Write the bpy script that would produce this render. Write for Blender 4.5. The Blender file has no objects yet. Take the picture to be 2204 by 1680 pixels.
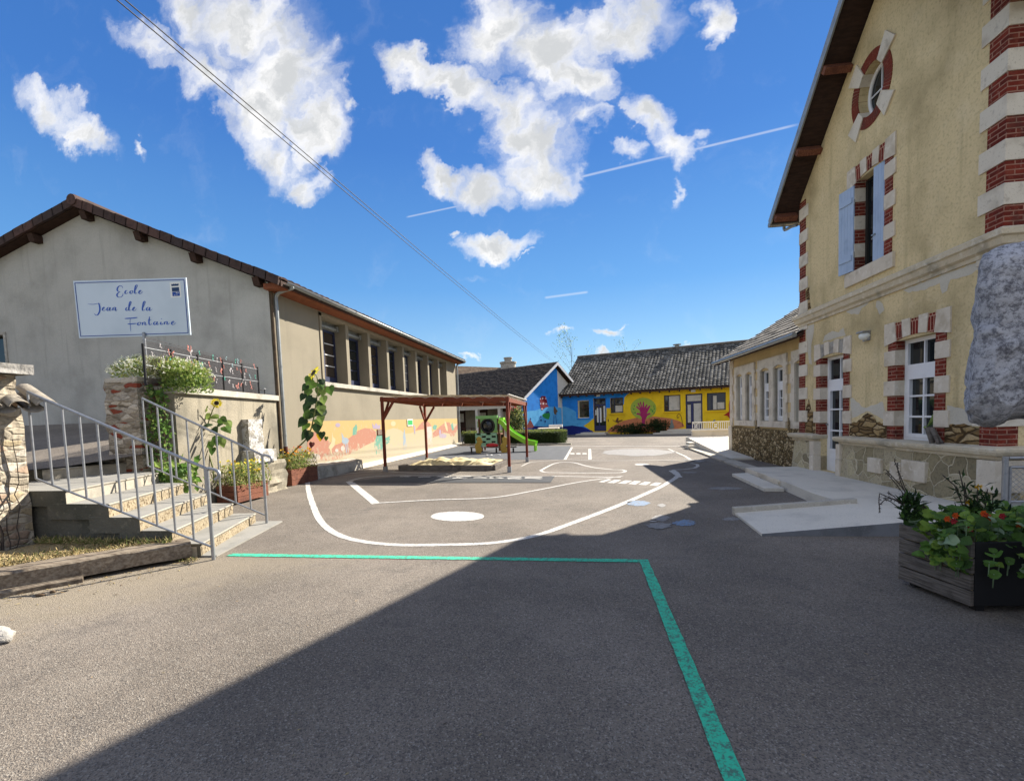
import bpy, bmesh, math, random
from mathutils import Vector, Matrix, noise
from mathutils.geometry import tessellate_polygon
random.seed(7)
R = math.radians
SC = bpy.context.scene
COL = SC.collection
V = Vector
# ---------------------------------------------------------------- camera calibration (metres; +Y = long axis of the yard)
H = 1.55
F_, CX, CY = 1000.0, 1102.0, 960.0
def _n(v): return v.normalized()
_dy = _n(V(((1264 - CX) / F_, (893 - CY) / F_, 1)))
_up = -_n(V((571.0, 16400.0, F_)))
_up = _n(_up - _dy * _dy.dot(_up))
_dx = _dy.cross(_up)
if _dx.x < 0: _dx = -_dx
O = V((0, 0, H))
def ray(x, y):
    x /= 1.514; y /= 1.514
    v = V(((x - CX) / F_, (y - CY) / F_, 1))
    return V((_dx.dot(v), _dy.dot(v), _up.dot(v)))
def G(x, y, z=0.0):
    d = ray(x, y); return O + d * ((z - H) / d.z)
def PX(x, y, X):
    d = ray(x, y); return O + d * (X / d.x)
def PY(x, y, Y):
    d = ray(x, y); return O + d * (Y / d.y)
def PP(x, y, p0, n):
    d = ray(x, y); return O + d * ((V(p0) - O).dot(n) / d.dot(n))
def zoom(x0, y0, s): return lambda x, y: (x0 + x / s, y0 + y / s)

# ---------------------------------------------------------------- materials
MATS = {}
def hexc(h):
    h = h.lstrip('#'); r = []
    for i in (0, 2, 4):
        c = int(h[i:i + 2], 16) / 255
        r.append(c / 12.92 if c <= .04045 else ((c + .055) / 1.055) ** 2.4)
    return (*r, 1)
def col(c): return hexc(c) if isinstance(c, str) else (*c[:3], 1)
class NT:
    def __init__(s, t): s.t = t
    def n(s, ty, **kw):
        nd = s.t.nodes.new(ty)
        for k, v in kw.items():
            if k in nd.inputs.keys(): nd.inputs[k].default_value = v
            else: setattr(nd, k, v)
        return nd
    def l(s, a, b): s.t.links.new(a, b)
    def mix(s, a, b, fac, mode='MIX'):
        m = s.t.nodes.new('ShaderNodeMix'); m.data_type = 'RGBA'; m.blend_type = mode
        for k, v in ((6, a), (7, b), (0, fac)):
            if isinstance(v, (tuple, list)): m.inputs[k].default_value = v
            elif isinstance(v, (int, float)): m.inputs[k].default_value = v
            else: s.l(v, m.inputs[k])
        return m.outputs[2]
    def ramp(s, f, lo, hi):
        m = s.t.nodes.new('ShaderNodeMapRange'); m.interpolation_type = 'SMOOTHSTEP'
        s.l(f, m.inputs[0]); m.inputs[1].default_value = lo; m.inputs[2].default_value = hi
        return m.outputs[0]
    def math(s, op, a, b=0.0, c=None):
        m = s.t.nodes.new('ShaderNodeMath'); m.operation = op
        for i, v in enumerate((a, b, c)):
            if v is None: continue
            if isinstance(v, (int, float)): m.inputs[i].default_value = v
            else: s.l(v, m.inputs[i])
        return m.outputs[0]
def newmat(name):
    m = bpy.data.materials.new(name); m.use_nodes = True
    MATS[name] = m
    t = NT(m.node_tree); b = m.node_tree.nodes['Principled BSDF']
    return m, t, b
def coords(t, scale=(1, 1, 1)):
    tc = t.n('ShaderNodeTexCoord'); mp = t.n('ShaderNodeMapping'); mp.inputs['Scale'].default_value = scale
    t.l(tc.outputs['Object'], mp.inputs[0]); return mp.outputs[0]
def nz(t, vec, scale, detail=3, rough=.55):
    n = t.n('ShaderNodeTexNoise'); n.inputs['Scale'].default_value = scale; n.inputs['Detail'].default_value = detail
    n.inputs['Roughness'].default_value = rough
    t.l(vec, n.inputs['Vector']); return n.outputs['Fac']
def bump(t, b, h, strength, dist=.02):
    bp = t.n('ShaderNodeBump'); bp.inputs['Strength'].default_value = strength; bp.inputs['Distance'].default_value = dist
    t.l(h, bp.inputs['Height']); t.l(bp.outputs[0], b.inputs['Normal'])
def M(name, base, var=(), rough=.85, bmp=None, spec=.3, metal=0., stretch=(1, 1, 1), alpha=None):
    """base colour + list of (noise scale, colour, lo, hi[, amount]) layers"""
    m, t, b = newmat(name)
    c = col(base)
    if var or bmp: vec = coords(t, stretch)
    for v in var:
        f = t.ramp(nz(t, vec, v[0]), v[2], v[3])
        if len(v) > 4: f = t.math('MULTIPLY', f, v[4])
        c = t.mix(c, col(v[1]), f)
    if isinstance(c, tuple): b.inputs['Base Color'].default_value = c
    else: t.l(c, b.inputs['Base Color'])
    b.inputs['Roughness'].default_value = rough; b.inputs['Specular IOR Level'].default_value = spec
    b.inputs['Metallic'].default_value = metal
    if bmp: bump(t, b, nz(t, vec, bmp[0], 4), bmp[1], bmp[2] if len(bmp) > 2 else .02)
    if alpha is not None: b.inputs['Alpha'].default_value = alpha
    return m
def brickmat(name, c1, c2, mortar, bw=.22, bh=.062, ms=.008, worn=None):
    m, t, b = newmat(name)
    tc = t.n('ShaderNodeTexCoord'); sx = t.n('ShaderNodeSeparateXYZ'); t.l(tc.outputs['Object'], sx.inputs[0])
    cb = t.n('ShaderNodeCombineXYZ'); t.l(t.math('ADD', sx.outputs[0], sx.outputs[1]), cb.inputs[0]); t.l(sx.outputs[2], cb.inputs[1])
    br = t.n('ShaderNodeTexBrick'); t.l(cb.outputs[0], br.inputs[0])
    br.inputs['Color1'].default_value = col(c1); br.inputs['Color2'].default_value = col(c2); br.inputs['Mortar'].default_value = col(mortar)
    br.inputs['Scale'].default_value = 1; br.inputs['Mortar Size'].default_value = ms; br.inputs['Mortar Smooth'].default_value = .2
    br.inputs['Brick Width'].default_value = bw; br.inputs['Row Height'].default_value = bh
    f = t.ramp(nz(t, tc.outputs['Object'], 9), .45, .75)
    c = t.mix(br.outputs['Color'], col(worn or c1), t.math('MULTIPLY', f, .6))
    c = t.mix(c, (.05, .03, .025, 1), t.math('MULTIPLY', t.ramp(nz(t, tc.outputs['Object'], 3.2, 6, .65), .48, .7), .55)); c = t.mix(c, (.34, .22, .17, 1), t.math('MULTIPLY', t.ramp(nz(t, tc.outputs['Object'], 22, 5), .6, .74), .6))
    t.l(c, b.inputs['Base Color']); b.inputs['Roughness'].default_value = .9; b.inputs['Specular IOR Level'].default_value = .15
    h = t.math('SUBTRACT', t.math('MULTIPLY', nz(t, tc.outputs['Object'], 60), .4), br.outputs['Fac'])
    bump(t, b, h, .7, .012); return m
def rubble(name, cols, mortar, sx=4.0, sz=8.0, gap=.05, bstr=.9):
    """irregular stone masonry: voronoi cells with mortar joints"""
    m, t, b = newmat(name)
    tc = t.n('ShaderNodeTexCoord'); nn = t.n('ShaderNodeTexNoise'); nn.inputs['Scale'].default_value = 3.5; nn.inputs['Detail'].default_value = 3
    t.l(tc.outputs['Object'], nn.inputs['Vector'])
    wm = t.n('ShaderNodeVectorMath', operation='MULTIPLY_ADD'); t.l(nn.outputs['Color'], wm.inputs[0]); wm.inputs[1].default_value = (.16, .16, .1); t.l(tc.outputs['Object'], wm.inputs[2])
    mp = t.n('ShaderNodeMapping'); mp.inputs['Scale'].default_value = (sx, sx, sz); t.l(wm.outputs[0], mp.inputs[0])
    v1 = t.n('ShaderNodeTexVoronoi'); t.l(mp.outputs[0], v1.inputs['Vector']); v1.inputs['Scale'].default_value = 1
    v2 = t.n('ShaderNodeTexVoronoi', feature='DISTANCE_TO_EDGE'); t.l(mp.outputs[0], v2.inputs['Vector']); v2.inputs['Scale'].default_value = 1
    sp = t.n('ShaderNodeSeparateColor'); t.l(v1.outputs['Color'], sp.inputs[0])
    cr = t.n('ShaderNodeValToRGB'); cr.color_ramp.interpolation = 'CONSTANT'
    el = cr.color_ramp.elements
    while len(el) < len(cols): el.new(.5)
    for i, c in enumerate(cols): el[i].position = i / len(cols); el[i].color = col(c)
    t.l(sp.outputs[0], cr.inputs[0])
    fine = nz(t, tc.outputs['Object'], 28, 5)
    c = t.mix(cr.outputs[0], (.05, .045, .035, 1), t.math('MULTIPLY', t.ramp(fine, .45, .75), .45))
    j = t.ramp(v2.outputs['Distance'], gap * .45, gap)
    c = t.mix(col(mortar), c, j)
    t.l(c, b.inputs['Base Color']); b.inputs['Roughness'].default_value = .95; b.inputs['Specular IOR Level'].default_value = .15
    hh = t.math('ADD', t.ramp(v2.outputs['Distance'], 0, gap * 2.2), t.math('MULTIPLY', fine, .5))
    bump(t, b, hh, bstr, .03); return m
def plaster(name, base, dark, light, rough_scale=90, bstr=.35, stain=.5, streak=True):
    m, t, b = newmat(name)
    vec = coords(t)
    c = t.mix(col(base), col(dark), t.math('MULTIPLY', t.ramp(nz(t, vec, .9, 5), .42, .72), stain))
    c = t.mix(c, col(light), t.math('MULTIPLY', t.ramp(nz(t, vec, 2.3, 5), .5, .8), .45))
    if streak:
        tc = t.n('ShaderNodeTexCoord'); mp = t.n('ShaderNodeMapping'); mp.inputs['Scale'].default_value = (5, 5, .35); t.l(tc.outputs['Object'], mp.inputs[0])
        c = t.mix(c, col(dark), t.math('MULTIPLY', t.ramp(nz(t, mp.outputs[0], 1, 4), .52, .8), stain * .8))
    g = nz(t, vec, rough_scale, 2)
    c = t.mix(c, col(dark), t.math('MULTIPLY', t.ramp(g, .45, .8), .55))
    t.l(c, b.inputs['Base Color']); b.inputs['Roughness'].default_value = .95; b.inputs['Specular IOR Level'].default_value = .1
    bump(t, b, g, bstr, .012); return m
def paintwear(name, c1, wear, amt=.5, scale=6):
    """faded wall paint, worn through low down on the wall"""
    m, t, b = newmat(name)
    tc = t.n('ShaderNodeTexCoord'); sx = t.n('ShaderNodeSeparateXYZ'); t.l(tc.outputs['Object'], sx.inputs[0])
    n = nz(t, tc.outputs['Object'], scale, 6, .65)
    low = t.math('SUBTRACT', 1.0, t.ramp(sx.outputs[2], .05, 1.1))
    f = t.ramp(t.math('ADD', n, t.math('MULTIPLY', low, .28)), .56, .72)
    c = t.mix(col(c1), col(wear), t.math('MULTIPLY', f, amt))
    t.l(c, b.inputs['Base Color']); b.inputs['Roughness'].default_value = .9; b.inputs['Specular IOR Level'].default_value = .15
    bump(t, b, nz(t, tc.outputs['Object'], 80, 2), .3, .01); return m
def glassm(name, c=(.012, .016, .018), rough=.03):
    m, t, b = newmat(name)
    b.inputs['Base Color'].default_value = (*c, 1); b.inputs['Roughness'].default_value = rough; b.inputs['Specular IOR Level'].default_value = .5
    vec = coords(t); bump(t, b, nz(t, vec, 1.6, 1), .06, .05); return m

# ---------------------------------------------------------------- mesh builder
class MB:
    def __init__(s): s.v = []; s.f = []; s.m = []; s.sm = []
    def add(s, vs, fs, mi=0, smooth=False):
        o = len(s.v); s.v += [V(x) for x in vs]
        for f in fs: s.f.append([o + i for i in f]); s.m.append(mi); s.sm.append(smooth)
        return s
    def box(s, x0, x1, y0, y1, z0, z1, mi=0):
        if x0 > x1: x0, x1 = x1, x0
        if y0 > y1: y0, y1 = y1, y0
        return s.add([(x0, y0, z0), (x1, y0, z0), (x1, y1, z0), (x0, y1, z0), (x0, y0, z1), (x1, y0, z1), (x1, y1, z1), (x0, y1, z1)],
              [(0, 3, 2, 1), (4, 5, 6, 7), (0, 1, 5, 4), (1, 2, 6, 5), (2, 3, 7, 6), (3, 0, 4, 7)], mi)
    def obox(s, c, ax, ay, az, mi=0):
        """oriented box: centre and three half-axis vectors"""
        c = V(c); ax = V(ax); ay = V(ay); az = V(az)
        if ax.cross(ay).dot(az) < 0: ax = -ax
        vs = [c + ax * i + ay * j + az * k for k in (-1, 1) for j in (-1, 1) for i in (-1, 1)]
        return s.add(vs, [(0, 2, 3, 1), (4, 5, 7, 6), (0, 1, 5, 4), (1, 3, 7, 5), (3, 2, 6, 7), (2, 0, 4, 6)], mi)
    def bar(s, a, b, w, h, mi=0, up=(0, 0, 1)):
        a = V(a); b = V(b); d = b - a; u = V(up); x = d.cross(u)
        if x.length < 1e-5: x = d.cross(V((1, 0, 0)))
        x.normalize(); u = x.cross(d).normalized()
        return s.obox((a + b) / 2, d / 2, x * w / 2, u * h / 2, mi)
    def quad(s, a, b, c, d, mi=0): return s.add([a, b, c, d], [(0, 1, 2, 3)], mi)
    def poly(s, pts, mi=0, n=None):
        """flat face from a (maybe concave) outline"""
        pts = [V(p) for p in pts]
        for t in tessellate_polygon([pts]):
            a, b, c = (pts[i] for i in t)
            f = (0, 1, 2)
            if n is not None and (b - a).cross(c - a).dot(V(n)) < 0: f = (0, 2, 1)
            s.add([a, b, c], [f], mi)
        return s
    def plate(s, outer, holes, fn, depth, mi=0, mr=None, back=True):
        """wall in (u,w) with holes; fn(u, w, d) -> point, d = depth into the wall"""
        loops = [outer] + holes
        flat = [p for l in loops for p in l]
        tri = tessellate_polygon([[V((p[0], p[1], 0)) for p in l] for l in loops])
        n0 = (fn(1, 0, 0) - fn(0, 0, 0)).cross(fn(0, 1, 0) - fn(0, 0, 0)); dd = fn(0, 0, 0) - fn(0, 0, 1)
        flip = n0.dot(dd) < 0
        for t in tri:
            a, b, c = (flat[i] for i in t)
            ccw = (b[0] - a[0]) * (c[1] - a[1]) - (b[1] - a[1]) * (c[0] - a[0]) > 0
            q = (0, 1, 2) if ccw != flip else (0, 2, 1)
            s.add([fn(*p, 0) for p in (a, b, c)], [q], mi)
            if back: s.add([fn(*p, depth) for p in (a, b, c)], [q[::-1]], mi)
        for li, l in enumerate(loops):
            for i in range(len(l)):
                a, b = l[i], l[(i + 1) % len(l)]
                s.add([fn(*a, 0), fn(*b, 0), fn(*b, depth), fn(*a, depth)], [(0, 1, 2, 3)], mi if (mr is None or li == 0) else mr)
        return s
    def prism(s, pts, ext, mi=0):
        """closed outline extruded by a vector"""
        pts = [V(p) for p in pts]; e = V(ext); n = len(pts)
        nn = V((0, 0, 0))
        for i in range(n): nn += pts[i].cross(pts[(i + 1) % n])
        if nn.dot(e) > 0: pts = pts[::-1]
        for t in tessellate_polygon([pts]):
            a, b, c = t
            k = (pts[b] - pts[a]).cross(pts[c] - pts[a]).dot(e)
            f = (0, 1, 2) if k < 0 else (0, 2, 1)
            s.add([pts[a], pts[b], pts[c]], [f], mi); s.add([pts[a] + e, pts[b] + e, pts[c] + e], [f[::-1]], mi)
        for i in range(n):
            a, b = pts[i], pts[(i + 1) % n]; s.add([a, a + e, b + e, b], [(0, 1, 2, 3)], mi)
        return s
    def tube(s, pts, r, seg=8, mi=0, cap=True):
        pts = [V(p) for p in pts]; n = len(pts)
        rs = r if isinstance(r, (list, tuple)) else [r] * n
        rings = []; prev = None
        for i in range(n):
            d = (pts[min(i + 1, n - 1)] - pts[max(i - 1, 0)]).normalized()
            if prev is None:
                a = d.cross(V((0, 0, 1)));  a = a if a.length > 1e-3 else d.cross(V((1, 0, 0)))
            else: a = prev - d * prev.dot(d)
            a.normalize(); prev = a; b = d.cross(a)
            rings.append([pts[i] + (a * math.cos(2 * math.pi * k / seg) + b * math.sin(2 * math.pi * k / seg)) * rs[i] for k in range(seg)])
        vs = [p for q in rings for p in q]; fs = []
        for i in range(n - 1):
            for k in range(seg):
                k2 = (k + 1) % seg; fs.append((i * seg + k, i * seg + k2, (i + 1) * seg + k2, (i + 1) * seg + k))
        s.add(vs, fs, mi, True)
        if cap:
            s.add(rings[0], [tuple(range(seg))[::-1]], mi); s.add(rings[-1], [tuple(range(seg))], mi)
        return s
    def blob(s, c, r, seg=16, rings=10, mi=0, amp=0., fs=3., seed=0, smooth=True):
        c = V(c); vs = []; fcs = []
        for i in range(rings + 1):
            th = math.pi * i / rings
            for k in range(seg):
                ph = 2 * math.pi * k / seg
                d = V((math.sin(th) * math.cos(ph), math.sin(th) * math.sin(ph), math.cos(th)))
                q = 1 + amp * noise.fractal(d * fs + V((seed, seed * 2, 0)), .8, 2, 4)
                vs.append(c + V((d.x * r[0], d.y * r[1], d.z * r[2])) * q)
        for i in range(rings):
            for k in range(seg):
                k2 = (k + 1) % seg; fcs.append((i * seg + k, (i + 1) * seg + k, (i + 1) * seg + k2, i * seg + k2))
        return s.add(vs, fcs, mi, smooth)
    def build(s, name, mats, parent=None, bev=0, local=False, weld=False):
        me = bpy.data.meshes.new(name)
        vs = s.v
        ob = bpy.data.objects.new(name, me); COL.objects.link(ob)
        if parent is not None:
            ob.parent = parent
            if not local:
                iw = WM(parent).inverted(); vs = [iw @ p for p in vs]
        me.from_pydata([tuple(p) for p in vs], [], s.f)
        if not isinstance(mats, (list, tuple)): mats = [mats]
        for m in mats: me.materials.append(MATS[m] if isinstance(m, str) else m)
        me.polygons.foreach_set('material_index', s.m); me.polygons.foreach_set('use_smooth', s.sm)
        me.update()
        if weld or bev:
            bm = bmesh.new(); bm.from_mesh(me); bmesh.ops.remove_doubles(bm, verts=bm.verts, dist=1e-4)
            if bev:
                es = [e for e in bm.edges if len(e.link_faces) == 2 and e.calc_face_angle(0) > .6]
                bmesh.ops.bevel(bm, geom=es, offset=bev, segments=2, profile=.6, affect='EDGES', clamp_overlap=True)
            bm.to_mesh(me); bm.free()
        return ob
def build_split(mb, name, mats, parent=None, bev=0, local=False):
    """each connected piece becomes an object of its own"""
    key = {}; par = list(range(len(mb.v)))
    def find(i):
        while par[i] != i: par[i] = par[par[i]]; i = par[i]
        return i
    for i, p in enumerate(mb.v):
        k = (round(p.x, 4), round(p.y, 4), round(p.z, 4))
        if k in key: par[find(i)] = find(key[k])
        else: key[k] = i
    for f in mb.f:
        for j in f[1:]: par[find(j)] = find(f[0])
    grp = {}
    for n, f in enumerate(mb.f): grp.setdefault(find(f[0]), []).append(n)
    for fl in grp.values():
        q = MB(); mp = {}
        for n in fl:
            for j in mb.f[n]:
                if j not in mp: mp[j] = len(q.v); q.v.append(mb.v[j])
            q.f.append([mp[j] for j in mb.f[n]]); q.m.append(mb.m[n]); q.sm.append(mb.sm[n])
        q.build(name, mats, parent, bev, local)
def WM(o):
    m = o.matrix_basis.copy()
    while o.parent is not None: o = o.parent; m = o.matrix_basis @ m
    return m
def thing(name, label, cat, loc=(0, 0, 0), rz=0., group=None):
    o = bpy.data.objects.new(name, None); COL.objects.link(o); o.empty_display_size = .2
    o.location = loc; o.rotation_euler = (0, 0, rz); o['label'] = label; o['category'] = cat
    if group: o['group'] = group
    return o
def tag(o, label, cat, group=None):
    o['label'] = label; o['category'] = cat
    if group: o['group'] = group
    return o
def struct(mb, name, mats, **k):
    o = mb.build(name, mats, **k); o['kind'] = 'structure'; return o

def tiles(mb, o, ud, vd, U, Vl, tw=.25, th=.33, amp=.03, lift=.03, nm=3, seg=4, seed=1, cut=None, flat=False):
    """rows of roof tiles as real relief: ud along the eave, vd up the slope"""
    o = V(o); ud = V(ud).normalized(); vd = V(vd).normalized(); n = ud.cross(vd)
    if n.z < 0: n = -n
    rnd = random.Random(seed); nt = int(round(U / tw)); nr = int(math.ceil(Vl / th))
    for r in range(nr):
        v0, v1 = r * th - .02, min((r + 1) * th + .02, Vl)
        off = (r % 2) * .5 if flat else 0
        for i in range(nt):
            u0 = i * tw
            if cut and not cut(u0 + tw / 2, (v0 + v1) / 2): continue
            mi = min(nm - 1, int(rnd.random() ** 1.4 * nm)); jit = rnd.uniform(-.006, .006); lo = []; hi = []; lp = []
            for k in range(seg + 1):
                q = k / seg; h = 0 if flat else amp * (abs(math.sin(math.pi * q)) ** .8)
                gap = .004 if flat else 0
                uu = u0 + off * tw + gap + q * (tw - 2 * gap)
                lo.append(o + ud * uu + vd * v0 + n * (h + lift + jit)); hi.append(o + ud * uu + vd * v1 + n * (h * .85 + jit)); lp.append(o + ud * uu + vd * v0 + n * (h * .6 - .005))
            ns = seg + 1; vs = lo + hi + lp; fs = []
            for k in range(seg):
                fs += [(k, k + 1, ns + k + 1, ns + k), (2 * ns + k, 2 * ns + k + 1, k + 1, k)]
            mb.add(vs, fs, mi)
def leaf(mb, p, d, nrm, L, W, mi=0, bend=.25):
    d = V(d).normalized(); sd = d.cross(V(nrm))
    if sd.length < 1e-4: sd = d.cross(V((.3, .5, .8)))
    sd.normalize(); up = sd.cross(d)
    a = p; m1 = p + d * L * .5; t = p + d * L - up * L * bend
    mb.add([a, m1 + sd * W / 2 - up * W * .15, t, m1 - sd * W / 2 - up * W * .15, m1 + up * W * .1], [(0, 1, 4), (1, 2, 4), (2, 3, 4), (3, 0, 4)], mi)
def rndv(rn):
    while True:
        v = V((rn.uniform(-1, 1), rn.uniform(-1, 1), rn.uniform(-1, 1)))
        if .05 < v.length < 1: return v.normalized()
def foliage(mb, c, r, n, L, W, nm=3, seed=1, shell=.45, upb=.3, lumps=9, lump=.45):
    """leaf-sized faces clustered into lumps through an ellipsoid"""
    rn = random.Random(seed); c = V(c)
    cl = []
    for i in range(lumps):
        d = rndv(rn); q = rn.uniform(.35, .85)
        cl.append(V((d.x * r[0], d.y * r[1], d.z * r[2])) * q)
    for i in range(n):
        b = rn.choice(cl); d = rndv(rn); k = rn.uniform(shell, 1) * lump
        p = c + b + V((d.x * r[0], d.y * r[1], d.z * r[2])) * k
        dd = (d + rndv(rn) * .8 + V((0, 0, upb))).normalized()
        leaf(mb, p, dd, (rndv(rn) + V((0, 0, .8))), L * rn.uniform(.6, 1.3), W * rn.uniform(.6, 1.3), rn.randrange(nm))
def disc(mb, c, ax, ay, n=20, mi=0, wob=0., seed=3):
    c = V(c); rn = random.Random(seed)
    pts = []
    for k in range(n):
        a = 2 * math.pi * k / n; q = 1 + wob * rn.uniform(-1, 1)
        pts.append(c + V(ax) * math.cos(a) * q + V(ay) * math.sin(a) * q)
    mb.poly(pts, mi); return mb
def smooth_path(pts, sub=6):
    pts = [V(p) for p in pts]; out = []
    for i in range(len(pts) - 1):
        p0 = pts[max(i - 1, 0)]; p1 = pts[i]; p2 = pts[i + 1]; p3 = pts[min(i + 2, len(pts) - 1)]
        for k in range(sub):
            t = k / sub
            out.append(.5 * ((2 * p1) + (p2 - p0) * t + (2 * p0 - 5 * p1 + 4 * p2 - p3) * t * t + (3 * p1 - p0 - 3 * p2 + p3) * t ** 3))
    out.append(pts[-1]); return out
def strip(mb, pts, w, z, mi=0, closed=False):
    """painted line of width w lying at height z"""
    pts = [V((p[0], p[1], z)) for p in pts]; n = len(pts); L = []; Rr = []
    for i in range(n):
        a = pts[i - 1] if (i > 0 or closed) else pts[i]; b = pts[(i + 1) % n] if (i < n - 1 or closed) else pts[i]
        d = (b - a).normalized(); s = V((-d.y, d.x, 0)); ww = (w[i] if isinstance(w, list) else w) * (1 + .16 * noise.noise(V((pts[i].x * 7, pts[i].y * 7, 1))))
        L.append(pts[i] + s * ww / 2); Rr.append(pts[i] - s * ww / 2)
    for i in range(n if closed else n - 1):
        j = (i + 1) % n; mb.add([L[i], Rr[i], Rr[j], L[j]], [(0, 1, 2, 3)], mi)
    return mb
# ================================================================ camera, light, sky
SUN_DIR = V((.881, 1.096, 1.0)).normalized()          # towards the sun
cam = bpy.data.cameras.new('camera'); co = bpy.data.objects.new('camera', cam); COL.objects.link(co)
_fw = V((0, 0, 0))
def cam2w(v): return V((v[0] * _dx.x + 0, 0, 0))
# camera axes in world coordinates (rows _dx,_dy,_up hold the world axes in camera coordinates)
ax_r = V((_dx.x, _dy.x, _up.x)); ax_d = V((_dx.y, _dy.y, _up.y)); ax_f = V((_dx.z, _dy.z, _up.z))
mw = Matrix((( ax_r.x, -ax_d.x, -ax_f.x, O.x), (ax_r.y, -ax_d.y, -ax_f.y, O.y), (ax_r.z, -ax_d.z, -ax_f.z, O.z), (0, 0, 0, 1)))
co.matrix_world = mw
cam.sensor_fit = 'HORIZONTAL'; cam.sensor_width = 36; cam.lens = 36 * F_ / 2204
cam.shift_x = -(CX - 1102) / 2204; cam.shift_y = (CY - 840) / 2204
cam.clip_start = .05; cam.clip_end = 6000
SC.camera = co
sun = bpy.data.lights.new('sun', 'SUN'); sun.energy = 5.0; sun.angle = R(.5); sun.color = (1, .93, .82)
so = bpy.data.objects.new('sun', sun); COL.objects.link(so); so.location = SUN_DIR * 60
so.rotation_euler = (-SUN_DIR).to_track_quat('-Z', 'Y').to_euler()
SC.view_settings.view_transform = 'Standard'; SC.view_settings.look = 'None'; SC.view_settings.exposure = 1.45; SC.view_settings.gamma = 1

W = bpy.data.worlds.new('World'); SC.world = W; W.use_nodes = True
wt = NT(W.node_tree); bg = W.node_tree.nodes['Background']; bg.inputs['Strength'].default_value = .15
sky = wt.n('ShaderNodeTexSky', sky_type='NISHITA'); sky.sun_disc = False
sky.sun_elevation = math.asin(SUN_DIR.z); sky.sun_rotation = math.atan2(SUN_DIR.x, SUN_DIR.y)
sky.air_density = 1.0; sky.dust_density = .0; sky.ozone_density = 2.2; sky.altitude = 100
tc = wt.n('ShaderNodeTexCoord'); sx = wt.n('ShaderNodeSeparateXYZ'); wt.l(tc.outputs['Generated'], sx.inputs[0])
yy = wt.math('MAXIMUM', sx.outputs[1], .04)
cu = wt.n('ShaderNodeCombineXYZ'); wt.l(wt.math('DIVIDE', sx.outputs[0], yy), cu.inputs[0]); wt.l(wt.math('DIVIDE', sx.outputs[2], yy), cu.inputs[1])
uv = cu.outputs[0]
def skyuv(x, y):
    d = ray(x * 1.514, y * 1.514); return (d.x / d.y, d.z / d.y)
def warped(scale, amt, det):
    n = wt.n('ShaderNodeTexNoise'); n.inputs['Scale'].default_value = scale; n.inputs['Detail'].default_value = det; n.inputs['Roughness'].default_value = .62
    wt.l(uv, n.inputs['Vector'])
    s = wt.n('ShaderNodeVectorMath', operation='SUBTRACT'); wt.l(n.outputs['Color'], s.inputs[0]); s.inputs[1].default_value = (.5, .5, .5)
    m = wt.n('ShaderNodeVectorMath', operation='MULTIPLY_ADD'); wt.l(s.outputs[0], m.inputs[0]); m.inputs[1].default_value = (amt, amt, 0); wt.l(uv, m.inputs[2])
    return m.outputs[0]
w1 = warped(6.5, .2, 5)
CL = [(520, 55, 160, 95, 0, 1), (625, 165, 125, 120, 0, 1), (560, 235, 115, 80, 30, 1), (665, 270, 85, 70, 0, 1), (600, 330, 110, 52, 40, 1), (672, 385, 50, 38, 30, .95),
      (330, 105, 135, 48, 32, .62), (440, 170, 95, 60, 25, .8), (420, 20, 95, 60, 20, .75), (100, 220, 95, 45, 38, .8), (185, 285, 90, 38, 28, .8), (312, 326, 24, 18, 40, .7), (750, 225, 18, 26, 0, .6),
      (872, 148, 78, 42, 25, .9), (965, 172, 95, 50, 15, 1), (1080, 75, 125, 80, 0, 1), (1185, 110, 130, 85, 0, 1), (1240, 185, 95, 60, 0, 1), (1340, 55, 115, 60, -10, 1), (1410, 40, 65, 50, 0, .95),
      (1100, 232, 90, 60, 30, 1), (1160, 300, 110, 80, 0, 1), (1150, 372, 100, 58, 0, 1), (1050, 402, 80, 46, 10, 1), (965, 368, 65, 32, 20, .9), (1258, 270, 48, 40, 0, .85),
      (1395, 258, 70, 46, 20, .9), (1455, 298, 66, 42, 0, .95), (1350, 335, 42, 26, 0, .7), (1535, 35, 48, 56, 0, .85), (1548, 85, 16, 36, 0, .6), (1470, 390, 14, 50, 0, .35),
      (1066, 522, 104, 28, -3, .95), (985, 498, 22, 10, 0, .7), (1205, 728, 24, 12, 0, .9), (1316, 725, 40, 14, 0, .95), (1355, 713, 12, 7, 0, .8), (1300, 769, 20, 8, 0, .8),
      (1545, 757, 62, 13, -6, .9), (1490, 764, 40, 10, 0, .8), (1015, 762, 30, 8, 0, .6), (1130, 550, 12, 6, 0, .6), (1020, 595, 60, 14, 10, .3)]
acc = None
for (x, y, rx, ry, rot, st) in CL:
    c = skyuv(x, y); e1 = skyuv(x + rx * math.cos(R(rot)), y + rx * math.sin(R(rot))); e2 = skyuv(x - ry * math.sin(R(rot)), y + ry * math.cos(R(rot)))
    a = math.atan2(e1[1] - c[1], e1[0] - c[0])
    mp = wt.n('ShaderNodeMapping', vector_type='TEXTURE'); wt.l(w1, mp.inputs[0])
    mp.inputs['Location'].default_value = (c[0], c[1], 0); mp.inputs['Rotation'].default_value = (0, 0, a)
    mp.inputs['Scale'].default_value = (math.hypot(e1[0] - c[0], e1[1] - c[1]) * 1.12, math.hypot(e2[0] - c[0], e2[1] - c[1]) * 1.12, 1)
    ln = wt.n('ShaderNodeVectorMath', operation='LENGTH'); wt.l(mp.outputs[0], ln.inputs[0])
    d = wt.math('MULTIPLY', wt.math('MAXIMUM', wt.math('SUBTRACT', 1.12, ln.outputs[1]), 0.0), st)
    acc = d if acc is None else wt.math('SMOOTH_MAX', acc, d, .06)
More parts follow.
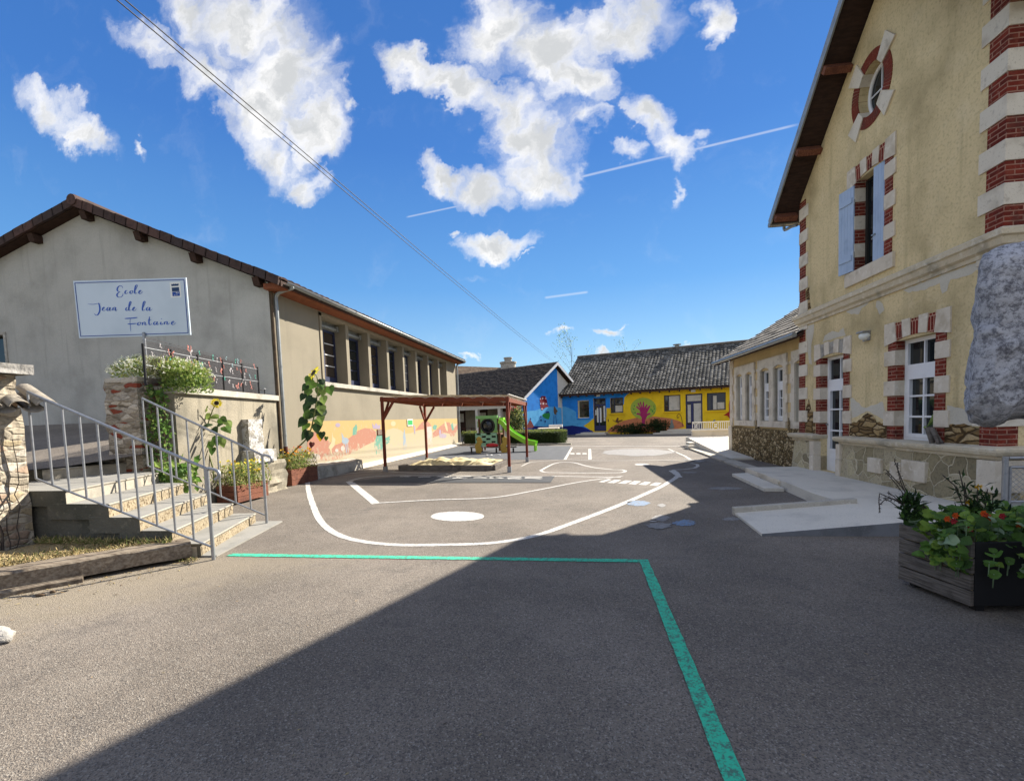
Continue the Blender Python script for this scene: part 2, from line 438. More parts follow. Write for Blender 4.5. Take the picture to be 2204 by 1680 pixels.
nf = wt.n('ShaderNodeTexNoise'); nf.inputs['Scale'].default_value = 9.5; nf.inputs['Detail'].default_value = 8; nf.inputs['Roughness'].default_value = .58; wt.l(w1, nf.inputs['Vector'])
off = wt.n('ShaderNodeVectorMath', operation='ADD'); wt.l(w1, off.inputs[0]); off.inputs[1].default_value = (.022, .03, 0)
n2 = wt.n('ShaderNodeTexNoise'); n2.inputs['Scale'].default_value = 9.5; n2.inputs['Detail'].default_value = 5; n2.inputs['Roughness'].default_value = .6; wt.l(off.outputs[0], n2.inputs['Vector'])
nl = wt.n('ShaderNodeTexNoise'); nl.inputs['Scale'].default_value = 5; nl.inputs['Detail'].default_value = 4; wt.l(uv, nl.inputs['Vector'])
dens = wt.math('ADD', acc, wt.math('MULTIPLY', wt.math('SUBTRACT', nf.outputs[0], .5), 1.9))
dens = wt.math('ADD', dens, wt.math('MULTIPLY', wt.math('SUBTRACT', nl.outputs[0], .5), .5))
dens = wt.math('MULTIPLY', dens, wt.ramp(acc, .06, .24))
alpha = wt.ramp(dens, -.02, .95)
alpha = wt.math('MAXIMUM', alpha, wt.math('MULTIPLY', wt.ramp(wt.math('ADD', acc, wt.math('MULTIPLY', wt.math('SUBTRACT', nf.outputs[0], .5), .8)), .05, .75), .42))
# contrails: straight thin trails
for (xa, ya, xb, yb, w_, st) in [(872, 468, 1003, 440, 1.5, .3), (1225, 387, 1730, 265, 2.0, .33), (1170, 641, 1268, 628, 2., .28)]:
    a_, b_ = skyuv(xa, ya), skyuv(xb, yb); c = ((a_[0] + b_[0]) / 2, (a_[1] + b_[1]) / 2); L = math.hypot(b_[0] - a_[0], b_[1] - a_[1]) / 2
    mp = wt.n('ShaderNodeMapping', vector_type='TEXTURE'); wt.l(uv, mp.inputs[0]); mp.inputs['Location'].default_value = (*c, 0)
    mp.inputs['Rotation'].default_value = (0, 0, math.atan2(b_[1] - a_[1], b_[0] - a_[0])); mp.inputs['Scale'].default_value = (L, w_ * .0014, 1)
    s2 = wt.n('ShaderNodeSeparateXYZ'); wt.l(mp.outputs[0], s2.inputs[0])
    fx = wt.math('SUBTRACT', 1.0, wt.ramp(wt.math('ABSOLUTE', s2.outputs[0]), .85, 1.0)); fy = wt.math('SUBTRACT', 1.0, wt.ramp(wt.math('ABSOLUTE', s2.outputs[1]), .2, 1.3))
    f = wt.math('MULTIPLY', wt.math('MULTIPLY', fx, fy), wt.math('MULTIPLY', wt.math('ADD', nf.outputs[0], .5), st))
    alpha = wt.math('MAXIMUM', alpha, f)
front = wt.ramp(sx.outputs[1], .04, .12)
alpha = wt.math('MULTIPLY', wt.math('MULTIPLY', alpha, front), .97)
core = wt.math('MULTIPLY', wt.ramp(wt.math('ADD', acc, wt.math('ADD', wt.math('MULTIPLY', wt.math('SUBTRACT', nf.outputs[0], n2.outputs[0]), 2.6), wt.math('MULTIPLY', wt.math('SUBTRACT', nl.outputs[0], .5), 1.0))), .28, 1.25), .95)
SKYK = .42
cloudc = wt.mix((2.75, 2.72, 2.68, 1), (1.62, 1.66, 1.68, 1), core)
el = wt.n('ShaderNodeValToRGB'); wt.l(sx.outputs[2], el.inputs[0]); cr = el.color_ramp.elements
cr[0].position = .0; cr[0].color = (1.55, 2.02, 2.30, 1); cr[1].position = .75; cr[1].color = (.085, .36, 1.25, 1)
for p_, c_ in ((.10, (.85, 1.52, 2.18, 1)), (.26, (.31, .93, 1.98, 1)), (.48, (.125, .51, 1.6, 1))): e_ = cr.new(p_); e_.color = c_
hs = wt.n('ShaderNodeHueSaturation'); hs.inputs['Saturation'].default_value = 1.18; hs.inputs['Value'].default_value = SKYK; wt.l(sky.outputs[0], hs.inputs['Color'])
skyc = wt.mix(hs.outputs[0], el.outputs[0], .75)
# unseen bright cloud added behind and beside the viewer to fill the shade
bk = wt.n('ShaderNodeTexNoise'); bk.inputs['Scale'].default_value = 3.2; bk.inputs['Detail'].default_value = 6; wt.l(tc.outputs['Generated'], bk.inputs['Vector'])
bm_ = wt.math('SUBTRACT', 1.0, wt.ramp(wt.math('ADD', sx.outputs[1], wt.math('MULTIPLY', wt.math('SUBTRACT', bk.outputs[0], .5), .3)), .0, .28))
ba = wt.math('MULTIPLY', wt.ramp(bk.outputs[0], .34, .52), bm_)
skyc = wt.mix(skyc, (1.95, 2.08, 2.45, 1), ba)
final = wt.mix(skyc, cloudc, alpha)
wt.l(final, bg.inputs['Color'])
W.cycles.sampling_method = 'MANUAL'; W.cycles.sample_map_resolution = 1024
SC.cycles.max_bounces = 6; SC.cycles.diffuse_bounces = 4; SC.cycles.glossy_bounces = 3; SC.cycles.transparent_max_bounces = 8
SC.cycles.use_denoising = True
# ================================================================ materials
def asphalt():
    m, t, b = newmat('asphalt'); vec = coords(t)
    g = nz(t, vec, 120, 2, .7); g2 = nz(t, vec, 45, 3, .7); big = nz(t, vec, .55, 5, .6); mid = nz(t, vec, 3.2, 4)
    c = t.mix((.145, .122, .098, 1), (.222, .188, .152, 1), t.ramp(big, .35, .68))
    c = t.mix(c, (.108, .095, .082, 1), t.math('MULTIPLY', t.ramp(mid, .5, .75), .5))
    v = t.n('ShaderNodeTexVoronoi'); v.inputs['Scale'].default_value = 130; t.l(vec, v.inputs['Vector'])
    sp = t.n('ShaderNodeSeparateColor'); t.l(v.outputs['Color'], sp.inputs[0])
    c = t.mix(c, (.04, .038, .037, 1), t.math('MULTIPLY', t.ramp(sp.outputs[0], .55, .9), .6))
    c = t.mix(c, (.36, .33, .28, 1), t.math('MULTIPLY', t.ramp(sp.outputs[1], .78, 1.0), .55))
    c = t.mix(c, (.05, .047, .045, 1), t.math('MULTIPLY', t.ramp(g2, .5, .72), .55))
    # dusty strip beside the timber kerb on the left
    sx = t.n('ShaderNodeSeparateXYZ'); t.l(vec, sx.inputs[0])
    dd = t.math('ADD', t.math('MULTIPLY', sx.outputs[0], -.757), t.math('MULTIPLY', sx.outputs[1], .653))     # distance towards the kerb line
    dust = t.ramp(t.math('ADD', dd, t.math('MULTIPLY', t.math('SUBTRACT', mid, .5), 1.6)), 4.75, 6.1)
    dust = t.math('MULTIPLY', dust, t.math('SUBTRACT', 1.0, t.ramp(sx.outputs[1], 4.6, 5.4)))
    c = t.mix(c, (.27, .225, .155, 1), t.math('MULTIPLY', dust, .5))
    c = t.mix(c, (.05, .047, .046, 1), t.math('MULTIPLY', t.ramp(nz(t, vec, 1.1, 6, .65), .57, .72), .45))
    c = t.mix(c, (.27, .24, .20, 1), t.math('MULTIPLY', t.ramp(nz(t, vec, .35, 6, .7), .55, .75), .3))
    t.l(c, b.inputs['Base Color']); b.inputs['Roughness'].default_value = .85; b.inputs['Specular IOR Level'].default_value = .25
    bump(t, b, t.math('ADD', g, t.math('MULTIPLY', v.outputs['Distance'], .8)), .75, .008); return m
asphalt()
def worn_paint(name, c, under=(.15, .14, .13), thr=(.52, .68), sc=22, amt=.8):
    m, t, b = newmat(name); vec = coords(t)
    f = t.ramp(t.math('ADD', t.math('MULTIPLY', nz(t, vec, sc, 5, .7), .6), t.math('MULTIPLY', nz(t, vec, sc * 4, 3), .4)), *thr)
    t.l(t.mix(col(c), (*under, 1), t.math('MULTIPLY', f, amt)), b.inputs['Base Color']); b.inputs['Roughness'].default_value = .8
    bump(t, b, nz(t, vec, 110, 2), .5, .006); return m
worn_paint('white_paint', (.52, .50, .46), thr=(.455, .60)); worn_paint('thin_white_paint', (.42, .40, .36), thr=(.48, .64))
worn_paint('green_paint', (.03, .46, .27), under=(.06, .13, .10), thr=(.45, .60), sc=20, amt=.9); worn_paint('blue_chalk', (.12, .22, .36), thr=(.4, .6), sc=14, amt=.95)
worn_paint('pale_chalk', (.24, .235, .225), thr=(.36, .6), sc=9, amt=.98); worn_paint('dark_mat', (.028, .03, .033), under=(.045, .045, .046))
M('rubber', (.068, .072, .078), [(3, (.09, .094, .10), .4, .7), (80, (.07, .07, .075), .5, .7)], bmp=(90, .4, .006))
M('terrain', (.12, .13, .06), [(.02, (.2, .19, .09), .4, .6), (.3, (.07, .1, .035), .45, .7)])
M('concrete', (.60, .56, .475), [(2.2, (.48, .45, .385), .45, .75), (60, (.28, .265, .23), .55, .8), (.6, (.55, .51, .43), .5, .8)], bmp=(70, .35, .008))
M('concrete_old', (.40, .37, .31), [(1.8, (.2, .19, .15), .45, .72), (9, (.5, .47, .4), .55, .75), (50, (.2, .18, .15), .55, .75)], bmp=(40, .5, .015))
M('step_tread', (.245, .235, .21), [(3, (.195, .19, .17), .45, .7), (60, (.25, .24, .2), .55, .8)], bmp=(60, .3, .008))
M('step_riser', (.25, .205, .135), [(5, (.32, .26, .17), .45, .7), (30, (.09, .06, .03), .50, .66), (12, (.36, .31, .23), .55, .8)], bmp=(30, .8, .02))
M('limestone', (.60, .53, .42), [(2.5, (.44, .37, .27), .45, .72), (8, (.38, .32, .24), .6, .76, .7), (40, (.42, .36, .27), .58, .8), (11, (.7, .64, .54), .5, .8)], bmp=(45, .35, .01))
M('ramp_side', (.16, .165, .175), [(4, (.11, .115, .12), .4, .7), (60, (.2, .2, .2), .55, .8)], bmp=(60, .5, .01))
M('limestone_sun', (.30, .285, .26), [(3, (.28, .25, .2), .45, .75), (25, (.2, .18, .14), .58, .8)], bmp=(30, .7, .02))  # limestone copy toned down for the stones in full sun
M('limestone_white', (.64, .58, .47), [(2.5, (.45, .39, .30), .45, .72), (9, (.38, .33, .26), .58, .75, .7), (40, (.45, .39, .3), .56, .76)], bmp=(45, .25, .008))
M('stair_side_shade', (.10, .095, .075), [(2, (.06, .06, .045), .4, .7), (14, (.16, .15, .115), .55, .8)], bmp=(30, .6, .02))  # stair flank darkened, its shade is put into the colour
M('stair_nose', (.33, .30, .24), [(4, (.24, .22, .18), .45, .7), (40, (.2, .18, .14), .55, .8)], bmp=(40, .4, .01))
M('ledge_stone', (.56, .48, .34), [(2.5, (.34, .3, .22), .48, .74), (9, (.66, .6, .48), .5, .75), (45, (.3, .26, .19), .58, .8)], bmp=(25, .6, .02))
brickmat('red_brick', '#7a2f22', '#5c231b', '#9a7361', worn='#8a4534')
plaster('house_plaster', (.67, .54, .305), (.30, .24, .125), (.75, .63, .41), 24, 1.0, .7)
plaster('annex_plaster', (.60, .455, .235), (.38, .29, .145), (.7, .56, .34), 30, .8, .4)
plaster('bare_render', (.56, .52, .43), (.40, .37, .29), (.62, .59, .52), 40, .5, .5, False)
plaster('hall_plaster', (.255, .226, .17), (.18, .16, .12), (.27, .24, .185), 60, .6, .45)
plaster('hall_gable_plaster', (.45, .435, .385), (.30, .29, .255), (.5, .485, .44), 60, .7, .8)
plaster('hall_band', (.27, .235, .17), (.22, .19, .135), (.3, .26, .2), 75, .4, .3)
plaster('terrace_render', (.30, .265, .20), (.13, .12, .095), (.38, .35, .285), 40, .7, .9)
plaster('white_wall', (.62, .60, .54), (.46, .44, .38), (.7, .68, .62), 60, .3, .3)
rubble('rubble_base', ['#8f7b58', '#a8946f', '#7d6a48', '#b8a47e', '#716041', '#998763'], '#4c402c', 6.5, 11, .10, .8)
rubble('plinth_rubble', ['#a59a7c', '#b7ab8b', '#93886c', '#a0957a', '#aba085', '#857b62'], '#bdb298', 3.4, 3.6, .03, .5)
rubble('bare_rubble', ['#8a704a', '#a58c62', '#6f5838', '#b49c74', '#7c6442'], '#4d3d28', 3.2, 11, .09)
rubble('pier_rubble', ['#8d8577', '#a29a8c', '#6f675b', '#7d3f30', '#b3ab9d', '#8a8174', '#999183'], '#857d70', 4.6, 15, .07, .5)
rubble('pillar_rubble', ['#aaa08d', '#9c8e74', '#b5ad9f', '#a08a76', '#a49a88', '#857d6f', '#aea491'], '#968c7c', 4.8, 12, .08, .5)
def lichen():
    m, t, b = newmat('lichen_stone'); vec = coords(t)
    a = nz(t, vec, 9, 8, .75); g = nz(t, vec, 30, 9, .8); h = nz(t, vec, 110, 6, .75)
    c = t.mix((.24, .24, .27, 1), (.78, .78, .82, 1), t.ramp(g, .40, .56))
    c = t.mix(c, (.085, .075, .09, 1), t.math('MULTIPLY', t.ramp(a, .54, .66), .7)); c = t.mix(c, (.74, .74, .77, 1), t.math('MULTIPLY', t.ramp(h, .54, .66), .7))
    t.l(c, b.inputs['Base Color']); b.inputs['Roughness'].default_value = .95
    bump(t, b, t.math('ADD', g, t.math('MULTIPLY', h, .4)), .9, .05); return m
lichen()
def wood(name, c1, c2, c3, sc=(1.2, 14, 14), bs=.5):
    m, t, b = newmat(name); vec = coords(t, sc); v2 = coords(t)
    n1 = nz(t, vec, 3, 6, .6)
    c = t.mix(col(c1), col(c2), t.ramp(n1, .35, .65)); c = t.mix(c, col(c3), t.math('MULTIPLY', t.ramp(nz(t, v2, 5, 5), .5, .72), .7))
    t.l(c, b.inputs['Base Color']); b.inputs['Roughness'].default_value = .85; b.inputs['Specular IOR Level'].default_value = .2; bump(t, b, n1, bs, .012); return m
wood('grey_wood', (.17, .15, .13), (.085, .072, .06), (.035, .03, .026), (1.5, 1.5, 30), .6)
wood('sleeper_wood', (.24, .20, .15), (.13, .10, .072), (.05, .036, .025), (1.2, 12, 12))
wood('planter_wood', (.21, .085, .05), (.13, .05, .032), (.075, .032, .024))
wood('pergola_wood', (.17, .04, .022), (.12, .028, .017), (.075, .02, .014), (8, 8, 1.5), .25)
wood('beam_wood', (.19, .052, .025), (.14, .038, .02), (.09, .026, .016), (1.5, 9, 9), .25)
wood('eave_wood', (.24, .08, .036), (.185, .06, .028), (.13, .042, .022), (8, 1.2, 8), .25)
wood('dark_timber', (.06, .032, .022), (.04, .022, .016), (.028, .017, .013), (6, 6, 6), .3)
wood('soffit_board', (.05, .029, .022), (.034, .02, .016), (.024, .015, .012), (8, 1.5, 8), .4)
M('zinc', (.28, .29, .28), [(4, (.21, .22, .22), .45, .7)], rough=.45, metal=.5, spec=.5)
M('galvanised', (.31, .32, .33), [(20, (.24, .25, .265), .45, .7)], rough=.42, metal=.6, spec=.5)
M('fence_wire', (.045, .032, .03), rough=.7)
M('rust_iron', (.10, .03, .018), [(12, (.06, .02, .014), .45, .7)], rough=.8)
M('black_iron', (.012, .012, .013), rough=.6); M('dark_frame', (.018, .024, .06), rough=.5, spec=.4)
M('navy_paint', (.016, .022, .10), rough=.5, spec=.4); M('white_pvc', (.72, .73, .74), [(6, (.64, .65, .66), .5, .8)], rough=.4, spec=.4)
M('white_enamel', (.66, .66, .64), rough=.5); M('cream_enamel', (.62, .57, .42), rough=.5)
M('shutter_blue', (.36, .455, .60), [(3, (.29, .375, .51), .45, .7)], rough=.6, bmp=(30, .15, .004))
glassm('dark_glass'); glassm('brown_glass', (.045, .035, .028), .06); glassm('curtain_glass', (.30, .30, .27), .12); glassm('interior_shade', (.012, .011, .01), .6)
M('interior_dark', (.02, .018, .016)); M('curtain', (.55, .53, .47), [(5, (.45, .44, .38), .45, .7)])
for i, c in enumerate([(.055, .032, .026), (.085, .045, .035), (.045, .03, .027)]): M('brown_tile%d' % i, c, [(6, tuple(q * .6 for q in c), .45, .7), (2.5, (.075, .065, .045), .6, .8)], rough=.85, bmp=(30, .3, .01))
for i, c in enumerate([(.075, .072, .062), (.20, .19, .165), (.125, .117, .10)]): M('grey_tile%d' % i, c, [(5, tuple(q * .45 for q in c), .45, .7), (14, (.3, .3, .27), .62, .8)], rough=.9, bmp=(30, .4, .01))
for i, c in enumerate([(.022, .018, .017), (.034, .026, .022), (.016, .014, .014)]): M('dark_tile%d' % i, c, [(6, (.05, .04, .03), .55, .8)], rough=1, bmp=(20, .5, .01))
for i, c in enumerate([(.14, .125, .105), (.20, .175, .145), (.10, .09, .078)]): M('slate%d' % i, c, [(6, tuple(q * .6 for q in c), .45, .7), (12, (.24, .21, .16), .6, .8)], rough=.9, bmp=(30, .4, .01))
M('old_roof', (.16, .105, .065), [(3, (.26, .18, .11), .45, .65), (14, (.07, .05, .035), .5, .7), (7, (.2, .17, .1), .55, .75)], bmp=(18, .9, .05))
M('canal_tile', (.25, .22, .175), [(6, (.2, .175, .14), .45, .7), (25, (.5, .46, .38), .58, .8)], bmp=(30, .6, .015))
GR = [('leaf_green', (.085, .16, .03)), ('leaf_mid', (.05, .105, .022)), ('leaf_light', (.21, .29, .07)), ('leaf_dark', (.02, .045, .014)), ('leaf_yellow', (.34, .35, .12)),
      ('leaf_grey', (.13, .17, .085)), ('leaf_nast', (.10, .20, .035)), ('leaf_pale', (.30, .40, .24)), ('leaf_bright', (.20, .31, .05)), ('hedge_a', (.055, .085, .022)), ('hedge_b', (.03, .05, .014)), ('hedge_top', (.17, .2, .045)),
      ('petal_cream', (.68, .68, .52)), ('petal_yellow', (.72, .40, .02)), ('petal_lemon', (.75, .55, .03)), ('petal_orange', (.65, .10, .015)), ('petal_red', (.40, .03, .04)), ('petal_pink', (.50, .14, .16)),
      ('seed_brown', (.035, .018, .008)), ('dry_leaf', (.30, .20, .09)), ('stem_green', (.16, .18, .06)), ('stem_brown', (.10, .065, .035)), ('straw', (.42, .32, .15)), ('straw_b', (.30, .24, .11)), ('grass_green', (.16, .19, .055)), ('dry_red', (.12, .02, .015)), ('twig', (.07, .055, .045))]
for n_, c_ in GR:
    m, t, b = newmat(n_); vec = coords(t)
    t.l(t.mix(col(c_), (*[q * .55 for q in c_], 1), t.ramp(nz(t, vec, 7, 2), .4, .7)), b.inputs['Base Color'])
    b.inputs['Roughness'].default_value = .6; b.inputs['Specular IOR Level'].default_value = .25
    if n_.startswith(('leaf', 'hedge', 'petal', 'grass')):
        tr = t.n('ShaderNodeBsdfTranslucent'); tr.inputs['Color'].default_value = (*[min(1, q * 1.7) for q in c_], 1)
        ms = t.n('ShaderNodeMixShader'); ms.inputs[0].default_value = .3
        out = m.node_tree.nodes['Material Output']; t.l(b.outputs[0], ms.inputs[1]); t.l(tr.outputs[0], ms.inputs[2]); t.l(ms.outputs[0], out.inputs[0])
# ================================================================ ground and markings
g = MB(); N = 40
g.poly([(-3000, -3000, -.06), (3000, -3000, -.06), (3000, 3000, -.06), (-3000, 3000, -.06)], 0, (0, 0, 1)); struct(g, 'ground', ['terrain'])
g = MB(); g.poly([(-30, -22, 0), (26, -22, 0), (26, 62, 0), (-30, 62, 0)], 0, (0, 0, 1)); struct(g, 'courtyard_ground', ['asphalt'])
zg = zoom(1700, 1400, 2.449); zm = zoom(960, 1480, 2.5045); zp = zoom(1200, 1260, 3.8); zpg = zoom(1480, 1280, 5.2476); z3 = zoom(850, 900, 2.204)
vp = lambda x, y: (x * 1.514, y * 1.514)
def gp(pts, f): return [G(*f(*p)) for p in pts]
def line(pts, f, w, mat='white_paint', z=.004, sm=True, closed=False):
    p = gp(pts, f)
    if sm: p = smooth_path(p + ([p[0]] if closed else []), 8)
    m = MB(); strip(m, p, w, z); struct(m, 'road_line', [mat])
def patch(pts, f, mat, z=.004, name='road_marking'):
    m = MB(); m.poly([(q.x, q.y, z) for q in gp(pts, f)], 0, (0, 0, 1)); struct(m, name, [mat])
def ell(cx, cy, rx, ry, f, mat, z=.004, wob=0, n=28):
    rn = random.Random(cx); patch([(cx + rx * math.cos(a) * (1 + wob * rn.uniform(-1, 1)), cy + ry * math.sin(a) * (1 + wob * rn.uniform(-1, 1))) for a in [2 * math.pi * k / n for k in range(n)]], f, mat, z)
line([(662, 1036), (664, 1055), (673, 1085), (688, 1118), (716, 1144), (765, 1162), (850, 1172), (960, 1172), (1060, 1168), (1150, 1153), (1230, 1126), (1330, 1088), (1395, 1060), (1430, 1043), (1459, 1023), (1449, 1012)], vp, .11)
line([(95, 232), (130, 210), (250, 186), (450, 155), (700, 139), (900, 148), (1300, 160)], zm, .09, 'thin_white_paint')
line([(752, 1036), (810, 1084)], vp, .17, sm=False)
line([(806, 1083), (930, 1076), (1060, 1071), (1150, 1056), (1250, 1037), (1340, 1025)], vp, .08, z=.008)
line([(440, 218), (560, 190), (700, 178), (900, 172), (1500, 175), (2130, 180)], zm, .08, 'thin_white_paint')
line([(240, 369), (500, 374), (790, 379)], zg, .09, sm=False); 
line([(150, 325), (205, 295), (260, 270), (330, 258), (420, 263), (500, 284), (590, 303), (720, 317), (800, 320), (828, 330), (795, 341), (700, 344), (500, 345), (300, 342), (190, 339)], zg, .09, closed=True)
for q in [[(612, 416), (652, 420), (722, 396), (690, 392)], [(680, 422), (735, 426), (797, 402), (742, 398)], [(765, 427), (825, 431), (883, 407), (828, 403)], [(850, 432), (908, 437), (953, 411), (898, 408)], [(930, 437), (992, 442), (1034, 418), (985, 414)], [(1018, 442), (1080, 448), (1118, 424), (1068, 420)]]:
    patch(q, zg, 'white_paint', name='road_marking')
ell(960, 277, 60, 7, zg, 'white_paint', wob=.03); ell(985, 1111, 58, 10.5, vp, 'white_paint', wob=.02)
line([(0, 290), (60, 262), (130, 252), (250, 244), (370, 238), (660, 246), (1080, 241)], zg, .07, 'thin_white_paint')
line([(1080, 241), (1290, 246), (1345, 236), (1300, 208), (1170, 152), (1000, 148), (850, 147), (560, 153)], zg, .09, 'thin_white_paint', sm=False)
line([(543, 153), (545, 238)], zg, .12, sm=False, z=.008); line([(402, 139), (345, 238)], zg, .10, sm=False); line([(395, 131), (1312, 131)], zg, .14, sm=False)
for a in (388, 436, 485): patch([(a, 185), (a + 32, 185), (a + 34, 195), (a, 195)], zg, 'white_paint', name='road_marking')
line([(1350, 267), (1400, 275), (1406, 290), (1380, 305), (1300, 315), (1220, 319), (1192, 328)], zg, .09, 'thin_white_paint', sm=False)
line([(1190, 326), (1259, 374), (1262, 380)], zg, .12, sm=False, z=.008)
line([(1110, 247), (1300, 252), (1400, 242), (1540, 258)], zg, .05, 'pale_chalk', z=.012); line([(1300, 240), (1420, 250), (1390, 262)], zg, .25, 'pale_chalk', z=.016)
ell(930, 180, 275, 27, zg, 'pale_chalk', wob=.12); ell(930, 586, 88, 21, zg, 'blue_chalk', wob=.14); ell(1300, 745, 88, 25, zg, 'blue_chalk', wob=.2, z=.005)
ell(1110, 705, 75, 22, zg, 'pale_chalk', wob=.3); ell(1090, 770, 100, 25, zg, 'pale_chalk', wob=.3, z=.008); ell(1620, 468, 130, 11, zg, 'pale_chalk', wob=.2); ell(1050, 735, 28, 3, zg, 'thin_white_paint', z=.012); ell(1120, 603, 35, 14, zg, 'pale_chalk', wob=.3)
ell(1340, 340, 60, 4, zg, 'pale_chalk', wob=.2); ell(1680, 712, 70, 12, zg, 'pale_chalk', wob=.3)
# green line: crossbar and long arm, square to each other
m = MB(); x0, x1, y0 = G(*vp(488, 1196)).x, G(*vp(1397, 1210)).x, G(*vp(1100, 1203)).y
xb0, xb1 = G(*vp(1557, 1680)).x, G(*vp(1606, 1680)).x; strip(m, [V((x0 + (x1 - x0) * k / 80, y0, 0)) for k in range(81)], .105, .006); strip(m, [V((x1 - (xb1 - xb0) / 2 + ((xb0 + xb1) / 2 - x1 + (xb1 - xb0) / 2) * k / 120, y0 - .05 - (y0 - 1.96) * k / 120, 0)) for k in range(200)], xb1 - xb0, .0075); struct(m, 'road_line', ['green_paint'])
# rubber play surface and dark lettered strip
m = MB(); a, b_, c, d = (G(*zpg(1995, 905)), G(*zpg(1888, 1141)), G(*zp(470, 902)), G(*zp(1120, 735)))
m.poly([(q.x, q.y, .003) for q in (a, b_, c, d)], 0, (0, 0, 1)); struct(m, 'ground_surface', ['rubber'])
m = MB(); p = [(-.88, 10.80), (-.86, 11.92), (-5.3, 12.35), (-6.2, 11.6), (-6.1, 11.2)]
m.poly([(x, y, .012) for x, y in p], 0, (0, 0, 1)); struct(m, 'ground_panel', ['dark_mat'])
for (a, b_) in [((860, 185), (940, 185)), ((1010, 190), (1110, 187)), ((1165, 185), (1225, 188)), ((1240, 190), (1275, 185)), ((1290, 197), (1400, 200)), ((1320, 188), (1440, 183)), ((1460, 194), (1570, 196)), ((1590, 192), (1700, 198)), ((1600, 200), (1660, 190)), ((1735, 196), (1850, 191)), ((1740, 202), (1850, 203)), ((1880, 197), (2015, 203)), ((1880, 192), (2020, 189))]:
    mid = ((a[0] + b_[0]) / 2, (a[1] + b_[1]) / 2 - 2.0); line([a, mid, b_], zm, .13, 'thin_white_paint', z=.016)
# ================================================================ long school hall on the left
XL = -7.98
hall = thing('school_hall', 'long beige rendered hall with tall fin windows and a faded animal mural', 'building', (XL, 11, 0))
WY = [(13.34, 14.80), (14.99, 16.41), (16.61, 18.04), (18.24, 19.70), (19.87, 21.26), (21.48, 22.95), (23.16, 24.64), (24.88, 26.17)]
w = MB()
fac = lambda u, z, d: V((XL - d, u, z))
w.plate([(11, -.1), (28.1, -.1), (28.1, 5.16), (11, 5.16)], [[(a, 2.85), (b, 2.85), (b, 4.86), (a, 4.86)] for a, b in WY], fac, .5, 0)
w.build('wall', ['hall_plaster'], hall)
w = MB(); AP = (-13.3, 7.72); SR = (7.72 - 5.2) / (13.3 - 7.45); SLf = .325
gz = lambda x: AP[1] - (SR * (x - AP[0]) if x > AP[0] else SLf * (AP[0] - x))
gab = lambda u, z, d: V((u, 10.994 + d, z))
w.plate([(XL - .002, -.1), (XL - .002, gz(XL) - .2), (AP[0], AP[1] - .2), (-21, gz(-21) - .2), (-21, -.1)], [[(-18.2, 3.55), (-16.35, 3.55), (-16.35, 4.5), (-18.2, 4.5)]], gab, .3, 0)
w.build('gable_wall', ['hall_gable_plaster'], hall)
w = MB(); w.box(-18.2, -16.35, 11.2, 11.22, 3.55, 4.5, 0); f = w.build('window', ['dark_glass'], hall)
w = MB(); w.box(-16.43, -16.352, 10.97, 11.19, 3.55, 4.42, 0); w.box(-18.2, -16.352, 10.97, 11.19, 4.42, 4.498, 0); w.build('frame', ['concrete_old'], f)
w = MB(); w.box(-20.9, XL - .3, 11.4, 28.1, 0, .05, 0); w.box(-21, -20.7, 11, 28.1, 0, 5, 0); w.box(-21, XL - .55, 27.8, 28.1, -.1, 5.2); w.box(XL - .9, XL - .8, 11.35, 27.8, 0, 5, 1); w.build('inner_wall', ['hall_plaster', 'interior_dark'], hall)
for i, (a, b) in enumerate(WY):
    x = XL - .43
    w = MB()
    for (y0, y1, z0, z1) in [(a + .02, a + .07, 2.86, 4.62), (b - .09, b - .02, 2.86, 4.62), (a + .07, b - .09, 2.86, 3.1), (a + .07, b - .09, 4.55, 4.62), ((a + b) / 2 - .03, (a + b) / 2 + .03, 3.1, 4.55)]:
        w.box(x - .03, x + .04, y0, y1, z0, z1, 0)
    for k in range(1, 4):
        z = 3.1 + k * .3625
        w.box(x - .02, x + .02, a + .07, (a + b) / 2 - .03, z - .012, z + .012, 1); w.box(x - .02, x + .02, (a + b) / 2 + .03, b - .09, z - .012, z + .012, 1)
    wf = w.build('window', ['dark_frame', 'white_pvc' if i in (0, 4) else 'dark_frame'], hall)
    p = MB(); p.box(x - .015, x - .005, a + .02, b - .02, 2.9, 4.62, 0); p.build('pane', ['curtain_glass' if i == 4 else ('brown_glass' if i % 2 == 0 else 'dark_glass')], wf)
    s = MB(); s.tube([(x + .1, a + .06, 4.70), (x + .1, b - .14, 4.70)], .075, 10, 0); s.box(x + .03, x + .2, b - .14, b - .03, 4.62, 4.79, 0); s.box(x, x + .06, a + .03, b - .03, 4.62, 4.86, 0); s.build('shutter_box', ['zinc'], wf)
    s = MB(); s.box(x + .05, x + .16, a + .03, a + .42, 2.852, 2.97, 0); s.box(x + .05, x + .12, a + .03, a + .40, 2.98, 3.09, 0); s.build('blue_panel', ['shutter_blue'], wf)
w = MB(); w.box(XL, XL + .11, 13.2, 26.32, 2.71, 2.848, 0); w.build('sill', ['concrete_old'], hall, bev=.012)
w = MB(); w.box(XL, XL + .03, 13.22, 13.335, 2.85, 4.95, 0); w.box(XL, XL + .03, 13.22, 26.3, 4.865, 4.95, 0); w.build('window_surround', ['hall_band'], hall)
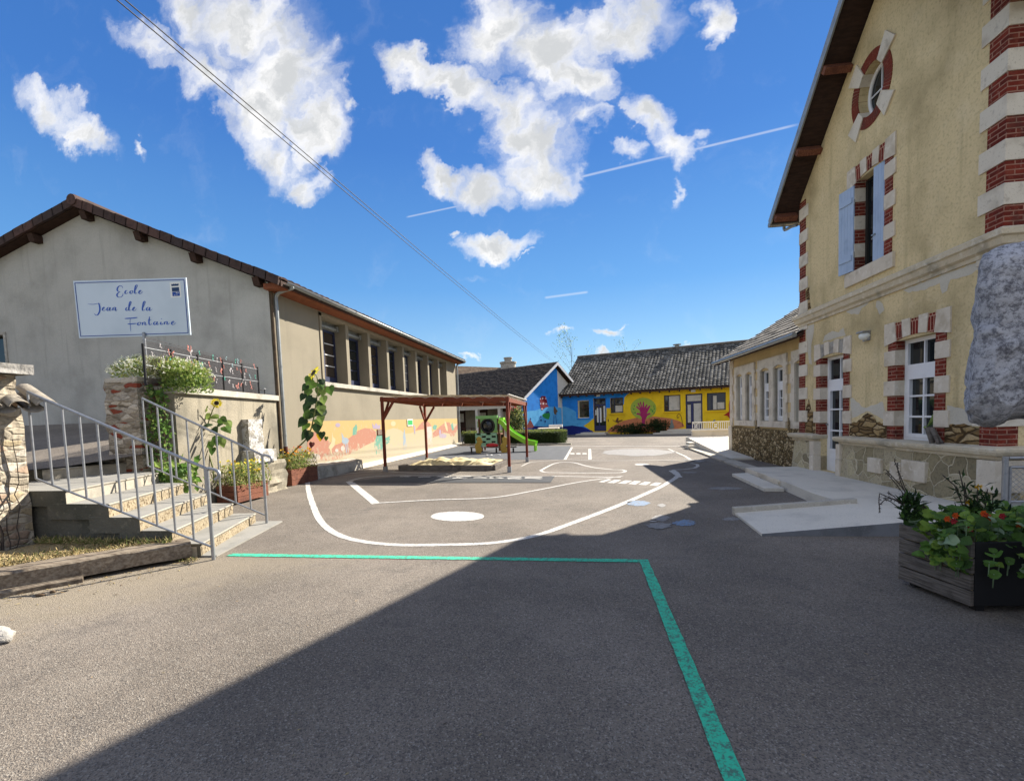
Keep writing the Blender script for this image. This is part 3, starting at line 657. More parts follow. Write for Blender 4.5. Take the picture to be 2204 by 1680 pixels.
# roof: relief tiles on both slopes, verge tiles, ridge, purlins, eaves, gutter, downpipes
r = MB(); ex, ez = -7.45, 5.2; vdir = V((AP[0] - ex, 0, AP[1] - ez)); vl = vdir.length
tiles(r, (ex, 10.72, ez), (0, 1, 0), vdir, 17.6, vl, .28, .34, .03, .03, 3, 4, 5)
vd2 = V((AP[0] + 21.3, 0, AP[1] - gz(-21.3)))
tiles(r, (-21.3, 10.72, gz(-21.3)), (0, 1, 0), vd2, 17.6, vd2.length, .28, .34, .03, .03, 3, 3, 6)
r.tube([(AP[0], 10.7, AP[1] + .02), (AP[0], 28.3, AP[1] + .02)], .12, 10, 0)
r.build('roof', ['brown_tile0', 'brown_tile1', 'brown_tile2'], hall)
r = MB()
for (xa, za, xb, zb) in [(ex, ez, AP[0], AP[1]), (-21.3, gz(-21.3), AP[0], AP[1])]:
    L = math.hypot(xb - xa, zb - za); n = int(L / .34); d = V((xb - xa, 0, zb - za)) / L; up = V((-d.z, 0, d.x)) if d.x > 0 else V((d.z, 0, -d.x))
    for k in range(n):
        rn = random.Random(k * 7 + int(xa)); c = V((xa, 10.70, za)) + d * (k + .5) * L / n - up * .055 + up * rn.uniform(-.01, .01)
        r.obox(c, d * (L / n * .5 + .012), V((0, .035, 0)), up * .105 + d * .02, rn.choice((0, 0, 1, 2)))
    r.add([], [])
r.tube([(AP[0], 10.64, AP[1] - .02), (AP[0], 10.9, AP[1] - .02)], .145, 12, 1)
r.build('verge_tile', ['brown_tile0', 'brown_tile1', 'brown_tile2'], hall)
r = MB()
for (xa, za, xb, zb) in [(ex, ez, AP[0], AP[1]), (-21.3, gz(-21.3), AP[0], AP[1])]:
    r.prism([(xa, 10.75, za - .04), (xb, 10.75, zb - .04), (xb, 10.75, zb - .18), (xa, 10.75, za - .18)], (0, 17.5, 0), 0)
r.build('roof_deck', ['dark_timber'], hall)
r = MB()
for x in (-13.12, -14.86, -11.5, -9.9, -8.15, -16.8): r.prism([(x - .09, 10.73, gz(x) - .2), (x + .09, 10.73, gz(x) - .2), (x + .09, 10.79, gz(x) - .40), (x - .09, 10.79, gz(x) - .40)], (0, .25, 0), 0)
build_split(r, 'purlin', ['dark_timber'], hall)
r = MB(); r.prism([(XL, 10.8, 5.0), (ex - .04, 10.8, 5.0), (ex - .04, 10.8, 5.13), (XL, 10.8, 5.14)], (0, 17.45, 0), 0); r.build('eave', ['eave_wood'], hall)
def gutter(mb, x, y0, y1, z, rad=.075):
    pts = []; ns = 9
    for yv in (y0, y1):
        for k in range(ns): a = math.pi * k / (ns - 1); pts.append(V((x + rad * math.cos(a), yv, z - rad * math.sin(a))))
        for k in range(ns): a = math.pi * (ns - 1 - k) / (ns - 1); pts.append(V((x + (rad - .008) * math.cos(a), yv, z - (rad - .008) * math.sin(a))))
    n = 2 * ns; mb.add(pts, [(k, (k + 1) % n, n + (k + 1) % n, n + k) for k in range(n)] + [tuple(range(n))[::-1], tuple(range(n, 2 * n))], 0, True)
r = MB(); gutter(r, ex + .05, 10.85, 28.3, 5.15)
for k in range(9): r.tube([(ex + .05 + .08 * math.cos(a), 12.4 + k * 1.95, 5.15 - .08 * math.sin(a)) for a in [math.pi * q / 8 for q in range(9)]], .014, 5)
r.build('gutter', ['zinc'], hall)
r = MB(); r.tube(smooth_path([(ex + .05, 11.12, 5.09), (ex + .02, 11.12, 5.06), (-7.75, 11.14, 5.0), (-7.88, 11.14, 4.9), (-7.89, 11.14, 4.7)], 5) + [V((-7.89, 11.14, 1.0))], .05, 10, 0)
for z in (1.3, 3.1, 4.6): r.tube([(-7.89, 11.14, z - .02), (-7.89, 11.14, z + .02)], .058, 10, 0)
r.tube([(-7.89, 11.14, 1.0), (-7.89, 11.14, 0)], .058, 10, 1); r.build('downpipe', ['zinc', 'rust_iron'], hall)
r = MB(); r.tube([(-7.93, 11.03, 5.0), (-7.93, 11.03, .3)], .03, 8, 0); r.build('cable_pipe', ['stem_brown'], hall)
r = MB(); r.tube(smooth_path([(ex + .05, 28.2, 5.09), (ex + .02, 28.2, 5.06), (-7.75, 28.16, 5.0), (-7.9, 28.16, 4.9), (-7.9, 28.16, 4.7)], 5) + [V((-7.9, 28.16, .05))], .05, 10, 0); r.build('downpipe', ['zinc'], hall)
r = MB(); r.prism([(XL + .003, 11.3, 0), (XL + .33, 11.3, 0), (XL + .28, 11.3, .04), (XL + .003, 11.3, .1)], (0, 16.9, 0), 0); r.build('footing', ['concrete'], hall)
# mural painted on the hall wall, faded
for n_, c_ in [('mural_cream', (.37, .325, .21)), ('mural_yellow', (.40, .29, .125)), ('mural_pink', (.34, .165, .115)), ('mural_teal', (.12, .26, .195)), ('mural_blue', (.24, .29, .34)), ('mural_lilac', (.29, .24, .31)), ('mural_white', (.42, .37, .33)), ('mural_stork', (.42, .36, .22))]:
    paintwear(n_, c_, (.36, .31, .225), .95)
zml = zoom(950, 1340, 4.007); MN = ['mural_cream', 'mural_yellow', 'mural_pink', 'mural_teal', 'mural_blue', 'mural_lilac', 'mural_white', 'mural_stork']
mu = MB(); lay = [0]
def mp_(pts, mi):
    lay[0] += 1; q = [PX(*zml(*p), XL) for p in pts]
    mu.poly([(XL + .003 + lay[0] * .0002, p.y, max(p.z, .09)) for p in q], mi, (1, 0, 0))
def me_(cx, cy, rx, ry, mi, n=16): mp_([(cx + rx * math.cos(2 * math.pi * k / n), cy + ry * math.sin(2 * math.pi * k / n)) for k in range(n)], mi)
mp_([(205, 128), (2162, 92), (2176, 455), (790, 752), (225, 730)], 0)
mp_([(205, 128), (2162, 92), (2166, 165), (2040, 150), (1840, 262), (1700, 236), (1560, 282), (1480, 292), (1420, 240), (1330, 214), (1240, 246), (1225, 302), (1110, 252), (950, 216), (870, 250), (760, 340), (640, 412), (570, 434), (490, 392), (440, 352), (380, 332), (210, 300)], 1)
mp_([(205, 300), (250, 282), (300, 262), (380, 330), (440, 352), (495, 395), (560, 440), (640, 412), (760, 340), (870, 250), (955, 215), (1040, 225), (1100, 262), (1110, 332), (1080, 392), (960, 446), (850, 512), (740, 566), (640, 610), (500, 650), (300, 640), (205, 570)], 2)
mp_([(1615, 246), (1690, 152), (1750, 108), (1800, 150), (1828, 192), (1720, 232)], 2)
mp_([(1840, 282), (1930, 200), (2010, 140), (2060, 142), (2112, 230), (2166, 162), (2168, 232), (2122, 322), (2080, 327), (2060, 290), (1990, 276), (1940, 300), (1900, 322), (1845, 342)], 2)
mp_([(1755, 205), (1828, 192), (1842, 515), (1768, 530)], 6); mp_([(1110, 312), (1190, 306), (1200, 450), (1195, 575), (1150, 540), (1105, 575), (1078, 440)], 3); mp_([(1225, 348), (1288, 318), (1276, 350), (1290, 368), (1270, 382), (1280, 400), (1238, 432)], 3)
mp_([(800, 218), (825, 190), (842, 160), (858, 205), (846, 300), (795, 312)], 3); mp_([(1840, 200), (1870, 170), (1900, 185), (1885, 240), (1850, 235)], 3); mp_([(2080, 180), (2100, 140), (2120, 240), (2095, 245)], 3)
me_(700, 384, 46, 44, 4); mp_([(650, 270), (665, 300), (690, 350), (660, 380)], 4); mp_([(700, 430), (712, 430), (722, 540), (712, 545)], 4); mp_([(725, 420), (735, 425), (742, 530), (734, 535)], 4)
mp_([(1455, 330), (1472, 210), (1486, 330), (1506, 500), (1460, 500)], 4); me_(602, 178, 32, 28, 5, 9); me_(668, 484, 28, 36, 6); me_(588, 508, 22, 24, 6)
mp_([(530, 265), (540, 330), (572, 362), (556, 450), (520, 490), (525, 560), (512, 560), (500, 495), (478, 472), (520, 400)], 7); mp_([(1998, 128), (2012, 130), (2034, 200), (2040, 262), (2022, 250), (1996, 180)], 7)
me_(1975, 320, 50, 30, 5); me_(1938, 270, 14, 34, 5); mp_([(1590, 170), (1615, 200), (1612, 300), (1600, 280)], 5); mp_([(1050, 150), (1080, 190), (1100, 150), (1130, 185), (1160, 170), (1150, 230), (1060, 225)], 5)
me_(1325, 160, 34, 36, 7, 9); me_(310, 600, 66, 55, 6, 9); me_(240, 660, 50, 55, 6, 9)
mu.build('mural', MN, hall)
q0, q1 = PX(*zml(1112, 237), XL), PX(*zml(1182, 303), XL); w = MB(); w.box(XL, XL + .03, q0.y, q1.y, q1.z, q0.z, 0)
for k in range(6): w.box(XL + .03, XL + .04, q0.y + .02, q1.y - .02, q1.z + (k + .2) * (q0.z - q1.z) / 6, q1.z + (k + .7) * (q0.z - q1.z) / 6, 1)
w.build('vent_grille', ['planter_wood', 'canal_tile'], hall)
q0, q1 = PX(*zml(1503, 103), XL), PX(*zml(1577, 187), XL); M('sign_green', (.03, .32, .08)); M('sign_white', (.7, .72, .68))
w = MB(); w.box(XL + .02, XL + .035, q0.y, q1.y, q1.z, q0.z, 0); w.box(XL + .035, XL + .039, q0.y + .04, q1.y - .04, q1.z + .04, q0.z - .04, 1)
ss = w.build('green_sign', ['sign_white', 'sign_green'], None); tag(ss, 'small square green notice with white border on the mural wall', 'sign')
# low rough concrete kerb block in front of the mural
w = MB(); zle = zoom(960, 1480, 2.5045); a, b = G(*zle(128, 205)), G(*zle(455, 122)); top = []
n = 14; xs0 = XL + .40
for k in range(n + 1):
    y = 11.9 + (14.75 - 11.9) * k / n; w_ = random.uniform(-.02, .03); top.append((y, .36 - .05 * k / n + w_))
for k in range(n):
    (ya, za), (yb, zb) = top[k], top[k + 1]
    w.add([(XL + .004, ya, 0), (xs0, ya, 0), (xs0, yb, 0), (XL + .004, yb, 0), (XL + .004, ya, za + .06), (xs0 - .03, ya, za), (xs0 - .03, yb, zb), (XL + .004, yb, zb + .06)], [(4, 5, 6, 7), (1, 2, 6, 5)], 0)
w.add([(XL + .004, 11.9, 0), (xs0, 11.9, 0), (xs0 - .03, 11.9, top[0][1]), (XL + .004, 11.9, top[0][1] + .06)], [(0, 1, 2, 3)], 0); w.add([(XL + .004, 14.75, 0), (xs0, 14.75, 0), (xs0 - .03, 14.75, top[-1][1]), (XL + .004, 14.75, top[-1][1] + .06)], [(3, 2, 1, 0)], 0)
o = w.build('kerb_block', ['concrete_old']); tag(o, 'low rough concrete ledge along the foot of the mural', 'ledge')

# ================================================================ far left wing: open shelter with blue gable
Q = V((-2.0, 38.6, 0)); gd = V((-.522, -.853, 0)); gn = V((.853, -.522, 0)); rd = V((-.853, .522, 0)); UP = V((0, 0, 1))
wing = thing('shelter_wing', 'low wing with a blue painted gable, dark roof and open play shelter', 'building', Q)
gu = lambda u, z, d: Q + gd * u + UP * z - gn * d
w = MB(); w.plate([(.62, -.1), (4.95, -.1), (4.95, 2.95), (1.02, 5.52), (.62, 5.26)], [], gu, .3, 0); M('blue_wall', (.018, .24, .72), [(2.5, (.014, .19, .60), .45, .7), (60, (.012, .14, .46), .55, .8)], bmp=(60, .4, .01)); w.build('gable_wall', ['blue_wall'], wing)
w = MB(); w.plate([(-1.35, -.1), (.618, -.1), (.618, 5.25), (-1.35, 3.95)], [], gu, .3, 0); w.build('upper_gable', ['white_wall'], wing)
M('sky_wall', (.10, .42, .74), [(3, (.07, .34, .66), .45, .7)]); M('deep_navy', (.012, .022, .17), [(3, (.016, .035, .24), .5, .7)]); M('toad_red', (.20, .012, .02)); M('toad_white', (.62, .5, .5)); M('leaf_paint', (.03, .26, .05)); M('bird_paint', (.13, .08, .05)); M('hill_red', (.16, .03, .025)); M('blue_line', (.02, .10, .36))
g1 = zoom(1450, 1140, 4.898); mu = MB(); lay = [0]
def gq(pts, mi):
    lay[0] += 1; mu.poly([PP(*g1(*p), Q, gn) + gn * (.004 + .0012 * lay[0]) for p in pts], mi, gn)
def ge(cx, cy, rx, ry, mi, n=14): gq([(cx + rx * math.cos(2 * math.pi * k / n), cy + ry * math.sin(2 * math.pi * k / n)) for k in range(n)], mi)
gq([(1300, 985), (1350, 970), (1440, 965), (1550, 925), (1640, 905), (1760, 905), (1860, 925), (1868, 1235), (1280, 1235)], 0); gq([(1262, 1232), (1450, 1212), (1600, 1222), (1868, 1216), (1868, 1375), (1250, 1375)], 1)
gq([(1290, 1240), (1340, 1140), (1358, 1108), (1385, 1150), (1425, 1228), (1380, 1245)], 6); gq([(1512, 780), (1540, 735), (1600, 735), (1625, 800), (1638, 880), (1658, 905), (1610, 915), (1572, 940), (1555, 965), (1530, 960), (1520, 900)], 2)
for (a, b, c) in [(1556, 772, 13), (1608, 775, 10), (1568, 855, 14), (1613, 858, 10), (1547, 940, 12), (1526, 855, 9), (1520, 780, 8)]: ge(a, b, c, c * 1.3, 3, 10)
gq([(1550, 1030), (1605, 1005), (1668, 1005), (1676, 1050), (1650, 1110), (1598, 1090), (1560, 1065)], 4); gq([(1600, 1005), (1620, 978), (1655, 978), (1668, 1005)], 1); gq([(1735, 910), (1745, 895), (1772, 940), (1798, 980), (1775, 1000), (1775, 1037), (1740, 1020), (1730, 960)], 5); gq([(1734, 1035), (1742, 1035), (1735, 1190), (1726, 1190)], 7); gq([(1758, 1040), (1766, 1040), (1782, 1180), (1772, 1180)], 7)
for (a, b) in [(1524, 1065), (1530, 1120), (1595, 1138), (1360, 1100)]: ge(a, b, 12, 18, 1, 8)
mu.build('mural', ['sky_wall', 'deep_navy', 'toad_red', 'toad_white', 'leaf_paint', 'bird_paint', 'hill_red', 'blue_line'], wing)
LR = 16.0
eu, ezz = 5.36, 3.05; au, az = 1.02, 5.88
def rp(u, z, l): return Q + gd * u + UP * z + rd * l
r = MB(); vdir = rp(au, az, 0) - rp(eu, ezz, 0); tiles(r, rp(eu, ezz, -.35), rd, vdir, LR, vdir.length, .2, .2, .012, .02, 3, 2, 9, flat=False)
vdir = rp(au, az, 0) - rp(-1.63, 4.18, 0); tiles(r, rp(-1.63, 4.18, -.35), rd, vdir, LR, vdir.length, .3, .3, .02, .02, 3, 2, 10)
r.build('roof', ['dark_tile0', 'dark_tile1', 'dark_tile2'], wing)
r = MB()
for (u0, z0, u1, z1) in [(eu, ezz, au, az), (-1.63, 4.18, au, az)]:
    a, b = rp(u0, z0 - .03, -.38), rp(u1, z1 - .03, -.38); c, d = rp(u1, z1 - .26, -.38), rp(u0, z0 - .24, -.38); r.prism([a, b, c, d], rd * .06, 0)
r.build('barge_board', ['white_pvc'], wing)
r = MB()
for (u0, z0, u1, z1) in [(eu, ezz, au, az), (-1.63, 4.18, au, az)]:
    r.prism([rp(u0, z0 - .03, -.31), rp(u1, z1 - .03, -.31), rp(u1, z1 - .16, -.31), rp(u0, z0 - .16, -.31)], rd * (LR - .1), 0)
r.build('roof_deck', ['dark_timber'], wing)
w = MB(); pt = lambda u, l, z=0: Q + gd * u + rd * l + UP * z
w.obox((pt(4.8, .3 + 7.8, 2.62)), rd * 7.7, gd * .12, UP * .32, 0); w.build('beam', ['white_wall'], wing)
for l in (2.6, 5.1, 7.6, 10.1, 12.6):
    w = MB(); w.obox(pt(4.8, l, 1.15), rd * .14, gd * .13, UP * 1.15, 0); w.build('column', ['white_wall'], wing)
w = MB(); w.obox(pt(2.4, .3 + 7.8, 1.6), rd * 7.8, gd * .1, UP * 1.7, 0); w.obox(pt(3.6, 8.1, 2.93), rd * 7.8, gd * 1.2, UP * .03, 0); w.build('back_wall', ['terrace_render'], wing)
for l in (4.0, 6.7, 9.5, 12):
    w = MB(); w.obox(pt(2.52, l, 1.3), rd * .55, gd * .03, UP * 1.05, 0); f = w.build('window', ['dark_timber'], wing)
    p = MB()
    for k in (-1, 0, 1): p.obox(pt(2.555, l + k * .26, 1.7), rd * .115, gd * .01, UP * .38, 0)
    p.build('pane', ['curtain'], f)
w = MB(); w.obox(pt(3.6, 8.1, .02), rd * 7.8, gd * 1.5, UP * .02, 0); w.build('floor_slab', ['concrete_old'], wing)
rr = MB()
for k in range(4):
    rr.tube([pt(3.4, 5.5 + k * .9, .0), pt(3.4, 5.5 + k * .9, .8)], .03, 6); rr.tube([pt(3.4, 5.1 + k * .9, .75), pt(3.4, 5.9 + k * .9, .75)], .03, 6)
o = rr.build('scooter_rack', ['rust_iron']); tag(o, 'dark low rail rack standing inside the open shelter', 'rack')
# taller old roof with a round chimney behind
old = thing('barn_roof_house', 'old house behind the shelter with weathered brown roof', 'house', (-14, 52, 0))
a, b, c = PP(*g1(150, 205), (-14, 52, 0), (0, 1, 0)), PP(*g1(1000, 285), (-14, 52, 0), (0, 1, 0)), PP(*g1(1300, 420), (-14, 52, 0), (0, 1, 0))
w = MB(); w.prism([a + V((-8, 0, .4)), a, b, c + V((4, 0, -2)), c + V((4, -3, -4)), a + V((-8, -3, -3))], (0, .3, 0), 0)
w = MB(); zt_ = b.z; w.add([a + V((-9, 0, .45)), b + V((.6, 0, -.05)), b + V((3, -4.5, -3.6)), a + V((-9, -4.5, -3.1)), a + V((-9, 5, -3.1)), b + V((3, 5, -3.6))], [(0, 3, 2, 1), (0, 1, 5, 4), (1, 2, 5)], 0); w.build('roof', ['old_roof'], old)
w = MB(); w.box(a.x - 8, b.x + 2, 48.5, 56, 0, b.z - 3.4, 0); w.build('wall', ['terrace_render'], old)
w = MB(); q = PP(*g1(1015, 285), (-14, 52, 0), (0, 1, 0)); w.tube([q + V((0, -.2, -.8)), q + V((0, -.2, .62))], .85, 14, 0); w.tube([q + V((0, -.2, .45)), q + V((0, -.2, .62))], .95, 14, 0); w.tube([q + V((0, -.2, .62)), q + V((0, -.2, 1.0))], .42, 12, 0); w.tube([q + V((0, -.2, 1.0)), q + V((0, -.2, 1.12))], .5, 12, 0); w.build('chimney', ['concrete_old'], old)
# ================================================================ far school building, blue and yellow
B0 = V((7.602, 35.454, 0)); al = R(18); bn = V((math.sin(al), math.cos(al), 0)); bt = V((-math.cos(al), math.sin(al), 0))
zf = zoom(1780, 1160, 3.5548)
far = thing('infant_school', 'single storey school building painted half blue and half yellow with grey tiled roof', 'building', B0)
def fs(p): q = PP(*zf(*p), B0, bn); return ((q - B0).dot(bt), q.z)
fw = lambda u, z, d: B0 + bt * u + UP * z + bn * d
M('yellow_wall', (.80, .54, .016), [(2, (.70, .46, .014), .45, .7), (60, (.56, .35, .015), .55, .8)], bmp=(60, .4, .01))
rects = {}
def rect(p, q):
    (a, z1), (b, z0) = fs(p), fs(q); return (b, a, z0, z1)
wins = [rect((365, 515), (500, 715)), rect((740, 485), (893, 655)), rect((1362, 455), (1556, 635)), rect((1860, 428), (2080, 622))]
drs = [rect((545, 490), (697, 868)), rect((1612, 440), (1812, 862))]
hl = [[(a, z0), (b, z0), (b, z1), (a, z1)] for a, b, z0, z1 in wins + drs]
w = MB(); w.plate([(-6.5, -.2), (10.12, -.2), (10.12, 3.36), (-6.5, 3.36)], hl, fw, .3, 0); w.build('wall', ['yellow_wall'], far)
for n_, c_ in [('hill_orange', (.55, .20, .09)), ('glow_green', (.33, .42, .06)), ('hand_magenta', (.36, .025, .12)), ('rabbit_grey', (.20, .24, .22)), ('red_dress', (.33, .02, .015)), ('twig_brown', (.14, .06, .03))]:
    M(n_, c_, [(5, tuple(q * .75 for q in c_), .5, .75)], rough=.9)
mu = MB(); lay = [0]
def fq(pts, mi):
    lay[0] += 1; mu.poly([PP(*zf(*p), B0, bn) - bn * (.004 + .0012 * lay[0]) for p in pts], mi, -bn)
def fe(cx, cy, rx, ry, mi, n=20): fq([(cx + rx * math.cos(2 * math.pi * k / n), cy + ry * math.sin(2 * math.pi * k / n)) for k in range(n)], mi)
def holed(pts, mi):
    """paint sheet cut around windows and doors"""
    lay[0] += 1; off = .004 + .0012 * lay[0]
    P2 = [fs(p) for p in pts]
    us = sorted(set([min(p[0] for p in P2)] + [max(p[0] for p in P2)] + [v for r_ in wins + drs for v in r_[:2]]))
    us = [u for u in us if min(p[0] for p in P2) <= u <= max(p[0] for p in P2)]
    def clip(poly, k, v, keep_less):
        out = []
        for i in range(len(poly)):
            a, b = poly[i], poly[(i + 1) % len(poly)]; ia = (a[k] <= v) == keep_less; ib = (b[k] <= v) == keep_less
            if ia: out.append(a)
            if ia != ib: t = (v - a[k]) / (b[k] - a[k]); out.append((a[0] + t * (b[0] - a[0]), a[1] + t * (b[1] - a[1])))
        return out
    tr = tessellate_polygon([[V((p[0], p[1], 0)) for p in P2]])
    for t in tr:
        tri = [P2[i] for i in t]
        for i in range(len(us) - 1):
            sl = clip(clip(tri, 0, us[i], False), 0, us[i + 1], True)
            if len(sl) < 3: continue
            mid = (us[i] + us[i + 1]) / 2; pcs = [sl]
            for (a, b, z0, z1) in wins + drs:
                if a - 1e-4 < mid < b + 1e-4: pcs = [c for s_ in pcs for c in (clip(s_, 1, z0, True), clip(s_, 1, z1, False)) if len(c) >= 3]
            for c in pcs:
                try: mu.poly([B0 + bt * u + UP * z - bn * off for u, z in c], mi, -bn)
                except Exception: pass
holed([(150, 430), (980, 395), (960, 425), (905, 478), (898, 560), (740, 600), (697, 600), (697, 700), (548, 722), (480, 775), (420, 800), (520, 862), (540, 920), (150, 920)], 0)
holed([(170, 580), (220, 585), (290, 610), (345, 645), (348, 712), (500, 718), (548, 718), (480, 775), (425, 812), (170, 830)], 1)
fq([(170, 815), (300, 803), (420, 820), (490, 845), (543, 870), (540, 912), (170, 925)], 2)
fq([(700, 880), (745, 825), (800, 795), (900, 745), (1050, 712), (1250, 698), (1430, 718), (1540, 750), (1590, 785), (1602, 815), (1500, 850), (1430, 880)], 3)
fe(1125, 605, 150, 125, 4)
fq([(1092, 815), (1110, 770), (1104, 710), (1085, 682), (1050, 676), (1040, 664), (1062, 656), (1092, 668), (1082, 625), (1050, 598), (1038, 582), (1052, 578), (1085, 606), (1058, 545), (1068, 540), (1098, 596), (1085, 530), (1097, 528), (1114, 592), (1120, 528), (1133, 528), (1136, 592), (1163, 555), (1174, 560), (1160, 605), (1198, 568), (1208, 578), (1182, 630), (1165, 666), (1198, 655), (1213, 668), (1172, 690), (1148, 740), (1142, 770), (1152, 815)], 5)
for (a, b) in [(1020, 575), (1015, 615), (1030, 655), (1248, 585), (1252, 610), (1230, 640), (1215, 618), (1250, 655), (1235, 632)]: fe(a, b, 7, 10, 9, 7)
fq([(770, 735), (800, 755), (825, 710), (842, 720), (832, 748), (880, 735), (888, 745), (838, 768), (842, 780), (810, 765), (772, 745)], 8); fq([(1443, 720), (1450, 745), (1462, 722), (1468, 770), (1486, 825), (1460, 842), (1415, 835), (1440, 790)], 6)
fq([(2125, 510), (2135, 512), (2135, 735), (2100, 690), (2055, 685), (2118, 640), (2115, 560)], 7); fq([(1950, 730), (1962, 742), (1945, 762), (1925, 755)], 6)
for (a, b) in [(720, 745), (1165, 765), (1010, 785), (1290, 735)]: fe(a, b, 6, 16, 8, 7)
pts = [PP(*zf(*p), B0, bn) - bn * .03 for p in [(1580, 810), (1572, 740), (1560, 690), (1540, 668), (1515, 690), (1525, 715), (1540, 700)]]
mu.tube(smooth_path(pts, 4), .018, 5, 8)
mu.build('mural', ['blue_wall', 'sky_wall', 'deep_navy', 'hill_orange', 'glow_green', 'hand_magenta', 'rabbit_grey', 'red_dress', 'twig_brown', 'leaf_paint'], far)
def fbox(mb, a, b, z0, z1, d0, d1, mi=0): mb.obox(B0 + bt * (a + b) / 2 + UP * (z0 + z1) / 2 + bn * (d0 + d1) / 2, bt * (b - a) / 2, bn * (d1 - d0) / 2, UP * (z1 - z0) / 2, mi)
for i, (a, b, z0, z1) in enumerate(wins):
    w = MB(); mt = 'sign_white' if i == 0 else 'dark_frame'
    for (p, q, r0, r1) in [(a, a + .06, z0, z1), (b - .06, b, z0, z1), (a + .06, b - .06, z0, z0 + .06), (a + .06, b - .06, z1 - .06, z1)]: fbox(w, p, q, r0, r1, .16, .24)
    if i != 0: fbox(w, b - .32, b - .26, z0 + .06, z1 - .06, .17, .23)
    f = w.build('window', [mt], far)
    w = MB(); fbox(w, a + .02, b - .02, z0 + .02, z1 - .02, .21, .22); w.build('pane', ['dark_glass'], f)
    if i in (1, 2, 3):
        w = MB()
        if i == 2: fbox(w, a + .08, b - .33, z0 + .08, z1 - .06, .195, .2)
        elif i == 1: fbox(w, a + .1, b - .35, z0 + .08, z0 + .58, .195, .2)
        else:
            fbox(w, a + .1, a + .55, z0 + .08, z0 + .55, .195, .2); fbox(w, a + .6, b - .4, z0 + .06, z1 - .2, .195, .2)
        w.build('blind', ['curtain'], f)
    w = MB(); fbox(w, a - .1, b + .1, z0 - .1, z0 - .003, -.08, .16); w.build('sill', ['yellow_wall' if i else 'blue_wall'], f)
for i, (a, b, z0, z1) in enumerate(drs):
    w = MB(); mt = 'navy_paint'
    for (p, q, r0, r1) in [(a, a + .09, z0, z1), (b - .09, b, z0, z1), (a + .09, b - .09, z1 - .07, z1), (a + .09, b - .09, z0 + 2.02, z0 + 2.12), (a + .09, b - .09, z0, z0 + .45)]: fbox(w, p, q, r0, r1, .14, .22)
    fbox(w, b - .52 if i else b - .45, b - .36, z0 + .45, z0 + 2.02, .14, .22)
    f = w.build('door', [mt], far); w = MB(); fbox(w, a + .05, b - .05, z0 + .4, z1 - .05, .19, .2); w.build('pane', ['dark_glass'], f)
    w = MB()
    if i: fbox(w, a + .1, b - .54, z0 + .5, z0 + 1.98, .172, .18); fbox(w, b - .34, b - .12, z0 + .6, z0 + 1.9, .172, .18); fbox(w, a + .1, b - .1, z0 + 2.15, z1 - .1, .172, .18)
    else: fbox(w, a + .42, a + .78, z0 + .7, z0 + 1.85, .17, .18); fbox(w, a + .1, a + .24, z0 + .8, z0 + 2.0, .17, .18); fbox(w, a + .82, a + 1.0, z0 + 1.3, z0 + 1.7, .17, .18)
    w.build('notice_sheet' if not i else 'curtain', ['sign_white' if not i else 'curtain'], f)
    w = MB(); fbox(w, a + .13, a + .2, z0 + 1.0, z0 + 1.05, .1, .14); w.build('handle', ['zinc'], f)
    w = MB(); fbox(w, a + .45, a + .75, z1 + .12, z1 + .3, -.12, 0); o = w.build('wall_lamp', ['sign_white']); tag(o, 'small white lamp over the %s door of the far school' % ('yellow wall' if i else 'blue wall'), 'lamp')
ev = -.5
e0 = B0 + bt * -6.5 - bn * .45 + UP * 3.27; sl = R(33); vd = bn * math.cos(sl) + UP * math.sin(sl)
r = MB(); UL = 16.9
tiles(r, e0, bt, vd, UL, 6.6, .26, .30, .055, .045, 3, 4, 21)
r.build('roof', ['grey_tile0', 'grey_tile1', 'grey_tile2'], far)
r = MB(); tp = e0 + vd * 6.5; r.tube([tp + UP * .05, tp + bt * UL + UP * .05], .13, 8, 0); r.build('ridge', ['slate0'], far)
r = MB(); r.prism([e0 - UP * .03, e0 + vd * 6.5 - UP * .03, e0 + vd * 6.5 - UP * .17, e0 - UP * .15], bt * UL, 0); r.prism([e0 + vd * 6.5 - UP * .03, e0 + vd * 6.5 + bn * 5.5 - UP * 3.6, e0 + vd * 6.5 + bn * 5.5 - UP * 3.8, e0 + vd * 6.5 - UP * .2], bt * UL, 0)
for k in range(24): c = e0 + bt * (.4 + k * .7) - UP * .2 + bn * .12; r.obox(c, bt * .04, bn * .16, UP * .05, 0)
r.build('roof_deck', ['dark_timber'], far)
w = MB(); fbox(w, 9.9, 10.12, -.1, 3.3, .3, 9); fbox(w, -6.5, 10, -.1, 3.4, 8.8, 9); w.build('rear_wall', ['white_wall'], far)
def onroof(p, dv): # point where the sight line meets the ridge plane
    return PP(*zf(*p), e0 + vd * dv, bn)
q = onroof((575, 140), 6.6); w = MB(); w.box(q.x - .28, q.x + .28, q.y, q.y + .5, q.z - .6, q.z + .95, 0); w.box(q.x - .36, q.x + .36, q.y - .06, q.y + .56, q.z + .35, q.z + .45, 1); w.box(q.x - .22, q.x + .22, q.y + .05, q.y + .45, q.z + .95, q.z + 1.05, 1); w.build('chimney', ['red_brick', 'concrete_old'], far)
q = onroof((1517, 40), 6.6); w = MB(); w.tube([q - UP * .5, q + UP * 1.15], .18, 10, 0); w.tube([q + UP * 1.2, q + UP * 1.26], .34, 10, 0); w.tube([q + UP * 1.1, q + UP * 1.22], .06, 6, 0); w.build('flue', ['zinc'], far)
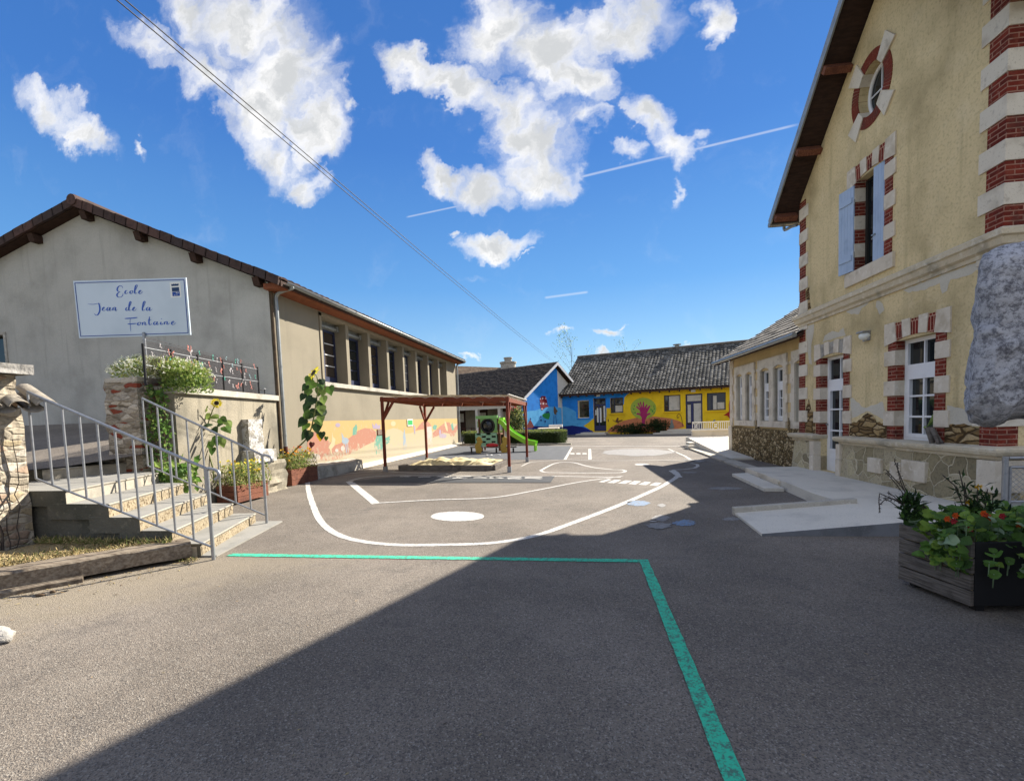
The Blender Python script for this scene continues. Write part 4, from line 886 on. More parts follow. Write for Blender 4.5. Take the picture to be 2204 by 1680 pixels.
for i, (s0, s1, n_) in enumerate([(6.2, 8.3, 2), (-1.2, 1.7, 3)]):
    w = MB()
    for k in range(n_): fbox(w, s0 + (.0 if i else .15 * k), s1 + (.45 * (n_ - 1 - k) if i else .3 * (1 - k)), .0 + .09 * k * (1.2 if i else 1) , .09 + .09 * k * (1.2 if i else 1), -.35 * (n_ - k) - .5, -.002)
    o = w.build('entrance_step', ['concrete']); tag(o, 'pale concrete steps below the %s door of the far school' % ('yellow' if i else 'blue'), 'steps')
# bushes against the yellow wall
for i, (cx, z, rx, rz_, nn, lb) in enumerate([(4.15, .35, 1.75, .42, 900, 'low dark shrub row under the painted hand tree'), (2.35, .55, .8, .75, 700, 'taller round dark shrub right of the painted hand tree')]):
    b_ = thing('shrub', lb, 'shrub', B0 + bt * cx - bn * .9, -al)
    f = MB(); c = B0 + bt * cx - bn * .8 + UP * z; foliage(f, c, (rx, .6, rz_), nn * 2, .13, .08, 2, 31 + i, lumps=22, lump=.35); f.build('foliage', ['leaf_dark', 'hedge_b', 'leaf_dark'], b_)
    f = MB()
    for k in range(5): p = c - UP * z + bt * random.uniform(-rx * .6, rx * .6); f.tube([p, p + UP * z * 1.2], [.03, .012], 5)
    f.build('stem', ['stem_brown'], b_)
# sparse trees beyond the roofs
def sparse_tree(base, h, seed, lab, nb=11):
    t = thing('tree', lab, 'tree', base); rn = random.Random(seed); tr = MB(); lf = MB(); base = V(base)
    tr.tube([base, base + UP * h * .5, base + UP * h * .95], [.06, .04, .01], 6)
    for k in range(nb):
        z = h * (.45 + .5 * k / nb); a = rn.uniform(0, 6.28); L = h * .22 * (1.25 - k / nb * .7); p = base + UP * z; e = p + V((math.cos(a) * L, math.sin(a) * L, L * rn.uniform(.9, 1.6)))
        m_ = (p + e) / 2 + V((0, 0, -.1)); tr.tube(smooth_path([p, m_, e], 3), [.016, .015, .013, .011, .009, .007, .006], 5)
        for j in range(16): q = p.lerp(e, rn.uniform(.45, 1.05)) + rndv(rn) * .22 * h / 5; leaf(lf, q, rndv(rn), rndv(rn), .17, .11, rn.randrange(3))
    tr.build('trunk', ['twig'], t); lf.build('crown', ['leaf_grey', 'leaf_pale', 'leaf_mid'], t)
q = PP(*zf(300, 280), (0, 58, 0), (0, 1, 0)); sparse_tree((q.x, 58, 0), q.z + 5.6, 3, 'thin sparse tree behind the blue gable', 13)
q = PP(*zf(950, 110), (0, 60, 0), (0, 1, 0)); sparse_tree((q.x, 60, 0), q.z + 2.3, 5, 'small sparse tree top behind the grey tiled roof', 12)
# overhead cables
for i, (xa, xb) in enumerate([((-4.45, -2, 5.52), (-2.75, 37.2, 5.95)), ((-4.42, -2, 5.54), (-2.50, 37.3, 5.9))]):
    m = MB(); A, B = V(xa), V(xb)
    m.tube([A.lerp(B, k / 24) - UP * .12 * 4 * (k / 24) * (1 - k / 24) for k in range(25)], .0062, 6); o = m.build('overhead_cable', ['black_iron']); tag(o, 'black overhead cable crossing the sky to the blue gable, %s of the pair' % ('left' if i == 0 else 'right'), 'cable')
# ================================================================ stone and brick school house on the right, with its annex
HR = math.atan2(.999, -.043)
hO = V((5.205, 6.90, 0))
house = thing('school_house', 'tall ochre rendered gabled house with brick and stone quoins and blue shutters', 'house', hO, HR)
hx = V((math.cos(HR), math.sin(HR), 0)); hy = V((-math.sin(HR), math.cos(HR), 0))
def hl_(p): d = V(p) - hO; return (d.dot(hx), d.z)
hf = lambda u, z, d: V((u, -d, z))
SL = 5.12; RZ = 8.80; EZ = 6.28; EN = 6.74; RC = 2.3
DR = (3.36, 4.20, .17, 2.60); WN = (1.03, 1.88, .935, 2.60); UW = (2.21, 3.02, 4.09, 5.72); OC = (2.62, 7.12, .36, .43)
oc = [(OC[0] + OC[2] * math.cos(a), OC[1] + OC[3] * math.sin(a)) for a in [2 * math.pi * k / 24 for k in range(24)]]
rh = lambda r: [(r[0], r[2]), (r[1], r[2]), (r[1], r[3]), (r[0], r[3])]
w = MB(); w.plate([(0, -.1), (SL, -.1), (SL, EZ), (RC, RZ), (0, EN)], [rh(DR), rh(WN), rh(UW), oc], hf, .38, 0)
w.box(0, .3, -9, -.38, -.1, EN, 0); w.box(SL - .3, SL, -9, -.38, -.1, EZ, 0); w.box(0, SL, -9, -8.7, -.1, EZ, 0)
w.build('wall', ['house_plaster'], house, local=True)
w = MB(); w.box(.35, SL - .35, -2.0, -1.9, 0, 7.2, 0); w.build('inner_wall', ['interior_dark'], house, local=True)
# corner quoins
def quoin(s_edge, dr, z0, z1, start, name_extra=''):
    st = MB(); br = MB(); z = z0; k = start; h = .265
    while z < z1 - .05:
        zt = min(z + h, z1); wd = .36 if k % 2 == 0 else .25
        a, b = (s_edge, s_edge + dr * wd); o_ = .022 if k % 2 == 0 else .012
        e = s_edge - dr * o_
        (st if k % 2 == 0 else br).box(min(e, b), max(e, b), -wd * .9, o_, z + .002, zt - .002, 0)
        z = zt; k += 1
    build_split(st, 'quoin_stone', ['limestone_white'], house, local=True, bev=.006); build_split(br, 'quoin_brick', ['red_brick'], house, local=True)
quoin(0, 1, 3.72, 6.75, 1); quoin(0, 1, .95, 3.42, 1); quoin(SL, -1, 3.72, 6.25, 0); quoin(SL, -1, .95, 3.42, 1)
# openings: jamb blocks and flat arches
def jambs(r, z0, z1, start, parent, worn=False):
    a, b = r[0], r[1]; st = MB(); br = MB(); h = .253
    for side in (-1, 1):
        z = z0; k = start
        while z < z1 - .04:
            zt = min(z + h, z1); wd = (.27 if k % 2 == 0 else .19) * (1 if not worn else 1)
            e = a if side < 0 else b; o_ = .025 if k % 2 == 0 else .012
            x0, x1 = (e - wd, e + .004) if side < 0 else (e - .004, e + wd)
            (st if k % 2 == 0 else br).box(x0, x1, -.30, o_, z + .002, zt - .002, 0)
            z = zt; k += 1
    build_split(st, 'jamb_stone', ['limestone'], parent, local=True, bev=.006); build_split(br, 'jamb_brick', ['red_brick'], parent, local=True)
def arch(r, zs, rise, h, parent, n=7, brick='red_brick', ext=.27):
    a, b = r[0], r[1]; st = MB(); br = MB(); xs = [a - ext, a + .02] + [a + (b - a) * k / (n - 2) for k in range(1, n - 2)] + [b - .02, b + ext]
    bot = lambda x: zs + rise * (1 - ((x - (a + b) / 2) / ((b - a) / 2)) ** 2) if a < x < b else zs
    for i in range(len(xs) - 1):
        x0, x1 = xs[i], xs[i + 1]; t = lambda x: (x - (a + b) / 2) * .10
        stone = i % 2 == 0; o_ = .025 if stone else .012; top = zs + h + (.02 if stone else 0); dp = -.30
        pb = [(x0, bot(x0)), ((x0 + x1) / 2, bot((x0 + x1) / 2)), (x1, bot(x1))]
        if i == 0: pb = [(x0, zs - .04), (x1, zs - .04 if False else bot(x1))]; pb = [(x0, zs - .05), (x1, zs)]
        if i == len(xs) - 2: pb = [(x0, zs), (x1, zs - .05)]
        tl = x0 + (t(x0) if i else 0); tr_ = x1 + (t(x1) if i < len(xs) - 2 else 0)
        pts = [V((p[0], dp, p[1])) for p in pb] + [V((tr_, dp, top)), V((tl, dp, top))]
        (st if stone else br).prism(pts, (0, o_ - dp, 0), 0)
    build_split(st, 'arch_stone', ['limestone'], parent, local=True); build_split(br, 'arch_brick', [brick], parent, local=True)
brickmat('upright_brick', '#7a2c22', '#63231c', '#b9927c', bw=.062, bh=.22, worn='#8f4332'); M('grey_stone', (.33, .31, .27), [(6, (.22, .2, .17), .45, .7), (40, (.42, .4, .34), .6, .8)], bmp=(20, .8, .02))
def joinery(r, name, parent, depth, rows, kick=0, trans=None, split=None, mat='white_pvc'):
    a, b, z0, z1 = r; w = MB(); y0, y1 = -depth - .05, -depth + .02
    for (p, q, r0, r1) in [(a, a + .07, z0, z1 + .06), (b - .07, b, z0, z1 + .06), (a + .07, b - .07, z0, z0 + .07), (a + .07, b - .07, z1 - .06, z1 + .06)]: w.box(p, q, y0, y1, r0, r1, 0)
    if trans: w.box(a + .07, b - .07, y0, y1 + .005, trans - .09, trans + .09, 0)
    zt = (trans - .09) if trans else z1 - .06
    if kick: w.box(a + .07, b - .07, y0 + .01, y1 + .002, z0 + .07, z0 + kick, 0); w.box(a + .13, b - .13, y1 + .002, y1 + .012, z0 + .1, z0 + kick - .06, 0)
    zb = z0 + (kick or .07)
    w.box(a + .07, a + .13, y0, y1 + .012, zb, zt, 0); w.box(b - .13, b - .07, y0, y1 + .012, zb, zt, 0); w.box(a + .13, b - .13, y0, y1 + .012, zt - .06, zt, 0); w.box(a + .13, b - .13, y0, y1 + .012, zb, zb + .06, 0)
    sx_ = a + (b - a) * (split or .5); w.box(sx_ - .016, sx_ + .016, y0 + .01, y1, zb, zt, 0)
    if trans: w.box(sx_ - .012, sx_ + .012, y0 + .01, y1 - .004, trans + .09, z1 - .06, 0)
    for k in range(1, rows):
        z = zb + (zt - zb) * k / rows; w.box(a + .13, sx_ - .016, y0 + .01, y1 - .002, z - .015, z + .015, 0); w.box(sx_ + .016, b - .13, y0 + .01, y1 - .002, z - .015, z + .015, 0)
    f = w.build(name, [mat], parent, local=True)
    p = MB(); p.box(a + .05, b - .05, y0 + .02, y0 + .03, zb - .02, z1, 0); p.build('pane', ['dark_glass'], f, local=True)
    return f
d = joinery(DR, 'door', house, .15, 3, .42, 2.03, .44)
w = MB(); w.box(DR[1] - .06, DR[1] - .045, -.13, -.08, 1.15, 1.19, 0); w.tube([(DR[0] + .1, -.08, 1.15), (DR[0] + .1, -.08, 1.3)], .012, 6); w.build('handle', ['zinc'], d, local=True)
jambs(DR, .95, 2.62, 1, house); arch(DR, 2.60, .05, .29, house, 7, 'grey_stone', .25)
wv = joinery(WN, 'window', house, .15, 3, 0, 2.10, .5)
jambs(WN, .935, 2.62, 1, house); arch(WN, 2.60, .05, .30, house, 7, 'upright_brick', .27)
jambs(UW, 4.09, 5.72, 1, house); arch(UW, 5.70, .06, .30, house, 7, 'upright_brick', .26)
w = MB(); w.box(UW[0] - .27, UW[1] + .27, -.3, .05, 3.84, 4.088, 0); w.build('window_sill', ['limestone'], house, local=True, bev=.008)
w = MB()
for (p, q, r0, r1) in [(UW[0], UW[0] + .07, 4.09, 5.8), (UW[1] - .07, UW[1], 4.09, 5.8), (UW[0] + .07, UW[1] - .07, 4.09, 4.16), (UW[0] + .07, UW[1] - .07, 5.68, 5.8), (2.59, 2.64, 4.16, 5.68)]: w.box(p, q, -.22, -.16, r0, r1, 0)
f = w.build('window', ['interior_dark'], house, local=True); p = MB(); p.box(UW[0] + .03, UW[1] - .03, -.20, -.19, 4.1, 5.75, 0); p.build('pane', ['dark_glass'], f, local=True)
def shutter(hinge, ang, wd, z0, z1, flip=1):
    """board shutter hung at (x,y); ang measured from +x in the wall frame"""
    m = MB(); dx_, dy_ = math.cos(ang), math.sin(ang); px, py = -dy_, dx_; n = 5
    for k in range(n):
        a, b = wd * k / n + .002, wd * (k + 1) / n - .002; c0 = V((hinge[0] + dx_ * (a + b) / 2, hinge[1] + dy_ * (a + b) / 2, (z0 + z1) / 2))
        m.obox(c0, V((dx_, dy_, 0)) * (b - a) / 2, V((px, py, 0)) * .013, UP * (z1 - z0) / 2, 0)
    for z in (z0 + .25, z1 - .25):
        m.obox(V((hinge[0] + dx_ * wd / 2 - px * .02 * flip, hinge[1] + dy_ * wd / 2 - py * .02 * flip, z)), V((dx_, dy_, 0)) * (wd / 2 - .03), V((px, py, 0)) * .012, UP * .045, 0)
    m.obox(V((hinge[0] + dx_ * wd * .9 + px * .025 * flip, hinge[1] + dy_ * wd * .9 + py * .025 * flip, z0 + .45)), V((dx_, dy_, 0)) * .04, V((px, py, 0)) * .01, UP * .012, 1)
    for z in (z0 + .3, z1 - .3): m.tube([(hinge[0], hinge[1], z - .05), (hinge[0], hinge[1], z + .05)], .014, 6, 1)
    return m.build('shutter', ['shutter_blue', 'zinc'], house, local=True)
shutter((UW[1] + .005, .03), R(11), .36, 4.10, 5.66, -1)
shutter((UW[0] + .005, -.03), R(5), .30, 4.11, 5.72); shutter((UW[0] + .335, -.08), R(-14), .14, 4.11, 5.70)
# oculus with voussoirs
st = MB()
def pt_(a, s, y): return V((OC[0] + math.cos(a) * (OC[2] + s), y, OC[1] + math.sin(a) * (OC[3] + s)))
M('brick_plain', '#74301f', [(4, (.12, .035, .022), .4, .7), (30, (.3, .14, .09), .58, .8)], bmp=(40, .5, .01)); M('joint', (.36, .24, .18))
for q in (0, 90, 180, 270):
    br = MB(); n = 11; g_ = .0
    for k in range(n):
        a0, a1 = R(q - 31 + 62 * k / n + .45), R(q - 31 + 62 * (k + 1) / n - .45)
        br.prism([pt_(a0, 0, -.25), pt_(a1, 0, -.25), pt_(a1, .19, -.25), pt_(a0, .19, -.25)], (0, .265, 0), 0)
    br.prism([pt_(R(q - 31 + 62 * k / 16), .003, -.25) for k in range(17)] + [pt_(R(q + 31 - 62 * k / 16), .185, -.25) for k in range(17)], (0, .258, 0), 1)
    br.build('oculus_brick', ['brick_plain', 'joint'], house, local=True)
for q in (45, 135, 225, 315):
    a0, a1 = R(q - 14), R(q + 14); c = R(q)
    e = [pt_(a0, 0, -.25), pt_(a1, 0, -.25), pt_(R(q + 13), .38, -.25), pt_(R(q - 13), .38, -.25)]
    st.prism(e, (0, .28, 0), 0)
build_split(st, 'oculus_keystone', ['limestone_white'], house, local=True)
w = MB(); w.tube([V((OC[0] + (OC[2] - .02) * math.cos(a), -.18, OC[1] + (OC[3] - .02) * math.sin(a))) for a in [2 * math.pi * k / 32 for k in range(33)]], .035, 6); w.bar((OC[0], -.18, OC[1] - OC[3]), (OC[0], -.18, OC[1] + OC[3]), .02, .02); w.bar((OC[0] - OC[2], -.18, OC[1]), (OC[0] + OC[2], -.18, OC[1]), .02, .02)
f = w.build('oculus_window', ['white_pvc'], house, local=True); p = MB(); disc(p, (OC[0], -.20, OC[1]), (OC[2], 0, 0), (0, 0, OC[3]), 24); p.build('pane', ['dark_glass'], f, local=True)
# string course (cornice)
def moulding(mb, prof, s0, s1, ret0=True, ret1=True, jit=0):
    n = 1
    for i in range(len(prof) - 1):
        (y0, z0), (y1, z1) = prof[i], prof[i + 1]
        mb.add([(s0 - y0 * ret0, y0, z0), (s1 + y0 * ret1, y0, z0), (s1 + y1 * ret1, y1, z1), (s0 - y1 * ret0, y1, z1)], [(0, 1, 2, 3)], 0)
        for (s, sg, on) in ((s0, -1, ret0), (s1, 1, ret1)):
            if on: mb.add([(s + sg * y0, y0, z0), (s + sg * y1, y1, z1), (s + sg * y1, -.5, z1), (s + sg * y0, -.5, z0)], [(0, 1, 2, 3) if sg > 0 else (3, 2, 1, 0)], 0)
w = MB(); moulding(w, [(.0, 3.42), (.03, 3.42), (.035, 3.47), (.08, 3.50), (.10, 3.58), (.13, 3.60), (.13, 3.67), (.06, 3.71), (0, 3.73)], 0, SL); w.build('cornice', ['ledge_stone'], house, local=True)
# plinth in two runs, each under a moulded ledge
for (s0, s1, r0, r1) in [(-.02, DR[0] - .14, True, False), (DR[1] + .16, SL + .02, False, True)]:
    w = MB(); w.plate([(s0 - (.13 if r0 else 0), -.1), (s1 + (.13 if r1 else 0), -.1), (s1 + (.05 if r1 else 0), .80), (s0 - (.05 if r0 else 0), .80)], [], lambda u, z, d: V((u, .15 - .07 * max(0, z) / .8 - d, z)), .3, 0)
    w.build('plinth', ['plinth_rubble'], house, local=True)
    w = MB(); moulding(w, [(.06, .79), (.10, .80), (.11, .84), (.17, .86), (.19, .90), (.19, .935), (.16, .95), (0, .965)], s0, s1, True, True); w.box(s0 - .0, s1, -.3, .0, .80, .96, 0); w.build('ledge', ['ledge_stone'], house, local=True)
w = MB()
for (a, b) in [(DR[0] - .14, DR[0]), (DR[1], DR[1] + .18)]:
    w.box(a, b, -.3, .155, .1, .49, 0); w.box(a + .002, b - .002, -.3, .15, .493, .80, 0)
w.box(-.16, .12, -.2, .145, .38, .79, 0); w.box(1.0, 1.5, 0, .152, .34, .66, 0); w.box(1.52, 1.78, .0, .15, .30, .6, 0); w.box(2.0, 2.36, 0, .15, .36, .62, 0)
build_split(w, 'plinth_block', ['limestone'], house, local=True, bev=.012)
# patches: bare rubble near the ledge, bare render under the string course
def blotch(pts, mat, y=.004, name='patch', jit=.012):
    out = []; rn = random.Random(len(pts))
    for i in range(len(pts)):
        a, b = pts[i], pts[(i + 1) % len(pts)]; n = max(1, int(math.hypot(b[0] - a[0], b[1] - a[1]) / .06))
        for k in range(n): t = k / n; out.append((a[0] + (b[0] - a[0]) * t + rn.uniform(-jit, jit), a[1] + (b[1] - a[1]) * t + rn.uniform(-jit, jit)))
    m = MB(); m.poly([(u, y, z) for u, z in out], 0, (0, 1, 0)); return m
allr = blotch([(1.88 + .2, .965), (3.15, .965), (3.15, 1.22), (2.95, 1.24), (2.8, 1.32), (2.6, 1.42), (2.45, 1.36), (2.35, 1.25), (2.08, 1.22)], 0)
m2 = blotch([(.12, .965), (.86, .965), (.84, 1.22), (.5, 1.24), (.3, 1.2), (.12, 1.19)], 0); allr.add(m2.v, m2.f, 0)
m2 = blotch([(4.42, .965), (4.86, .965), (4.84, 1.5), (4.7, 1.75), (4.6, 1.5), (4.42, 1.42)], 0); allr.add(m2.v, m2.f, 0)
m2 = blotch([(4.62, 3.75), (4.86, 3.75), (4.84, 4.2), (4.72, 4.26), (4.68, 3.95)], 0); allr.add(m2.v, m2.f, 0); build_split(allr, 'bare_stone_patch', ['bare_rubble'], house, local=True)
allr = blotch([(4.5, 3.4), (4.86, 3.4), (4.82, 3.1), (4.7, 2.55), (4.58, 2.5), (4.62, 2.9), (4.5, 3.2)], 0)
for P_ in [[(2.3, 3.12), (2.42, 3.28), (2.40, 3.38), (2.33, 3.36), (2.23, 3.3), (2.2, 3.18)], [(.2, 3.41), (1.75, 3.41), (1.6, 3.33), (1.3, 3.29), (1.0, 3.3), (.95, 3.14), (.85, 3.16), (.8, 3.3), (.5, 3.27), (.2, 3.33)], [(2.6, 3.41), (3.3, 3.41), (3.2, 3.33), (2.9, 3.25), (2.8, 3.36)], [(3.3, 2.94), (4.15, 2.94), (4.05, 3.06), (3.8, 3.1), (3.55, 3.05), (3.4, 3.1)], [(2.06, 1.24), (2.6, 1.45), (3.1, 1.3), (3.15, 1.75), (2.7, 1.5), (2.2, 1.6)], [(.14, 1.22), (.84, 1.24), (.8, 1.5), (.4, 1.42), (.14, 1.5)]]:
    m2 = blotch(P_, 0, .003); allr.add(m2.v, m2.f, 0)
build_split(allr, 'bare_render_patch', ['bare_render'], house, local=True)
# roof: steep gable with deep verge
vo = .50
r = MB()
for sgn, s_e in ((1, SL + .42), (-1, -.42)):
    ze = RZ + .18 - .905 * (abs(s_e - RC))
    e = V((s_e, 0, ze)); rg = V((RC, 0, RZ + .18)); vd = rg - e
    tiles(r, (s_e, vo - .02, ze), (0, -1, 0), vd, 9.4, vd.length, .3, .3, 0, .02, 3, 1, 40, flat=True)
    m = MB(); n_ = V((vd.z, 0, -vd.x)).normalized(); n_ = n_ if n_.z > 0 else -n_
    m.prism([e + V((0, vo, 0)) - n_ * .015, rg + V((0, vo, 0)) - n_ * .015, rg + V((0, vo, 0)) - n_ * .09, e + V((0, vo, 0)) - n_ * .09], (0, -9.4, 0), 0); m.build('roof_deck', ['soffit_board'], house, local=True)
    m = MB(); m.prism([e + V((0, vo, 0)) + n_ * .035, rg + V((0, vo, 0)) + n_ * .035, rg + V((0, vo, 0)) - n_ * .13, e + V((0, vo, 0)) - n_ * .13], (0, .03, 0), 0); m.build('barge_board', ['zinc'], house, local=True)
    m = MB()
    for q in (.04, .36, .68, .97):
        c = e.lerp(rg, q) - n_ * .17; m.obox(c + V((0, vo * .5, 0)), vd.normalized() * .06, V((0, vo * .48, 0)), n_ * .08, 0)
    build_split(m, 'purlin', ['planter_wood'], house, local=True)
    m = MB(); x = s_e + sgn * .06
    ns = 9
    m.tube([(x, vo, ze - .05), (x, -8.8, ze - .05)], .065, 8); m.build('gutter', ['zinc'], house, local=True)
    if sgn > 0: m = MB(); m.tube(smooth_path([(x, vo - .35, ze - .1), (x - .02, vo - .36, ze - .2), (x - .25, vo - .4, ze - .22), (SL + .06, vo - .45, ze - .25)], 4), .035, 8); m.build('gutter_pipe', ['zinc'], house, local=True)
r.build('roof', ['slate0', 'slate1', 'slate2'], house, local=True)
# wall lamp between door and window
p = hl_(PP(*zoom(2560, 1040, 3.23)(862, 175), (5.05, 10.5, 0), V((.999, .043, 0)))); lm = thing('wall_lamp', 'grey oval bulkhead lamp on the ochre wall between door and window', 'lamp', hO + hx * p[0] + UP * p[1], HR)
w = MB(); w.box(-.09, .09, 0, .035, -.09, .09, 0); w.build('back_plate', ['galvanised'], lm, local=True, bev=.01)
w = MB(); w.blob((0, .045, .0), (.10, .095, .075), 16, 10, 0); w.build('shade', ['sign_white'], lm, local=True); w = MB(); w.box(-.1, .1, .03, .145, .055, .085, 0); w.build('hood', ['galvanised'], lm, local=True, bev=.012)
# ---------------------------------------------------------------- annex
AO = hO + hx * SL - hy * .25
annex = thing('annex', 'low annex of the stone house with tall paired windows in white stone surrounds', 'building', AO, HR)
AL = 10.55 - SL; wz0, wz1 = 1.20, 2.66
def al_(s): return s - SL
pairs = [(al_(8.39), al_(10.06)), (al_(6.30), al_(8.12)), (al_(4.35), al_(6.02))]
hs_ = []; ws_ = []
for (a, b) in pairs:
    m_ = (a + b) / 2; ws_ += [(a + .17, m_ - .13), (m_ + .13, b - .17)]
ws_ = [q for q in ws_ if q[0] > .0]
w = MB(); w.plate([(0, -.1), (AL, -.1), (AL, 3.3), (0, 3.3)], [[(a, wz0), (b, wz0), (b, wz1), (a, wz1)] for a, b in ws_], hf, .45, 0, 1)
w.box(AL - .3, AL, -8, -.45, -.1, 3.3, 0); w.add([(AL, -.0, 3.3), (AL, -7, 3.3), (AL, -3.5, 5.6)], [(0, 1, 2)], 0)
w.build('wall', ['annex_plaster', 'bare_render'], annex, local=True)
w = MB(); w.plate([(0, -.1), (AL + .02, -.1), (AL + .02, .97), (al_(10.06), 1.0), (al_(8.3), .95), (al_(8.2), 1.25), (al_(8.12), 1.2), (al_(8.1), .98), (al_(6.2), .96), (al_(6.15), 1.3), (al_(6.0), 1.2), (0, 1.0)], [], lambda u, z, d: V((u, .05 - d, z)), .048, 0); w.build('stone_base', ['rubble_base'], annex, local=True)
for (a, b) in pairs:
    w = MB(); a_ = max(a, .01); m_ = (a + b) / 2; ins = [q for q in ws_ if a < q[0] < b]
    z = wz0 - .17; k = 0
    def bx(x0, x1, z0, z1, o): 
        if x1 > x0 + .01: w.box(x0, x1, -.1, o, z0, z1, 0)
    bx(a_, b, wz0 - .17, wz0 - .002, .06)
    bx(a_, b, wz1 + .09, wz1 + .32, .05)
    z = wz0; k = 0
    while z < wz1 + .08:
        zt = min(z + .245, wz1 + .088); e = .07 if k % 2 == 0 else 0
        if a > 0: bx(a - e, a + .17, z, zt - .002, .05)
        bx(b - .17, b + e, z, zt - .002, .05); z = zt; k += 1
    bx(m_ - .13, m_ + .13, wz0, wz1 + .088, .05)
    for (p, q) in ins:
        n = 8
        for i in range(n):
            x0, x1 = p + (q - p) * i / n, p + (q - p) * (i + 1) / n; f = lambda x: wz1 + .07 * (1 - ((x - (p + q) / 2) / ((q - p) / 2)) ** 2)
            w.prism([(x0, -.1, f(x0)), (x1, -.1, f(x1)), (x1, -.1, wz1 + .088), (x0, -.1, wz1 + .088)], (0, .15, 0), 0)
    w.build('window_surround', ['limestone_white'], annex, local=True)
for (a, b) in ws_: joinery((a, b, wz0 + .01, wz1), 'window', annex, .10, 3, 0, 2.2, .5)
w = MB(); 
for k in range(8): w.box(AL - (.3 if k % 2 else .22), AL + .03, -.2, .03, 1.0 + k * .28, 1.278 + k * .28, 0)
w.box(AL - .25, AL + .06, -.2, .07, -.1, .99, 0); build_split(w, 'quoin_stone', ['limestone'], annex, local=True, bev=.006)
r = MB(); e0_ = V((-.2, .42, 3.25)); vd_ = V((0, -4.0, 2.55))
tiles(r, e0_ + V((0, 0, 0)), (1, 0, 0), vd_, AL + .6, vd_.length, .24, .28, .0, .03, 3, 1, 50, flat=True); r.build('roof', ['slate0', 'slate1', 'slate2'], annex, local=True)
r = MB(); r.prism([e0_ - V((0, 0, .02)), e0_ + vd_ - V((0, 0, .02)), e0_ + vd_ - V((0, 0, .12)), e0_ - V((0, 0, .1))], (AL + .6, 0, 0), 0); r.prism([e0_ + vd_, e0_ + vd_ + V((0, -3.8, -2.4)), e0_ + vd_ + V((0, -3.8, -2.5)), e0_ + vd_ - V((0, 0, .1))], (AL + .6, 0, 0), 0); r.build('roof_deck', ['dark_timber'], annex, local=True)
r = MB(); r.tube([(-.2, .47, 3.24), (AL + .42, .47, 3.24)], .06, 8); r.build('gutter', ['zinc'], annex, local=True)
# ---------------------------------------------------------------- ramp, platform, paths
rp_ = thing('access_ramp', 'pale concrete ramp and platform with low kerb in front of the house door', 'ramp', (4, 8, 0))
w = MB(); PZ = .165
zz_ = lambda x: .03 + (PZ - .03) * (x - 2.07) / 1.55
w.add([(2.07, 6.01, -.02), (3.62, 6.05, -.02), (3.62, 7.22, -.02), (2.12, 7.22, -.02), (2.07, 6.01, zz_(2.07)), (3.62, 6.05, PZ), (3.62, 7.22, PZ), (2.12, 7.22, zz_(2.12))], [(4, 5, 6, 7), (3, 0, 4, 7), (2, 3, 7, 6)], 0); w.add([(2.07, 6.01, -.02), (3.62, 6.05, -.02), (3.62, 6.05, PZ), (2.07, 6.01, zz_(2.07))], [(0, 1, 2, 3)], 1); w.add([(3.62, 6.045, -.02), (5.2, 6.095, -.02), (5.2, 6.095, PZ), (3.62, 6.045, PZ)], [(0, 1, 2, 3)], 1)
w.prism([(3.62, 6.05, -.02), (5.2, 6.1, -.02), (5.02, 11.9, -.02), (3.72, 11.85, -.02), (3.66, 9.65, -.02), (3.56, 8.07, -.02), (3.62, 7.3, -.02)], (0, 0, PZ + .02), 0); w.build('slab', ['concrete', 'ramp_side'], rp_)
w = MB(); w.add([(2.10, 7.22, -.02), (3.75, 7.22, -.02), (3.75, 7.32, -.02), (2.10, 7.32, -.02), (2.10, 7.22, .11), (3.75, 7.22, .235), (3.75, 7.32, .235), (2.10, 7.32, .11)], [(0, 1, 5, 4), (1, 2, 6, 5), (2, 3, 7, 6), (3, 0, 4, 7), (4, 5, 6, 7)], 0); w.build('kerb', ['concrete_old'], rp_, bev=.01)
w = MB(); w.add([(3.70, 9.62, .02), (3.78, 11.88, .02), (3.72, 11.88, .13), (3.63, 9.6, .13)], [(0, 1, 2, 3)], 0)
k = 0
for row in range(3):
    n = 9
    for i in range(n):
        y0, y1 = 9.66 + (2.2) * i / n + .05 * (row % 2), 9.66 + 2.2 * (i + 1) / n + .05 * (row % 2) - .015; w.box(3.635 + .04 * (y0 - 9.66), 3.68 + .04 * (y0 - 9.66), y0, min(y1, 11.86), .012 + row * .05, .055 + row * .05, 0)
build_split(w, 'edge_brick', ['limestone_white'], rp_)
w = MB(); w.prism([(3.31, 11.5, 0), (3.24, 9.29, 0), (3.585, 9.27, 0), (3.69, 11.6, 0)], (0, 0, .07), 0); o = w.build('entrance_step', ['concrete'], None, bev=.012); tag(o, 'low concrete step slab against the brick edge of the platform', 'step')
pth = MB(); yk = [12.4, 15.4, 19.9, 22.3]; pz_ = lambda y: .05 if y < 15.3 else .05 + .36 * (y - 15.3) / 7
for (a, b) in [(15.3, 18), (18, 22.3)]:
    xa, xb = 4.36 + (a - 15.3) * .01, 4.36 + (b - 15.3) * .01
    pth.add([(xa, a, pz_(a)), (6.4, a, pz_(a)), (6.4, b, pz_(b)), (xb, b, pz_(b)), (xa, a, -.02), (xb, b, -.02)], [(0, 1, 2, 3), (4, 0, 3, 5)], 0)
pth.add([(4.36, 15.3, -.02), (6.4, 15.3, -.02), (6.4, 15.3, pz_(15.4)), (4.36, 15.3, pz_(15.4))], [(0, 1, 2, 3)], 0)
struct(pth, 'path', ['concrete'])
